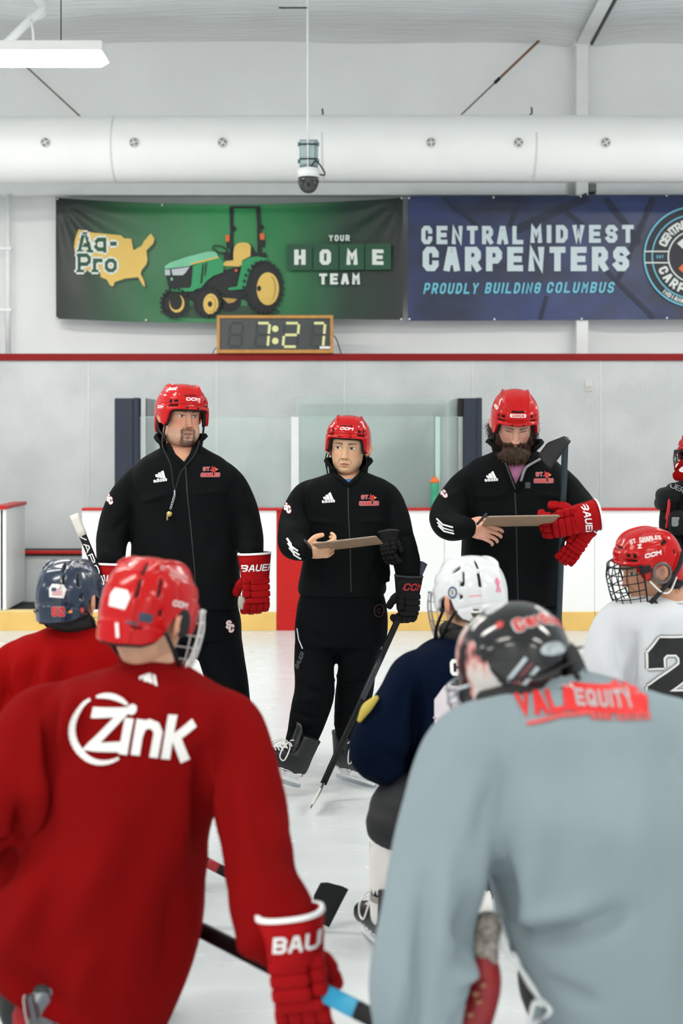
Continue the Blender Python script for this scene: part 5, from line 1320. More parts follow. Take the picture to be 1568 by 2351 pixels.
spine_line(t2, bt2, [(682, 1443), (686, 1468), (695, 1488)], Y2, mat('piping_grey', (196, 200, 204), .5, var=0), .006, 'piping')
px_print('lettering', text('BAUER', 9, .8, .16, .1, .2), 688, 1516, Y2, bt2, mat('print_dim', (88, 92, 98), .6, var=0), t2, 68)
px_print('emblem', ring2(0, 0, 11, 3, 24, 14) + text('C', 12, .7, .2), 870, 1402, Y2, bt2, mat('print_darkred', (44, 10, 13), .6, var=0), t2)
hm2, hv2 = helmet(c2, H2, M_red, VENTS_F + VENTS_B); bh = bvh_of(hv2)
hdecal(hm2, bh, H2, text('CCM', .0150, 1.25, .26, .10, .25), 1, .0775, M_white)
straps(hm2, H2, [[(-.090, -.045, -.028), (-.095, -.040, -.055), (-.092, -.035, -.090), (-.086, -.035, -.105)], [(-.092, .052, -.036), (-.094, .02, -.07), (-.088, -.03, -.10), (-.082, -.035, -.125)], [(.090, -.045, -.028), (.096, -.045, -.06), (.092, -.04, -.10)], [(.094, .04, -.030), (.096, .0, -.065), (.090, -.035, -.10), (.084, -.04, -.135)], [(.088, -.01, -.070), (.094, -.03, -.075)]], .0036)
px_print('chest_logo', brand_bars(27), 754, 1147, Y2, bj, M_white, j2, -3); px_print('chest_lettering', text('adidas', 8.5, .62, .2, .10), 754, 1150, Y2, bj, M_white, j2, 4)
crest(j2, 847, 1149, Y2, bj, .95); mono(j2, 659, 1166, Y2, bj, 17, 12)
for k in range(3):
    px_print('sleeve_stripe', strip([(-17, 12), (-4, 3), (-2, -1), (16, -6)], 4.2), 672 - 1 + 3.2 * k, 1254 + 9.5 * k, Y2, bj, M_white, j2, -14)
lapel(j2, [(762,1078),(775,1093),(800,1114)], [(836,1078),(825,1092),(802,1114)], 7.1, bj)
spine_line(j2, bj, [(799, 1114), (800, 1180), (804, 1260), (806, 1360)], Y2, M_zip)
glove(c2, frame(P(936, 1362, 6.93), (-.06, -.02, -1), (.42, -.90, 0), .98, 1), M_blackglove, mat('knit_grey', (52, 54, 58), .9, bump=.5, bscale=300), (34, 50, 45), 'CCM', mat('glove_redprint', (170, 34, 38), .6, var=0), (.3, .6, -.6), cuff=.085, txt_h=.036)
gt = empty('hockey_glove', P(895, 1285, 6.95), 'black hockey glove tucked under the middle coach\'s arm', 'glove')
glove(gt, frame(P(893, 1238, 6.92), (.05, -.25, -.95), (-.55, -.75, .2), .72, -1), M_blackglove, mat('knit_grey', (52, 54, 58), .9), (30, 30, 30), None, None, (.2, .8, -.5), cuff=.05)
sp2 = P(690, 1000, 6.98); sp2 = Vector((sp2.x, 6.94, 0.0))
skate(c2, skate_M(P(672, 1806, 6.92), (-.80, -.42, .36), (.34, .1, .93), 1.02)); skate(c2, skate_M(Vector((P(783, 0, 7.2).x, 7.16, 0.002)), (.62, -.78, 0), (0, 0, 1), 1.0))

def clipboard(label, tl, tr, br, bl_, pen_a, pen_b):
    e = empty('clipboard', (tl + br) / 2, label, 'clipboard')
    n = (tr - tl).cross(bl_ - tl).normalized() * .004
    V = [tuple(v) for v in (tl, tr, br, bl_, tl + n, tr + n, br + n, bl_ + n)]
    bx = [(0,1,2,3)[::-1],(4,5,6,7),(0,1,5,4),(1,2,6,5),(2,3,7,6),(3,0,4,7)]
    obj('board', (np.array(V), bx), mat('hardboard', (150, 122, 98), .65, var=.1, vscale=40), e, smooth=False)
    sgn = 1 if n.z > 0 else -1
    m_ = n * 1.15 * sgn if sgn > 0 else -n * .3
    top = [v + (n if sgn > 0 else -n * .0) for v in (tl, tr, br, bl_)]
    c = sum(top, Vector()) / 4; up = Vector((n.x, n.y, n.z)).normalized() * sgn * .0015
    q = [c + (v - c) * .95 + up + (tl - bl_) * .02 for v in top]; q2 = [v + up * .8 for v in q]
    obj('paper', (np.array([tuple(v) for v in q + q2]), bx), mat('paper_white', (236, 236, 232), .8, var=.01), e, smooth=False)
    pe_ = empty('pen', pen_a, 'black marker pen in the hand over the ' + label.split(' held')[0].split(' in ')[0], 'pen')
    obj('barrel', limb([pen_a, pen_b], [.006, .0055], n=10, k=3), M_strap, pe_); obj('cap', limb([pen_a, pen_a.lerp(pen_b, .35)], [.0068, .0066], n=10, k=2), mat('pen_cap', (30, 32, 36), .3), pe_)
    return e
clipboard('brown clipboard held flat by the middle coach', P(716, 1250, 6.60), P(865, 1233, 6.60), P(879, 1249, 6.86), P(740, 1266, 6.86), P(700, 1241, 6.77), P(713, 1258, 6.74))
s2, _ = stick('black hockey stick of the middle coach with white taped blade tip on the ice', P(971, 1297, 6.98), P(742, 1800, 6.74), (-.10, -.97, -.08), (.40, .0, .92), M_st1, mat('blade_grey', (48, 50, 54), .5), (M_tape, (.70, 1.0)), length=.27, w=.029, h=.021, side=(.6, -.8, 0), m_butt=mat('butt_blue', (58, 66, 80), .7), curve=.015, bands=((.42, .62, mat('band_dark', (40, 44, 48), .3)),))

# ------------------------------------------------------------------ right coach
Y3 = 7.2
c3 = person('broad bearded coach in black looking down at his clipboard, hockey stick upright in his arm', (P(1180, 0, Y3).x, Y3, 0))
rows3 = [(1140,1032,1222,1032,.075),(1108,1046,1256,1046,.105),(1078,1062,1280,1062,.13),(1056,1095,1298,1095,.155),(1060,1140,1296,1140,.175),(1066,1190,1290,1190,.185),(1062,1240,1286,1240,.19),(1060,1300,1284,1300,.195),(1062,1350,1286,1350,.19),(1064,1386,1285,1386,.185)]
armL3 = ([P(1112,1085,7.2), P(1078,1108,7.2), P(1047,1148,7.16), P(1026,1188,7.05), P(1038,1210,6.92), P(1068,1212,6.82)], [.068, .080, .088, .086, .072, .056])
armR3 = ([P(1246,1085,7.2), P(1282,1108,7.2), P(1314,1145,7.16), P(1340,1182,7.05), P(1345,1195,6.95), P(1335,1195,6.86)], [.068, .080, .086, .082, .072, .062])
jv = fuse([tor(rows3, Y3), limb(*armL3, n=20), limb(*armR3, n=20)], .009, 5)
jv = folds2(jv, [(1080,1138,1160,1132,Y3,.010,.013),(1215,1132,1285,1140,Y3,.010,.013),(1000,1170,1050,1180,Y3,-.012,.015),(1010,1205,1050,1218,Y3,-.010,.013),(1075,1100,1080,1165,Y3,-.012,.018),(1290,1100,1285,1165,Y3,-.012,.018),(1020,1140,1060,1120,Y3,.010,.018),(1330,1150,1370,1190,Y3,-.010,.015),(1090,1240,1150,1330,Y3,-.008,.03),(1260,1250,1200,1340,Y3,-.008,.03)], nz=cloth_nz, seed=33)
jc = carve(jv, [(1140,1028),(1228,1028),(1216,1060),(1183,1124),(1158,1066)], 7.2)
j3 = obj('jacket', jc, M_jacket, c3); bj = bvh_of(jv)
H3 = Hm(1181, 972, Y3, -1, 27, 1, 1.15)
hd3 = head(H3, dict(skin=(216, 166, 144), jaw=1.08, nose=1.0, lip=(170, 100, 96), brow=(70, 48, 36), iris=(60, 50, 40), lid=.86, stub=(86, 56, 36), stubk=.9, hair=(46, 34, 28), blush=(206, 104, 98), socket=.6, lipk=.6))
neck = limb([H3 @ Vector((0, .035, -.03)), P(1181, 1026, 7.24), P(1181, 1080, 7.22)], [.055, .064, .085], n=20)
legs3 = [(P(1120,1440,Y3), P(1118,1590,7.18), P(1112,1700,7.2)), (P(1228,1440,Y3), P(1236,1590,7.18), P(1240,1700,7.2))]
hM = frame(P(1074, 1209, 6.83), (.93, -.20, -.28), (-.05, -.93, .28), 1.12, -1)
hand3 = hand_parts(hM, ((18, 34, 26), (22, 36, 26), (26, 38, 26), (30, 40, 26)), ((.55, .75, -.4), (.05, .95, -.35)))
body(c3, [neck, tor(shrink(rows3, .9, .86), Y3)] + [limb(a, [r * .55 for r in rr]) for a, rr in (armL3, armR3)] + [limb(l, [.09, .07, .055]) for l in legs3] + [limb([P(1175,1380,Y3), P(1175,1410,Y3)], [.12, .10])], (216, 166, 144), M_skin, hd3, [hand3])
obj('undershirt', fuse([tor(shrink(rows3[1:6], .955, .94), Y3)], .010, 3), mat('shirt_pink', (176, 112, 152), .8, bump=.2, bscale=300), c3)
collar(c3, P(1181, 1048, 7.2), .102, .088, .085, 40, M_jacket, lean=.01, flare=.024, drop=.05)
tv = fuse([tor([(1070,1375,1280,1375,.165),(1068,1420,1288,1420,.17),(1074,1465,1288,1465,.165)], Y3), sup(P(1178,1468,Y3), (.15,.13,.10)), limb(legs3[0], [.12, .105, .085], n=18), limb(legs3[1], [.12, .105, .085], n=18)], .010, 5)
t3 = obj('trousers', folds2(tv, [], nz=cloth_nz, seed=2), M_trouser, c3)
hm3, hv3 = helmet(c3, H3, M_red, VENTS_F + VENTS_B); bh = bvh_of(hv3)
Qp = poly([(-.031, -.0075), (.031, -.0075), (.034, -.004), (.034, .004), (.031, .0075), (-.031, .0075), (-.034, .004), (-.034, -.004)])
hdecal(hm3, bh, H3, Qp, 0, .078, M_white, .0010); hdecal(hm3, bh, H3, text('CARDS', .0105, .95, .24, .10), 0, .078, M_redprint, .0018, L=.004)
hdecal(hm3, bh, H3, text('CARDS', .012, .8, .22, .08, .2), -72, .085, M_white)
straps(hm3, H3, [[(-.090, -.045, -.028), (-.092, -.05, -.055), (-.085, -.055, -.09)], [(.090, -.045, -.028), (.092, -.05, -.055), (.088, -.05, -.09)], [(-.086, -.03, -.080), (-.115, -.03, -.082), (-.125, -.03, -.078)]], .0036)
# beard and hair: a shaped volume and many short strands
rnd = np.random.default_rng(5)
def strands(VF, H, n, length, down, cond, m, parent, name, jitter=.35, w=.0011):
    V, Fs = VF; N = normals(V, Fs); A = np.array(H); Ai = np.linalg.inv(A); loc = V @ Ai[:3, :3].T + Ai[:3, 3]
    ok = np.where(cond(loc))[0]; pick = rnd.choice(ok, n); VV, FF = [], []
    D = np.array(down, float); D = D / np.linalg.norm(D)
    for i in pick:
        p = V[i] + rnd.normal(0, .003, 3); d = N[i] * .55 + D * .9 + rnd.normal(0, jitter, 3); d /= np.linalg.norm(d); L_ = length * rnd.uniform(.5, 1.2)
        s = np.cross(d, rnd.normal(0, 1, 3)); s /= np.linalg.norm(s); b = len(VV); mid = p + d * L_ * .55 + rnd.normal(0, .0018, 3); tip = p + (d + D * .5) / np.linalg.norm(d + D * .5) * L_ + rnd.normal(0, .002, 3)
        VV += [p - s * w, p + s * w, mid + s * w * .8, mid - s * w * .8, tip]; FF += [(b, b + 1, b + 2, b + 3), (b + 3, b + 2, b + 4)]
    return tag(obj(name, (np.array(VV), FF), m, parent, smooth=False), kind='stuff')
M_beard = mat('beard_brown', (50, 33, 22), .75, var=.4, vscale=45); M_beard2 = mat('beard_auburn', (82, 52, 31), .7, var=.3, vscale=30)
bparts = [sup((0, -.048, -.108), (.066, .048, .052), (.9, .9), n=26, m=16), sup((.052, -.022, -.070), (.024, .038, .050)), sup((-.052, -.022, -.070), (.024, .038, .050)), sup((0, -.060, -.150), (.056, .040, .040)), sup((0, -.066, -.178), (.048, .040, .040)),
          sup((.024, -.080, -.0625), (.024, .016, .0085)), sup((-.024, -.080, -.0625), (.024, .016, .0085)), sup((.040, -.072, -.082), (.014, .018, .022)), sup((-.040, -.072, -.082), (.014, .018, .022)), sup((.066, -.012, -.035), (.010, .020, .028)), sup((-.066, -.012, -.035), (.010, .020, .028))]
bv_ = fuse([xf(p, H3) for p in bparts] + [sup(P(1181, 1044, 7.10), (.080, .050, .034), n=26, m=16), sup(P(1181, 1051, 7.085), (.062, .045, .030), n=26, m=16)], .004, 3); N_ = normals(*bv_); nn_ = np.array([noise.noise(Vector(v) * 55) for v in bv_[0]]); bv_ = (bv_[0] + N_ * (nn_ * .006)[:, None], bv_[1])
obj('beard', bv_, M_beard, c3)
strands(bv_, H3, 5200, .016, (0, -.2, -1), lambda q: q[:, 1] < .03, M_beard2, c3, 'beard_strands'); strands(bv_, H3, 2600, .018, (0, -.2, -1), lambda q: q[:, 1] < .03, M_beard, c3, 'beard_strands')
hp = [xf(sup((s * .085, .045, -.045), (.020, .042, .055)), H3) for s in (-1, 1)] + [xf(sup((0, .085, -.07), (.075, .035, .05)), H3)]
hv_ = fuse(hp, .005, 2); M_hair3 = mat('hair_dark', (40, 30, 25), .7, var=.3, vscale=40)
obj('hair', hv_, M_hair3, c3); strands(hv_, H3, 2200, .032, (0, .1, -1), lambda q: q[:, 1] > -.5, M_hair3, c3, 'hair_strands', .5)
px_print('chest_logo', brand_bars(26), 1128, 1098, Y3, bj, M_white, j3, -3); px_print('chest_lettering', text('adidas', 8.5, .62, .2, .10), 1128, 1101, Y3, bj, M_white, j3, 4)
crest(j3, 1248, 1097, Y3, bj, .98); mono(j3, 1014, 1130, Y3, bj, 17, 20)
for k in range(3):
    px_print('sleeve_stripe', strip([(-17, 13), (-4, 2), (18, -1)], 3.6), 1021 + 1.5 * k, 1207 + 8 * k - (0 if k < 2 else 1), Y3, bj, M_white, j3, -4)
lapel(j3, [(1147,1040),(1160,1068),(1183,1125)], [(1224,1040),(1215,1062),(1184,1125)], 7.2, bj)
spine_line(j3, bj, [(1183, 1126), (1185, 1180), (1187, 1300), (1190, 1384)], Y3, M_zip)
obj('lapel_stripe', tube([P(1196, 1105, 7.015), P(1206, 1076, 7.03), P(1222, 1064, 7.05), P(1240, 1054, 7.08)], .007, n=8), mat('lapel_grey', (120, 124, 126), .5, var=.03), j3)
obj('zip_tape', tube([P(1160, 1062, 7.04), P(1172, 1095, 7.02), P(1183, 1124, 7.005)], .005, n=8), M_zip, j3)
obj('clip_buckle', box(P(1206, 1121, 6.985), P(1217, 1107, 6.995)), mat('buckle_grey', (52, 56, 58), .4), j3, smooth=False)
glove(c3, frame(P(1320, 1193, 6.80), (-1, -.12, -.22), (-.05, -.93, -.22), 1.12, 1), M_redglove, M_white, (40, 46, 40), 'BAUER', M_white, (.45, .85, -.35), txt_h=.030, flare=.95)
gt = empty('hockey_glove', P(1320, 1275, 6.9), 'red hockey glove hanging under the right coach\'s gloved hand', 'glove')
glove(gt, frame(P(1335, 1228, 6.86), (-.55, -.1, -.85), (.15, -.95, .1), .85, 1), M_redglove, M_white, (15, 20, 20), None, None, (.4, .8, -.4), cuff=.05)
for (px, dx) in ((1112, -.3), (1240, .3)): 
    q = P(px, 1000, 7.22); skate(c3, skate_M(Vector((q.x, q.y, 0)), (dx, -.95, 0)))
clipboard('brown clipboard with papers held in front of the right coach', P(1118, 1188, 6.56), P(1286, 1185, 6.56), P(1262, 1207, 6.84), P(1104, 1210, 6.84), P(1116, 1181, 6.70), P(1096, 1203, 6.72))
s3, _ = stick('black hockey stick held upright by the right coach, blade at the top', P(1280, 1490, 6.98), P(1298, 1004, 6.74), (-.52, -.45, -.62), (-.72, .0, .60), mat('stick_teal', (22, 40, 46), .3, var=.2), M_st1, None, length=.19, w=.028, h=.021, side=(.3, -1, 0), curve=.01, height=.075)
# ================================================================== the players
def hockey_pants(hip, knees, r=(.17, .13)): return [limb([hip, k.lerp(hip, .5), k], [r[0] * .85, r[0] * .8, r[1]], n=18) for k in knees]
jersey_nz = [(.020, (5, 5, 1.8)), (.008, (12, 12, 4.5))]

# ------------------------------------------------------------------ red jersey in front
YR = 3.65
M_redj = mat('jersey_red', (122, 11, 12), .9, spec=.04, var=.05, vscale=3, bump=.15, bscale=500)
r1 = person('player in a red practice jersey with white back lettering, kneeling in front at left', (P(230, 0, YR).x, YR, 0))
rowsR = [(292,1516,405,1522,.06,.0),(225,1536,460,1546,.10,.0),(150,1560,515,1585,.14),(105,1605,548,1640,.17),(92,1700,550,1710,.185),(85,1800,525,1800,.195),(55,1900,490,1900,.205),(-12,2000,470,2000,.215),(-40,2110,455,2130,.215),(-32,2180,428,2235,.205),(-2,2222,372,2362,.20)]
armRr = ([P(470,1625,YR), P(522,1668,3.64), P(560,1770,3.60), P(588,1900,3.52), P(603,2025,3.40), P(630,2095,3.33), P(655,2146,3.27)], [.075, .092, .095, .090, .085, .083, .083])
armRl = ([P(160,1620,YR), P(95,1655,3.64), P(40,1745,3.58), P(14,1845,3.52), P(0,1905,3.62), P(-20,1950,3.85)], [.075, .095, .098, .095, .085, .07])
jv = fuse([tor(rowsR, YR), limb(*armRr, n=20), limb(*armRl, n=20)], .0095, 6)
fR = [(150,1575,150,1760,YR,-.014,.022),(185,1590,175,1700,YR,.014,.022),(215,1585,230,1690,YR,-.010,.018),(112,1640,112,1780,YR,.012,.02),(95,1800,85,1905,YR,-.030,.020),(120,1760,95,1900,YR,.018,.022),(75,1890,0,1905,YR,-.022,.014),(60,1920,0,2010,YR,-.024,.024),
      (140,1950,60,2120,YR,.012,.04),(300,1850,180,2100,YR,.010,.05),(380,1800,300,2050,YR,-.009,.045),(430,1980,400,2200,YR,-.012,.03),(250,2100,200,2250,YR,.010,.04),(40,2150,200,2260,YR,-.012,.04),(475,1700,482,1950,YR,-.022,.020),(500,1720,520,1900,YR,.012,.024),
      (560,2040,590,2120,YR,-.018,.018),(610,2000,575,2120,YR,.014,.02),(630,1990,650,2090,YR,-.012,.018),(530,2020,560,2110,YR,.010,.016),(540,1760,600,1900,YR,.008,.03),(330,1530,340,1620,YR,-.005,.03),(420,1560,470,1640,YR,-.007,.025)]
fR = [(a, b, c_, d_, e_, f_ * 1.9, g_ * .9) for a, b, c_, d_, e_, f_, g_ in fR]
jv = folds2(jv, fR, nz=jersey_nz, seed=4); jR = obj('jersey', jv, M_redj, r1); bj = bvh_of(jv)
HR = Hm(340, 1432, YR + .02, 152, 12, 6, 1.02)
HR = Matrix.Translation(P(340, 1420, YR)) @ Matrix.Rotation(math.radians(152), 4, 'Z') @ Matrix.Rotation(math.radians(14), 4, 'X') @ Matrix.Rotation(math.radians(-3), 4, 'Y') @ Matrix.Scale(1.05, 4)
S_kid = dict(skin=(206, 160, 132), brow=(60, 44, 36), hair=(74, 56, 44), iris=(50, 40, 36))
hdR = head(HR, dict(S_kid, hair=None), 70, 80)
neck = limb([HR @ Vector((0, .03, -.03)), P(338, 1500, YR), P(345, 1570, YR)], [.058, .060, .08], n=20)
body(r1, [neck, tor(shrink(rowsR, .78, .70), YR), limb([P(200, 2240, 3.7), P(200, 2300, 3.75)], [.14, .14])] + [limb(a[:-1], [r * .42 for r in rr[:-1]]) for a, rr in (armRr, armRl)] + [limb([P(120, 2300, 3.75), Vector((-.78, 4.05, .14))], [.07, .04]), limb([P(260, 2300, 3.75), Vector((-.60, 4.15, .50)), Vector((-.60, 4.1, .20))], [.07, .05, .03])], (206, 160, 132), M_skin, hdR)
c = P(346, 1530, YR); obj('neck_band', loft([(c + Vector((0, 0, -.015)), (.088, 0, -.012), (0, .078, 0)), (c + Vector((0, 0, .010)), (.080, 0, -.012), (0, .070, 0)), (c + Vector((0, 0, .008)), (.074, 0, -.012), (0, .064, 0)), (c + Vector((0, 0, -.02)), (.076, 0, -.012), (0, .066, 0))], 32, cap=False), M_redj, jR)
M_pants = mat('hockey_pants', (18, 20, 23), .75, var=.1)
pv = fuse([limb([P(190, 2235, 3.68), P(190, 2300, 3.70)], [.165, .165], n=20), limb([P(110, 2290, 3.70), Vector((-.72, 3.95, .30)), Vector((-.72, 4.08, .16))], [.13, .12, .10], n=18), limb([P(260, 2290, 3.70), Vector((-.60, 4.02, .50)), Vector((-.60, 4.16, .48))], [.13, .12, .10], n=18)], .012, 4)
obj('pants', pv, M_pants, r1)
M_sock = mat('sock_red', (150, 20, 26), .85, var=.06)
obj('sock', limb([Vector((-.72, 4.08, .12)), Vector((-.72, 3.85, .11)), P(80, 2335, 3.56)], [.085, .075, .055], n=16), M_sock, r1)
obj('sock', limb([Vector((-.60, 4.16, .46)), Vector((-.60, 4.14, .30)), Vector((-.60, 4.10, .22))], [.085, .075, .055], n=16), M_sock, r1)
hk = P(58, 2328, 3.42)
skate(r1, skate_M(hk, (.12, .22, -1), (.35, 1, .25), 1.10), True, mat('holder_silver', (120, 124, 130), .3, metal=.6)); skate(r1, skate_M(Vector((-.60, 4.08, .0)), (.1, 1, 0), (0, 0, 1), 1.05))
Zs = lambda Q: Q
# printed name on the back, drawn from the shirt
MWH = mat('print_jersey_white', (232, 230, 228), .7, var=.02)
def gl(quads, dx, dy): return move(quads, dx, dy)
Q = gl(text('Z', 98, .86, .24, .1, .16), -63, 2)
Q += strip([(-18, -52), (-6, 26)], 20) + poly(circ(-2, 44, 11))
Q += strip([(10, -54), (21, 23)], 20) + strip([(16, -14), (24, 8), (40, 14), (54, 8), (60, -6), (51, -61)], 19)
Q += strip([(77, -66), (91, 30)], 20) + strip([(139, 8), (92, -24)], 20) + strip([(98, -14), (121, -74)], 21)
for a0, a1, w in ((118, 300, 14), (46, 106, 11)):
    n = 20; cc = circ(-64, 2, 74, 72, n, a0, a1)
    for k in range(n):
        t = (k + .5) / n; Q += strip([cc[k], cc[k + 1]], w * (math.sin(math.pi * min(1, .06 + .88 * t)) ** .7) + .8)
px_print('back_lettering', Q, 302, 1677, YR, bj, MWH, jR, 0, .004, 9)
px_print('neck_logo', [[np.array(p) for p in q] for q in ([(-22, 2), (-10, 8), (-8, 10), (-18, -4)], [(-8, 9), (4, 12), (14, -8), (4, -6)], [(8, 11), (16, 8), (24, -12), (17, -10)], [(-14, 3), (-4, 10), (2, -5), (-8, -5)])], 340, 1560, YR, bj, MWH, jR, -4, .004, 8)
hR, hvR = helmet(r1, HR, M_red, VENTS_F + VENTS_B, back=True); bh = bvh_of(hvR)
M_badge = mat('badge_white', (226, 224, 222), .5, var=.02); M_badge2 = mat('badge_navy', (44, 56, 76), .5, var=.2, vscale=120)
pent = poly([(-.026, -.018), (.022, -.022), (.030, .008), (.018, .024), (-.018, .026), (-.028, .010)])
hdecal(hR, bh, HR, pent, -178, .028, M_badge); hdecal(hR, bh, HR, poly([(-.016, -.010), (.016, -.010), (.016, .010), (-.016, .010)]), -147, -.004, M_badge2)
hdecal(hR, bh, HR, strip([(.004, -.018), (-.004, .016)], .009), -174, -.042, M_badge); hdecal(hR, bh, HR, poly([(-.013, -.003), (.013, -.003), (.013, .003), (-.013, .003)]), -160, -.022, M_badge2)
hdecal(hR, bh, HR, text('ST. CHARLES', .014, .6, .22, .06), -112, .110, mat('decal_pink', (222, 150, 150), .5, var=0)); hdecal(hR, bh, HR, text('CARDINALS', .009, .6, .22, .06), -110, .096, mat('decal_pink', (222, 150, 150), .5)); hdecal(hR, bh, HR, text('CCM', .014, 1.2, .24, .1, .2), -104, .042, M_badge)
cage(hR, HR, mat('cage_white', (222, 224, 226), .4, var=0), r=.0020)
straps(hR, HR, [[(.100, .06, -.03), (.098, .02, -.06), (.085, -.05, -.105), (.06, -.10, -.125)], [(.104, -.02, -.01), (.100, -.05, -.05), (.080, -.08, -.11)], [(-.100, .06, -.03), (-.098, .02, -.06), (-.085, -.05, -.105)]], .007)
obj('chin_cup', xf(sup((0, -.115, -.125), (.045, .030, .026), (.7, .7)), HR), M_strap, hR)
obj('ear_cover', xf(sup((-.103, .0, .0), (.006, .030, .034)), HR), M_foam, hR)
gF, gcw = glove(r1, frame(P(678, 2190, 3.24), (.13, -.04, -.98), (-.10, -.99, .05), 1.10, -1), M_redglove, M_white, (8, 26, 36), 'BAUER', M_white, (.35, .85, -.4), cuff=.085, txt_h=.034, flare=1.0, txt_dx=.042)
s4, _ = stick('black hockey stick with blue stripe held by the front player in red', P(310, 2058, 4.15), P(905, 2362, 2.98), (.05, 1, 0), (0, 0, 1), M_st1, M_st1, side=(-.3, -1, .5), w=.040, h=.028, bands=((.76, .90, M_cy),))

# ------------------------------------------------------------------ red jersey behind, navy helmet
Y5 = 5.1
r2 = person('player in a plain red jersey and navy helmet, kneeling behind the front red player', (P(150, 0, Y5).x, Y5, 0))
rows5 = [(112,1436,212,1436,.06),(80,1450,250,1452,.09),(42,1466,285,1470,.12),(18,1500,305,1500,.15),(12,1580,308,1580,.165),(10,1680,305,1680,.17),(8,1780,300,1780,.175),(12,1870,295,1870,.17)]
a5l = ([P(70,1500,Y5), P(32,1530,Y5), P(2,1600,5.06), P(-15,1690,5.0), P(10,1740,5.2)], [.06, .085, .09, .085, .06]); a5r = ([P(250,1500,Y5), P(290,1530,Y5), P(320,1600,5.08), P(335,1690,5.1), P(330,1760,5.15)], [.06, .085, .09, .085, .06])
jv = fuse([tor(rows5, Y5), limb(*a5l, n=18), limb(*a5r, n=18)], .011, 5)
jv = folds2(jv, [(105,1485,75,1600,Y5,-.016,.024),(140,1485,118,1600,Y5,.014,.024),(60,1500,40,1580,Y5,.014,.02),(170,1490,165,1580,Y5,-.010,.02),(215,1490,220,1580,Y5,.010,.02),(40,1530,30,1620,Y5,-.016,.02)], nz=jersey_nz, seed=8, gain=1.6)
j5 = obj('jersey', jv, mat('jersey_red2', (140, 10, 11), .9, spec=.04, var=.05, bump=.15, bscale=500), r2)
b5 = bvh_of(jv); s = Y5 / F
H5 = Hm(160, 1382, Y5, 160, 8, 3, 1.04)
hd5 = head(H5, dict(S_kid), 60, 70)
neck = limb([H5 @ Vector((0, .03, -.03)), P(160, 1440, Y5), P(160, 1500, Y5)], [.056, .058, .08], n=16)
k5 = [Vector((-1.12, 5.40, .10)), Vector((-.78, 5.55, .50))]
body(r2, [neck, tor(shrink(rows5, .78, .70), Y5), limb([P(155, 1860, Y5), P(155, 1900, Y5)], [.14, .13])] + [limb(a[:-1], [r * .42 for r in rr[:-1]]) for a, rr in (a5l, a5r)] + [limb([P(110, 1890, Y5), k5[0]], [.09, .06]), limb([P(200, 1890, Y5), k5[1]], [.09, .06])], (206, 160, 132), M_skin, hd5)
obj('pants', fuse([limb([P(150, 1850, Y5), P(150, 1900, Y5)], [.17, .17]), limb([P(110, 1890, Y5), k5[0].lerp(P(110,1890,Y5), .15)], [.14, .11]), limb([P(195, 1890, Y5), k5[1].lerp(P(195,1890,Y5), .15)], [.14, .11])], .013, 4), M_pants, r2)
obj('sock', limb([k5[0], Vector((-1.10, 5.2, .10)), Vector((-1.10, 5.0, .16))], [.085, .07, .055]), M_sock, r2); obj('sock', limb([k5[1], Vector((-.78, 5.52, .25))], [.085, .06]), M_sock, r2)
skate(r2, skate_M(Vector((-1.10, 4.93, .29)), (0, .25, -1), (0, 1, .25), 1.0), False); skate(r2, skate_M(Vector((-.78, 5.48, 0)), (.1, 1, 0), (0, 0, 1), 1.0), False)
M_navyh = mat('navy_shell', (24, 40, 62), .2, coat=.3, var=.03)
h5, hv5 = helmet(r2, H5, M_navyh, VENTS_F + VENTS_B, back=True, nphi=200, nal=70); bh = bvh_of(hv5)
hdecal(h5, bh, H5, pent, -168, .030, M_badge)
for k in range(4): hdecal(h5, bh, H5, poly([(-.016, -.012 + .006 * k), (.018, -.012 + .006 * k), (.018, -.009 + .006 * k), (-.016, -.009 + .006 * k)]), -168, .030, mat('flag_red', (196, 90, 90), .5, var=0), .0018)
hdecal(h5, bh, H5, poly([(-.018, .001), (-.002, .001), (-.002, .013), (-.018, .013)]), -168, .030, mat('flag_blue', (44, 62, 104), .5, var=0), .0022)
Q52 = text('52', .030, .62, .22, .14); hdecal(h5, bh, H5, fatten(Q52, .004), -166, -.036, mat('digit_pale', (170, 120, 120), .5, var=0), .0012); hdecal(h5, bh, H5, Q52, -166, -.036, M_redprint, .0018)
hdecal(h5, bh, H5, text('CAPITALS', .017, .62, .2, .08), -122, .108, mat('decal_grey', (190, 190, 200), .5, var=0)); hdecal(h5, bh, H5, poly([(-.006, -.004), (.006, -.004), (.006, .004), (-.006, .004)]), -148, -.036, mat('sticker_orange', (226, 140, 50), .5, var=0)); hdecal(h5, bh, H5, poly(circ(0, 0, .008, .011, 14)), -128, -.030, mat('sticker_red', (180, 50, 50), .5, var=0))
cage(h5, H5, mat('cage_steel', (150, 154, 160), .35, metal=.8, var=0))
straps(h5, H5, [[(.100, .06, -.03), (.098, .02, -.06), (.085, -.05, -.105), (.06, -.10, -.125)], [(-.100, .06, -.03), (-.098, .02, -.06), (-.085, -.05, -.105), (-.06, -.10, -.12)]], .006)
obj('neck_guard', limb([P(125, 1424, Y5 - .03), P(160, 1434, Y5 - .05), P(200, 1430, Y5 - .03)], [.03, .032, .03], n=14), M_strap, r2)
s5, _ = stick('black hockey stick lying low, its dark taped blade beyond the red glove', P(230, 1850, 4.75), P(735, 2118, 5.0), (.5, .15, .95), (-.9, 0, .4), M_st1, mat('blade_black', (20, 22, 24), .8), None, length=.145, w=.033, h=.024, side=(-.2, -1, .4), curve=.01, height=.085, bands=((.47, .52, mat('band_red', (150, 30, 34), .4)),))

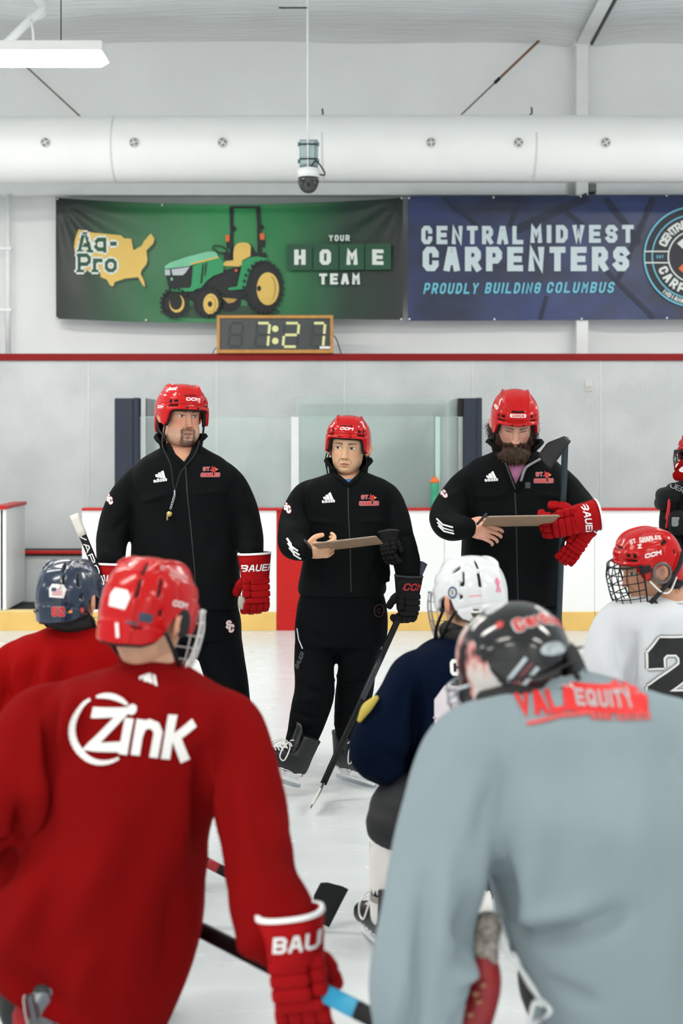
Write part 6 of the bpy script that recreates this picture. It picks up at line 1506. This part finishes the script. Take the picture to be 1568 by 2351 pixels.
# ------------------------------------------------------------------ navy jersey, white helmet
Y6 = 4.85
r3 = person('player in a navy jersey and white helmet, kneeling in the middle', (P(1040, 0, Y6).x, Y6, 0))
M_navyj = mat('jersey_navy', (6, 17, 36), .9, spec=.05, var=.06, bump=.15, bscale=500)
rows6 = [(1028,1462,1095,1466,.06),(985,1478,1130,1482,.09),(950,1500,1165,1500,.12),(930,1535,1190,1535,.15),(932,1600,1195,1600,.165),(938,1700,1190,1700,.17),(940,1790,1180,1790,.17),(948,1860,1165,1860,.165)]
a6 = ([P(985,1522,Y6), P(952,1548,4.84), P(922,1602,4.82), P(890,1662,4.78), P(868,1732,4.75), P(905,1768,4.92), P(950,1775,5.1)], [.06, .085, .088, .093, .094, .075, .055]); a6r = ([P(1140,1520,Y6), P(1180,1560,Y6), P(1210,1640,4.9), P(1215,1730,4.95), P(1150,1780,5.1)], [.06, .085, .09, .085, .055])
jv = fuse([tor(rows6, Y6), limb(*a6, n=20), limb(*a6r, n=18)], .010, 5)
jv = folds2(jv, [(955,1560,952,1690,Y6,-.024,.018),(930,1560,905,1640,Y6,-.008,.02),(880,1700,940,1740,Y6,-.012,.02),(850,1740,900,1780,Y6,.010,.02),(980,1640,960,1780,Y6,.012,.025),(1010,1700,990,1840,Y6,-.010,.025)], nz=jersey_nz, seed=14, gain=1.6)
j6 = obj('jersey', jv, M_navyj, r3); b6 = bvh_of(jv)
H6 = Hm(1080, 1382, Y6, -150, 10, -2, 1.06)
hd6 = head(H6, dict(S_kid), 60, 70)
neck = limb([H6 @ Vector((0, .03, -.03)), P(1070, 1455, Y6), P(1065, 1510, Y6)], [.056, .058, .08], n=16)
kn6, hip6 = P(905, 1880, 4.72), P(1040, 1850, Y6); an6 = P(882, 2090, 4.74); kn6b = Vector((.45, 5.15, .10))
body(r3, [neck, tor(shrink(rows6, .78, .70), Y6), limb([P(1050, 1840, Y6), P(1050, 1880, Y6)], [.13, .13])] + [limb(a[:-1], [r * .42 for r in rr[:-1]]) for a, rr in (a6, a6r)] + [limb([hip6, kn6, an6], [.08, .045, .03]), limb([P(1080, 1860, Y6), kn6b], [.09, .06])], (206, 160, 132), M_skin, hd6)
obj('pants', fuse([limb([P(1050, 1830, Y6), P(1050, 1880, Y6)], [.16, .16]), limb([P(1000, 1850, 4.84), P(930, 1855, 4.76), P(906, 1890, 4.73)], [.13, .115, .098], n=18), limb([P(1080, 1860, Y6), kn6b], [.13, .10])], .011, 4), mat('pants_black', (24, 27, 30), .7, var=.1), r3)
M_sockw = mat('sock_white', (226, 224, 222), .85, var=.03); sk = obj('sock', limb([P(890, 1925, 4.73), P(886, 2000, 4.73), P(882, 2100, 4.74)], [.060, .056, .046], n=18), M_sockw, r3)
for y0, y1, mm in ((1955, 1977, mat('stripe_black', (16, 18, 26), .85)), (1992, 2017, mat('stripe_green', (22, 92, 56), .85)), (2032, 2052, mat('stripe_black', (16, 18, 26), .85)), (1934, 1954, mat('stripe_grey', (150, 142, 140), .85)), (2053, 2066, mat('stripe_grey', (150, 142, 140), .85))):
    f_ = lambda y: (P(890 - (y - 1925) * .046, y, 4.733), .0615 - (y - 1925) * .00008)
    (a, ra), (b, rb_) = f_(y0), f_(y1); obj('sock_stripe', limb([a, a.lerp(b, .5), b], [ra, (ra + rb_) / 2, rb_], n=18, k=2, round_end=False), mm, sk)
obj('sock', limb([kn6b, Vector((.45, 4.95, .10)), Vector((.45, 4.78, .17))], [.085, .07, .05]), M_sockw, r3)
skate(r3, skate_M(Vector((P(897, 0, 4.72).x, 4.70, 0)), (-.34, .94, 0), (0, 0, 1), 1.0)); skate(r3, skate_M(Vector((.45, 4.70, .29)), (0, .25, -1), (0, 1, .25), 1.0), False)
obj('sleeve_stripe', limb([P(826, 1652, 4.70), P(842, 1625, 4.71), P(862, 1604, 4.74)], [.010, .020, .012], n=12, flat=.8), mat('stripe_gold', (186, 166, 70), .75, var=.05), j6)
px_print('captain_letter', text('C', 34, .62, .22), 1044, 1533, Y6, b6, MWH, j6, 0, .004, 8)
px_print('back_number', text('8', 150, .62, .30), 1045, 1650, Y6, b6, mat('number_pale', (222, 216, 224), .7, var=.02), j6, 0, .004, 10)
M_whiteh = mat('white_shell', (216, 219, 222), .22, coat=.3, var=.02)
h6, hv6 = helmet(r3, H6, M_whiteh, VENTS_B + VENTS_S, back=True, nphi=200, nal=70); bh = bvh_of(hv6)
hdecal(h6, bh, H6, ring2(0, 0, .016, .006, 24), 116, .028, mat('badge_blue', (66, 88, 116), .5, var=0)); hdecal(h6, bh, H6, text('B', .016, .6, .22), 116, .028, mat('badge_tan', (150, 140, 120), .5, var=0))
hdecal(h6, bh, H6, poly([(-.018, -.030), (.020, -.030), (.016, .020), (-.014, .022)]), 152, .020, mat('panel_grey', (214, 216, 220), .5, var=0)); hdecal(h6, bh, H6, strip([(-.018, -.008), (.020, -.008)], .004), 152, .020, mat('line_pink', (226, 150, 160), .5, var=0), .002)
rib = strip([(-.008, -.020), (.006, .012), (0, .022), (-.006, .012), (.008, -.020)], .006); hdecal(h6, bh, H6, rib, -174, .040, mat('ribbon_pink', (236, 120, 150), .5, var=0), .0018)
hdecal(h6, bh, H6, poly([(-.016, .006), (.016, .006), (.010, -.006), (-.010, -.006)]), 152, -.046, mat('vent_brown', (50, 46, 34), .6, var=0)); hdecal(h6, bh, H6, poly(circ(0, 0, .007, .005, 12)), 112, -.034, mat('sticker_red', (180, 50, 50), .5, var=0))
cage(h6, H6, mat('cage_steel', (150, 154, 160), .35))
straps(h6, H6, [[(.100, .06, -.03), (.098, .02, -.06), (.085, -.05, -.105), (.06, -.10, -.12)], [(.104, .0, -.02), (.10, -.05, -.07), (.09, -.08, -.11)]], .007); obj('chin_cup', xf(sup((0, -.11, -.122), (.045, .030, .024), (.7, .7)), H6), M_strap, h6)
obj('neck_guard', limb([P(1030, 1448, Y6), P(1060, 1456, Y6 - .04), P(1100, 1452, Y6 - .03)], [.035, .04, .035], n=14), M_strap, r3)

# ------------------------------------------------------------------ white jersey at right, red helmet with cage
Y7 = 5.5
r4 = person('player in a white jersey with black number and red caged helmet, seen in profile', (P(1540, 0, Y7).x, Y7, 0))
M_whitej = mat('jersey_white', (206, 209, 214), .9, spec=.05, var=.03, bump=.15, bscale=500)
rows7 = [(1492,1368,1602,1372,.065),(1440,1378,1650,1384,.10),(1400,1396,1690,1400,.14),(1380,1430,1712,1430,.165),(1392,1500,1715,1500,.18),(1402,1580,1712,1580,.185),(1405,1660,1708,1660,.185),(1405,1760,1700,1760,.18),(1410,1840,1690,1840,.17)]
a7 = ([P(1448,1415,Y7), P(1412,1440,5.48), P(1392,1500,5.45), P(1386,1580,5.42), P(1390,1660,5.45), P(1400,1720,5.6)], [.065, .085, .09, .09, .085, .065]); a7r = ([P(1650,1420,Y7), P(1690,1460,Y7), P(1715,1540,5.5), P(1720,1640,5.55), P(1690,1720,5.7)], [.065, .085, .09, .085, .06])
jv = fuse([tor(rows7, Y7), limb(*a7, n=20), limb(*a7r, n=18)], .011, 5)
jv = folds2(jv, [(1440,1450,1428,1590,Y7,-.026,.020),(1475,1440,1455,1570,Y7,.012,.024),(1400,1440,1412,1540,Y7,-.010,.018),(1500,1440,1490,1500,Y7,-.008,.02),(1370,1470,1372,1580,Y7,.008,.02)], nz=jersey_nz, seed=18, gain=1.6)
j7 = obj('jersey', jv, M_whitej, r4); b7 = bvh_of(jv)
H7 = Hm(1488, 1302, Y7, -78, 14, 4, 1.03)
hd7 = head(H7, dict(skin=(196, 146, 116), brow=(40, 30, 26), hair=(30, 24, 22), iris=(40, 30, 26), lip=(176, 100, 92), nose=1.05), 90, 100)
neck = limb([H7 @ Vector((0, .035, -.03)), P(1530, 1345, 5.5), P(1545, 1410, 5.5)], [.055, .058, .08], n=18)
k7 = [Vector((1.05, 5.85, .10)), Vector((1.45, 5.95, .50))]
body(r4, [neck, tor(shrink(rows7, .78, .70), Y7), limb([P(1550, 1830, Y7), P(1550, 1870, Y7)], [.13, .13])] + [limb(a[:-1], [r * .42 for r in rr[:-1]]) for a, rr in (a7, a7r)] + [limb([P(1500, 1850, Y7), k7[0]], [.09, .06]), limb([P(1600, 1850, Y7), k7[1]], [.09, .06])], (196, 146, 116), M_skin, hd7)
obj('pants', fuse([limb([P(1550, 1810, Y7), P(1550, 1860, Y7)], [.17, .17]), limb([P(1510, 1850, Y7), k7[0]], [.14, .11]), limb([P(1600, 1850, Y7), k7[1]], [.14, .11])], .013, 4), M_pants, r4)
obj('sock', limb([k7[0], Vector((1.05, 5.65, .10)), Vector((1.05, 5.45, .17))], [.085, .07, .05]), M_sockw, r4); obj('sock', limb([k7[1], Vector((1.45, 5.92, .25))], [.085, .06]), M_sockw, r4)
skate(r4, skate_M(Vector((1.05, 5.37, .29)), (0, .25, -1), (0, 1, .25), 1.0), False); skate(r4, skate_M(Vector((1.45, 5.88, 0)), (.1, 1, 0), (0, 0, 1), 1.0), False)
c = P(1548, 1376, Y7); obj('neck_band', loft([(c + Vector((0, 0, -.03)), (.105, 0, -.005), (0, .085, 0)), (c + Vector((0, 0, -.006)), (.100, 0, -.005), (0, .080, 0)), (c + Vector((0, 0, -.010)), (.092, 0, -.005), (0, .072, 0))], 32, cap=False), mat('band_navy', (40, 50, 62), .8), j7)
Q2 = text('2', 158, .70, .235)
for mm, w, o in ((mat('num_grey', (140, 148, 152), .7, var=0), 15, .003), (MWH, 9, .0042)): px_print('number_edge', fatten(Q2, w), 1542, 1545, Y7, b7, mm, j7, 0, o, 8)
px_print('back_number', Q2, 1542, 1545, Y7, b7, mat('num_black', (20, 24, 26), .7, var=0), j7, 0, .0055, 8)
h7, hv7 = helmet(r4, H7, M_red, VENTS_F + VENTS_S, nphi=240, nal=84); bh = bvh_of(hv7)
hdecal(h7, bh, H7, text('ST. CHARLES', .017, .62, .22, .06), 76, .124, mat('decal_pale', (240, 214, 210), .5, var=0)); hdecal(h7, bh, H7, text('CARDINALS', .009, .62, .2, .06), 76, .111, mat('decal_pale', (240, 214, 210), .5))
hdecal(h7, bh, H7, text('CCM', .016, 1.25, .26, .10, .25), 82, .064, M_white); hdecal(h7, bh, H7, text('Z', .016, .9, .28), 58, .094, M_white)
cage(h7, H7, M_dkmetal, r=.0022); hr = mat('hair_black', (26, 22, 21), .75, var=.3, vscale=40)
hv_ = fuse([xf(sup((0, .085, -.06), (.070, .036, .050)), H7), xf(sup((.062, .06, -.06), (.022, .04, .04)), H7)], .006, 2); obj('hair', hv_, hr, r4); strands(hv_, H7, 900, .022, (0, .3, -1), lambda q: q[:, 1] > -.5, hr, r4, 'hair_strands', .5)
ecv = [Vector((.107, .004 + .034 * math.cos(a), -.006 + .036 * math.sin(a))) for a in np.linspace(0, 2 * math.pi, 17)]
obj('ear_cover_rim', limb([H7 @ v for v in ecv], [.006] * 17, n=8, k=2, round_end=False), mat('clear_rim', (92, 88, 86), .15, var=.05), h7); obj('ear_cover', xf(sup((.101, .004, -.006), (.004, .030, .032)), H7), mat('clear_cover', (150, 110, 92), .15, var=.2, vscale=60), h7)
obj('strap', limb([H7 @ Vector(p) for p in ((.080, .112, .040), (.104, .075, .0), (.110, .02, -.045), (.098, -.045, -.095), (.080, -.08, -.118))], [.010] * 5, n=10, k=5, flat=.3), M_strap, h7)
obj('strap', limb([H7 @ Vector(p) for p in ((.098, -.045, -.095), (.085, -.03, -.13), (.06, -.04, -.145))], [.010] * 3, n=10, k=4, flat=.4), M_strap, h7)
obj('ear_loop', limb([H7 @ Vector(p) for p in ((.102, -.045, -.028), (.106, -.012, -.075), (.106, .02, -.080), (.102, .055, -.040))], [.006] * 4, n=10, k=5, flat=.6), M_whitepl, h7)
obj('cage_clip', xf(box((.098, -.075, .010), (.112, -.035, .036), .004), H7), M_foam, h7)
obj('glove', fuse([sup(P(1578, 1634, 5.30), (.045, .045, .024), (.7, .7)), sup(P(1600, 1640, 5.30), (.05, .05, .035), (.7, .7))], .006, 2), M_redglove, r4)

# ------------------------------------------------------------------ grey jersey in front at right, painted goalie mask
Y8 = 3.1
r5 = person('goalie in a grey jersey and black painted mask, bending forward in front at right', (P(1300, 0, Y8).x, Y8, 0))
M_greyj = mat('jersey_grey', (136, 150, 156), .9, spec=.04, var=.03, vscale=3, bump=.12, bscale=500)
rows8 = [(1195,1556,1335,1544,.08,.08),(1112,1600,1440,1574,.13,.06),(1070,1655,1510,1625,.165,.04),(1065,1740,1560,1720,.19,.03),(1080,1840,1610,1840,.215),(1105,1950,1640,1960,.225),(1125,2060,1655,2070,.23),(1142,2130,1655,2160,.23),(1190,2215,1650,2250,.225),(1228,2300,1640,2340,.215),(1215,2400,1630,2440,.21),(1215,2470,1625,2500,.2)]
a8 = ([P(1170,1668,Y8), P(1112,1720,3.08), P(1065,1800,3.05), P(1030,1900,3.0), P(995,2050,2.96), P(970,2180,2.92), P(958,2290,2.89), P(950,2350,2.9)], [.085, .110, .112, .112, .110, .108, .104, .09]); a8r = ([P(1480,1670,Y8), P(1560,1730,Y8), P(1620,1830,3.05), P(1660,1980,3.0), P(1660,2120,2.98), P(1600,2240,3.1)], [.085, .11, .112, .11, .105, .09])
jv = fuse([tor(rows8, Y8), limb(*a8, n=22), limb(*a8r, n=20)], .0095, 6)
jv = folds2(jv, [(1010,1900,985,2120,Y8,.014,.026),(960,1960,915,2300,Y8,-.014,.024),(930,2050,885,2320,Y8,.012,.02),(1060,1980,1090,2110,Y8,-.018,.022),(1020,2020,1080,2080,Y8,-.014,.018),(1040,2100,1110,2090,Y8,-.020,.018),(1035,2140,1085,2150,Y8,.016,.016),(1150,1960,1140,2110,Y8,-.022,.024),(1180,1900,1190,2080,Y8,.014,.03),(1150,2090,1300,2050,Y8,-.020,.020),(1300,2050,1400,2010,Y8,-.012,.024),(1160,2060,1320,2000,Y8,.012,.026),(1020,2230,1080,2215,Y8,-.012,.014),(960,2230,1040,2290,Y8,.012,.02),(1230,2180,1330,2210,Y8,-.010,.02),(1290,1750,1240,1950,Y8,-.006,.04),(1420,1750,1400,2000,Y8,.007,.04),(1480,1800,1500,2100,Y8,-.007,.04),(1360,1700,1330,1900,Y8,.006,.04),(1120,1760,1080,1900,Y8,-.010,.026)], nz=[(.022, (4.5, 4.5, 1.7)), (.008, (11, 11, 4))], seed=27, gain=1.9)
j8 = obj('jersey', jv, M_greyj, r5); b8 = bvh_of(jv)
H8 = Matrix.Translation(P(1190, 1545, Y8 + .10)) @ Matrix.Rotation(math.radians(-110), 4, 'Z') @ Matrix.Rotation(math.radians(24), 4, 'X') @ Matrix.Rotation(math.radians(8), 4, 'Y') @ Matrix.Scale(1.0, 4)
hd8 = head(H8, dict(S_kid), 60, 70)
neck = limb([H8 @ Vector((0, .03, -.03)), P(1240, 1600, Y8 + .10), P(1265, 1650, Y8 + .10)], [.055, .058, .06], n=18)
body(r5, [neck, tor(shrink(rows8, .78, .70), Y8)] + [limb(a[:-1], [r * .42 for r in rr[:-1]]) for a, rr in (a8, a8r)] + [limb([P(1430, 2440, Y8), Vector((.58, 3.38, .45)), Vector((.58, 3.25, .18))], [.10, .06, .03]), limb([P(1500, 2440, Y8), Vector((.80, 3.38, .45)), Vector((.87, 3.25, .18))], [.10, .07, .04])], (206, 160, 132), M_skin, hd8)
obj('pants', fuse([limb([P(1450, 2380, Y8), P(1450, 2480, Y8)], [.17, .17]), limb([P(1400, 2450, Y8), Vector((.52, 3.38, .45))], [.13, .11]), limb([P(1530, 2450, Y8), Vector((.83, 3.38, .45))], [.15, .12])], .014, 4), M_pants, r5)
for x in (.58, .92):
    obj('leg_pad', fuse([sup((x, 3.44, .36), (.13, .075, .34), (.5, .5)), sup((x, 3.52, .06), (.14, .12, .055), (.6, .6))], .012, 3), mat('pad_red', (150, 26, 30), .5, var=.08), r5)
    skate(r5, skate_M(Vector((x, 3.16, 0)), (0, 1, 0), (0, 0, 1), 1.0), False)
c = P(1262, 1556, Y8 + .07); obj('neck_band', loft([(c + Vector((0, -.01, -.02)), (.082, 0, .012), (0, .075, 0)), (c + Vector((0, -.01, .012)), (.074, 0, .012), (0, .066, 0)), (c + Vector((0, -.01, .006)), (.066, 0, .012), (0, .058, 0))], 32, cap=False), M_greyj, j8)
px_print('neck_label', poly([(-26, -5), (24, -7), (24, 4), (-26, 5)]), 1290, 1569, Y8, b8, mat('label_white', (216, 222, 224), .7, var=0), j8, -4, .004, 8)
M_gred = mat('print_bright_red', (214, 40, 40), .7, var=.05)
bdir = (0, .80, -.60)
px_print('back_lettering', text('VAL', 40, .78, .26, .10), 1238, 1615, Y8, b8, M_gred, j8, 6, .004, 8); Qb = poly([(-96, -24), (98, -26), (108, 22), (-86, 26)])
px_print('lettering_box', Qb, 1386, 1606, Y8, b8, M_gred, j8, -3, .004, 8); px_print('back_lettering', text('EQUITY', 30, .72, .22, .12), 1388, 1606, Y8, b8, mat('jersey_grey_print', (176, 164, 166), .8, var=0), j8, -3, .006, 8)
px_print('back_lettering', text('Real Estate', 24, .5, .22, .12), 1425, 1640, Y8, b8, mat('print_soft_red', (206, 80, 78), .7, var=0), j8, -2, .004, 8); px_print('back_underline', strip([(-75, -14), (0, 4), (85, 8)], 7), 1285, 1648, Y8, b8, mat('print_soft_red', (206, 80, 78), .7), j8, 0, .004, 8)
for dx in (0, 12):
    pts = []
    for (x, y) in ((1140, 2112), (1162, 2150), (1178, 2195), (1206, 2226), (1240, 2250), (1234, 2300), (1222, 2351), (1222, 2400)):
        q = P(x - dx, y + dx * .2, Y8); h = b8.ray_cast(q - Vector((0, 1, 0)), Vector((0, 1, 0)), 2.0)[0]; pts.append((h if h is not None and h.y < Y8 + .1 else P(x + 4 - dx, y, Y8 - .12)) - Vector((0, .004, 0)))
    obj('hem_piping', limb(pts, [.0065] * len(pts), n=8, k=4, flat=.8), mat('piping_white', (226, 230, 232), .7, var=.02), j8)
# mask: shell, painted face part, cage, back plate
def paint_nodes(nt, N, L, b):
    tc = N.new('ShaderNodeTexCoord'); vz = N.new('ShaderNodeTexVoronoi'); vz.inputs['Scale'].default_value = 26; nz = N.new('ShaderNodeTexNoise'); nz.inputs['Scale'].default_value = 18; nz.inputs['Detail'].default_value = 4
    mp = N.new('ShaderNodeMapping'); mp.inputs['Scale'].default_value = (1, 1, .45); L.new(tc.outputs['Object'], mp.inputs[0]); L.new(mp.outputs[0], nz.inputs['Vector']); L.new(mp.outputs[0], vz.inputs['Vector'])
    cr = N.new('ShaderNodeValToRGB'); E = cr.color_ramp.elements; E[0].position = .40; E[0].color = lin((24, 24, 26)); E[1].position = .62; E[1].color = lin((206, 200, 196))
    for p, c_ in ((.47, (60, 50, 50)), (.50, (196, 120, 116)), (.54, (206, 186, 180))): q = E.new(p); q.color = lin(c_)
    L.new(nz.outputs['Fac'], cr.inputs[0]); L.new(cr.outputs[0], b.inputs['Base Color']); b.inputs['Roughness'].default_value = .22
M_paint = node_mat('mask_paint', paint_nodes); M_mblack = mat('mask_black', (14, 15, 17), .14, coat=.4, var=.05)
mparts = [sup((0, .005, .030), (.112, .128, .128), (.9, .9), n=40, m=28), sup((0, -.055, -.045), (.106, .100, .110), (.85, .85), n=36, m=24), sup((0, -.085, -.125), (.062, .062, .045), n=28, m=18)]
mv = fuse(mparts, .005, 5)
yy = lambda F_: mv[0][list(F_[:3])].mean(0)
mi = [1 if (yy(f)[1] < .002 - .35 * max(0, yy(f)[2])) else 0 for f in mv[1]]
mk = obj('helmet', xf(mv, H8), [M_mblack, M_paint], r5, midx=mi); bm_ = bvh_of(xf(mv, H8))
edge = [H8 @ Vector((.112 * math.sin(a) * (1.0), -.001 - .35 * max(0, .005 + .125 * math.cos(a)), .005 + .125 * math.cos(a))) for a in np.linspace(0, 2 * math.pi, 25)]
obj('mask_edge', limb(edge, [.007] * 25, n=8, k=2, round_end=False), M_strap, mk)
cage(mk, H8, M_steel, front=.165, side=.085, zs=(.03, 0, -.03, -.06, -.09), phs=(-50, -25, 0, 25, 50), r=.0026)
obj('back_plate', xf(fuse([sup((0, .128, -.030), (.062, .010, .050), (.8, .8))], .005, 3), H8), M_foam, mk)
for s_ in (-1, 1): obj('strap', limb([H8 @ Vector(p) for p in ((s_ * .108, -.01, .02), (s_ * .100, .07, .0), (s_ * .06, .138, -.01))], [.010] * 3, n=8, k=5, flat=.3), M_strap, mk)
# decals of the mask, on the side that is seen from behind
def mdec(Q, phi, z, m, off=.0015, tilt=0, name='decal'):
    p = math.radians(phi); out = Vector((math.sin(p), -math.cos(p), 0)); right = Vector((math.cos(p), math.sin(p), 0)); up = Vector((0, 0, 1)); t = math.radians(tilt)
    o2 = out * math.cos(t) + up * math.sin(t); u2 = up * math.cos(t) - out * math.sin(t); A = H8.to_3x3()
    return printed(name, Q, onto(bm_, H8 @ Vector((0, .005, z)), A @ right, A @ u2, off, .6, -(A @ o2)), m, mk, .007)
bar4 = lambda y: poly([(-.036, y), (.036, y), (.036, y + .008), (-.036, y + .008)])
MD = mat('decal_silver', (190, 200, 206), .3, var=.05); MDr = mat('decal_red', (190, 40, 44), .4, var=.05)
for k, y in enumerate((-.026, -.010, .006)): mdec(move(bar4(y), rot=26), 104, .0, MD if k != 1 else mat('decal_maroon', (110, 50, 60), .4), .0015, 10)
mdec(move(fatten(text('Cardinals', .030, .60, .22, .08), .005), rot=-28), 166, .035, mat('decal_pale2', (214, 206, 204), .4), .0012, 28); mdec(move(text('Cardinals', .030, .60, .22, .08), rot=-28), 166, .035, MDr, .0022, 28)
mdec(poly(circ(0, 0, .009)), 108, .060, MDr, .0018, 40); mdec(poly(circ(0, 0, .034, .020)), 150, .100, mat('decal_white_patch', (196, 198, 200), .3, var=.3, vscale=60), .0012, 70)
mdec(poly([(-.030, -.018), (.028, -.022), (.034, .016), (-.024, .020)]), 172, -.030, mat('decal_flag', (180, 120, 118), .4, var=.4, vscale=90), .0014, 0); mdec(poly(circ(0, 0, .010)), 173, -.028, mat('decal_blue', (60, 76, 110), .4, var=.1), .002, 0)
mdec(move(poly(circ(0, 0, .036, .014)), rot=-20), 150, -.012, mat('decal_grey2', (168, 178, 182), .3, var=.35, vscale=70), .0013, 20)
for ph_, z_ in ((116, -.055), (140, -.03)): obj('rivet', sup(H8 @ Vector((.108 * math.sin(math.radians(ph_)), -.128 * math.cos(math.radians(ph_)), z_)), (.009, .009, .009), n=10, m=7), M_steel, mk)
obj('neck_guard', limb([P(1130, 1612, Y8 + .04), P(1180, 1600, Y8 + .02), P(1230, 1590, Y8 + .03)], [.04, .045, .045], n=14), M_strap, r5)
# the goalie's red leather glove seen under the arm
M_leather = mat('glove_leather', (140, 22, 28), .4, var=.25, vscale=18); gb = fuse([limb([P(1108, 2195, 2.98), P(1106, 2250, 2.99), P(1085, 2310, 3.0), P(1050, 2380, 3.0)], [.030, .042, .050, .058], n=18, flat=1.2)], .006, 3)
gg = obj('glove', gb, M_leather, r5); obj('glove_cuff', limb([P(1120, 2125, 2.98), P(1112, 2160, 2.98), P(1108, 2200, 2.98)], [.030, .031, .033], n=16), mat('camo_cuff', (140, 132, 124), .8, var=.6, vscale=70), gg)
for (x, y) in ((1108, 2262), (1092, 2282), (1098, 2300), (1062, 2312), (1078, 2330)):
    obj('scuff', sup(P(x, y, 2.93), (.008, .010, .004), n=10, m=6), mat('scuff_tan', (176, 120, 92), .7), gg)
obj('glove_binding', limb([P(1046, 2300, 2.95), P(1036, 2330, 2.94), P(1030, 2370, 2.94)], [.009] * 3, n=8), mat('binding_tan', (150, 112, 88), .7), gg)

# ------------------------------------------------------------------ player at the right edge, without a jersey
Y9 = 8.0
r6 = person('player at the right edge in black shoulder pads and red helmet, without a jersey', (P(1610, 0, Y9).x, Y9, 0))
rows9 = [(1570,1100,1660,1100,.08),(1545,1115,1690,1115,.11),(1538,1150,1700,1150,.13),(1545,1200,1695,1200,.135),(1550,1250,1690,1250,.135),(1552,1330,1688,1330,.13)]
bd9 = fuse([tor(rows9, Y9)], .010, 3); sp9 = obj('shoulder_pads', bd9, M_blackglove, r6); b9 = bvh_of(bd9)
obj('shoulder_cap', fuse([sup(P(1534, 1138, 7.97), (.068, .085, .048), (.8, .8)), sup(P(1518, 1156, 7.97), (.034, .075, .036), (.8, .8)), sup(P(1556, 1122, 7.97), (.06, .08, .035), (.8, .8))], .006, 3), M_black, sp9)
obj('arm_pad', fuse([limb([P(1540, 1160, 7.98), P(1536, 1210, 7.97), P(1548, 1262, 7.9)], [.055, .056, .05], n=16)], .007, 3), M_blackglove, sp9)
obj('arm_pad', fuse([limb([P(1690, 1140, 8), P(1710, 1220, 7.97), P(1690, 1290, 7.9)], [.07, .06, .05])], .007, 3), M_blackglove, sp9)
obj('elbow_pad', sup(P(1560, 1200, 7.86), (.06, .04, .07), (.7, .7)), M_blackglove, sp9)
for y, m_ in ((1165, M_redprint), (1185, M_redprint)): obj('red_trim', limb([P(1537, y - 30, 7.90), P(1534, y, 7.89), P(1530, y + 25, 7.90)], [.007] * 3, n=8), M_redprint, sp9)
obj('print_patch', sup(P(1551, 1198, 7.825), (.022, .004, .026), (.3, .3)), mat('patch_silver', (120, 124, 126), .4, var=.2), sp9)
bsp = bvh_of(join(bd9, sup(P(1556, 1122, 7.97), (.06, .08, .035), (.8, .8))))
px_print('lettering', text('BAUER', 11, .8, .16, .1), 1546, 1116, Y9, bsp, mat('patch_grey', (150, 154, 156), .5, var=0), sp9, -25, .006, 8)
cl9 = fuse([limb([P(1556, 1092, 7.9), P(1580, 1090, 7.84), P(1620, 1094, 7.84), P(1660, 1085, 7.9)], [.03, .036, .038, .03], n=14), limb([P(1560, 1072, 7.9), P(1585, 1066, 7.84), P(1620, 1068, 7.84)], [.03, .036, .034], n=14)], .006, 3)
jr9 = obj('jersey', folds2(cl9, [], nz=[(.006, (20, 20, 30))]), mat('jersey_red2', (176, 22, 24), .8), r6); b10 = bvh_of(cl9)
px_print('number', text('18', 15, .6, .26), 1560, 1074, Y9, b10, MWH, jr9, -30, .005, 6)
H9 = Hm(1606, 1048, Y9, -52, 4, 0, 1.0)
hd9 = head(H9, dict(S_kid), 70, 80)
legs9 = [[P(1590, 1330, Y9), P(1585, 1500, Y9), P(1580, 1640, Y9)], [P(1650, 1330, Y9), P(1660, 1500, Y9), P(1665, 1640, Y9)]]
body(r6, [limb([H9 @ Vector((0, .03, -.03)), P(1612, 1120, Y9), P(1615, 1160, Y9)], [.055, .056, .08]), tor(shrink(rows9, .85, .8), Y9), limb([P(1620, 1320, Y9), P(1620, 1360, Y9)], [.12, .12])] + [limb(l, [.08, .07, .05]) for l in legs9], (206, 160, 132), M_skin, hd9)
obj('pants', fuse([limb([P(1620, 1310, Y9), P(1620, 1350, Y9)], [.16, .16])] + [limb([l[0], l[1]], [.12, .12]) for l in legs9], .013, 4), M_pants, r6)
for l, px in zip(legs9, (1580, 1665)):
    obj('sock', limb([l[1], l[2], l[2] + Vector((0, 0, -.05))], [.08, .06, .05]), M_sock, r6); q = P(px, 1000, Y9); skate(r6, skate_M(Vector((q.x, q.y + .03, 0)), (-.4, -.9, 0)), False)
h9, hv9 = helmet(r6, H9, M_red, VENTS_F + VENTS_S, nphi=160, nal=60); cage(h9, H9, M_dkmetal, r=.0022)
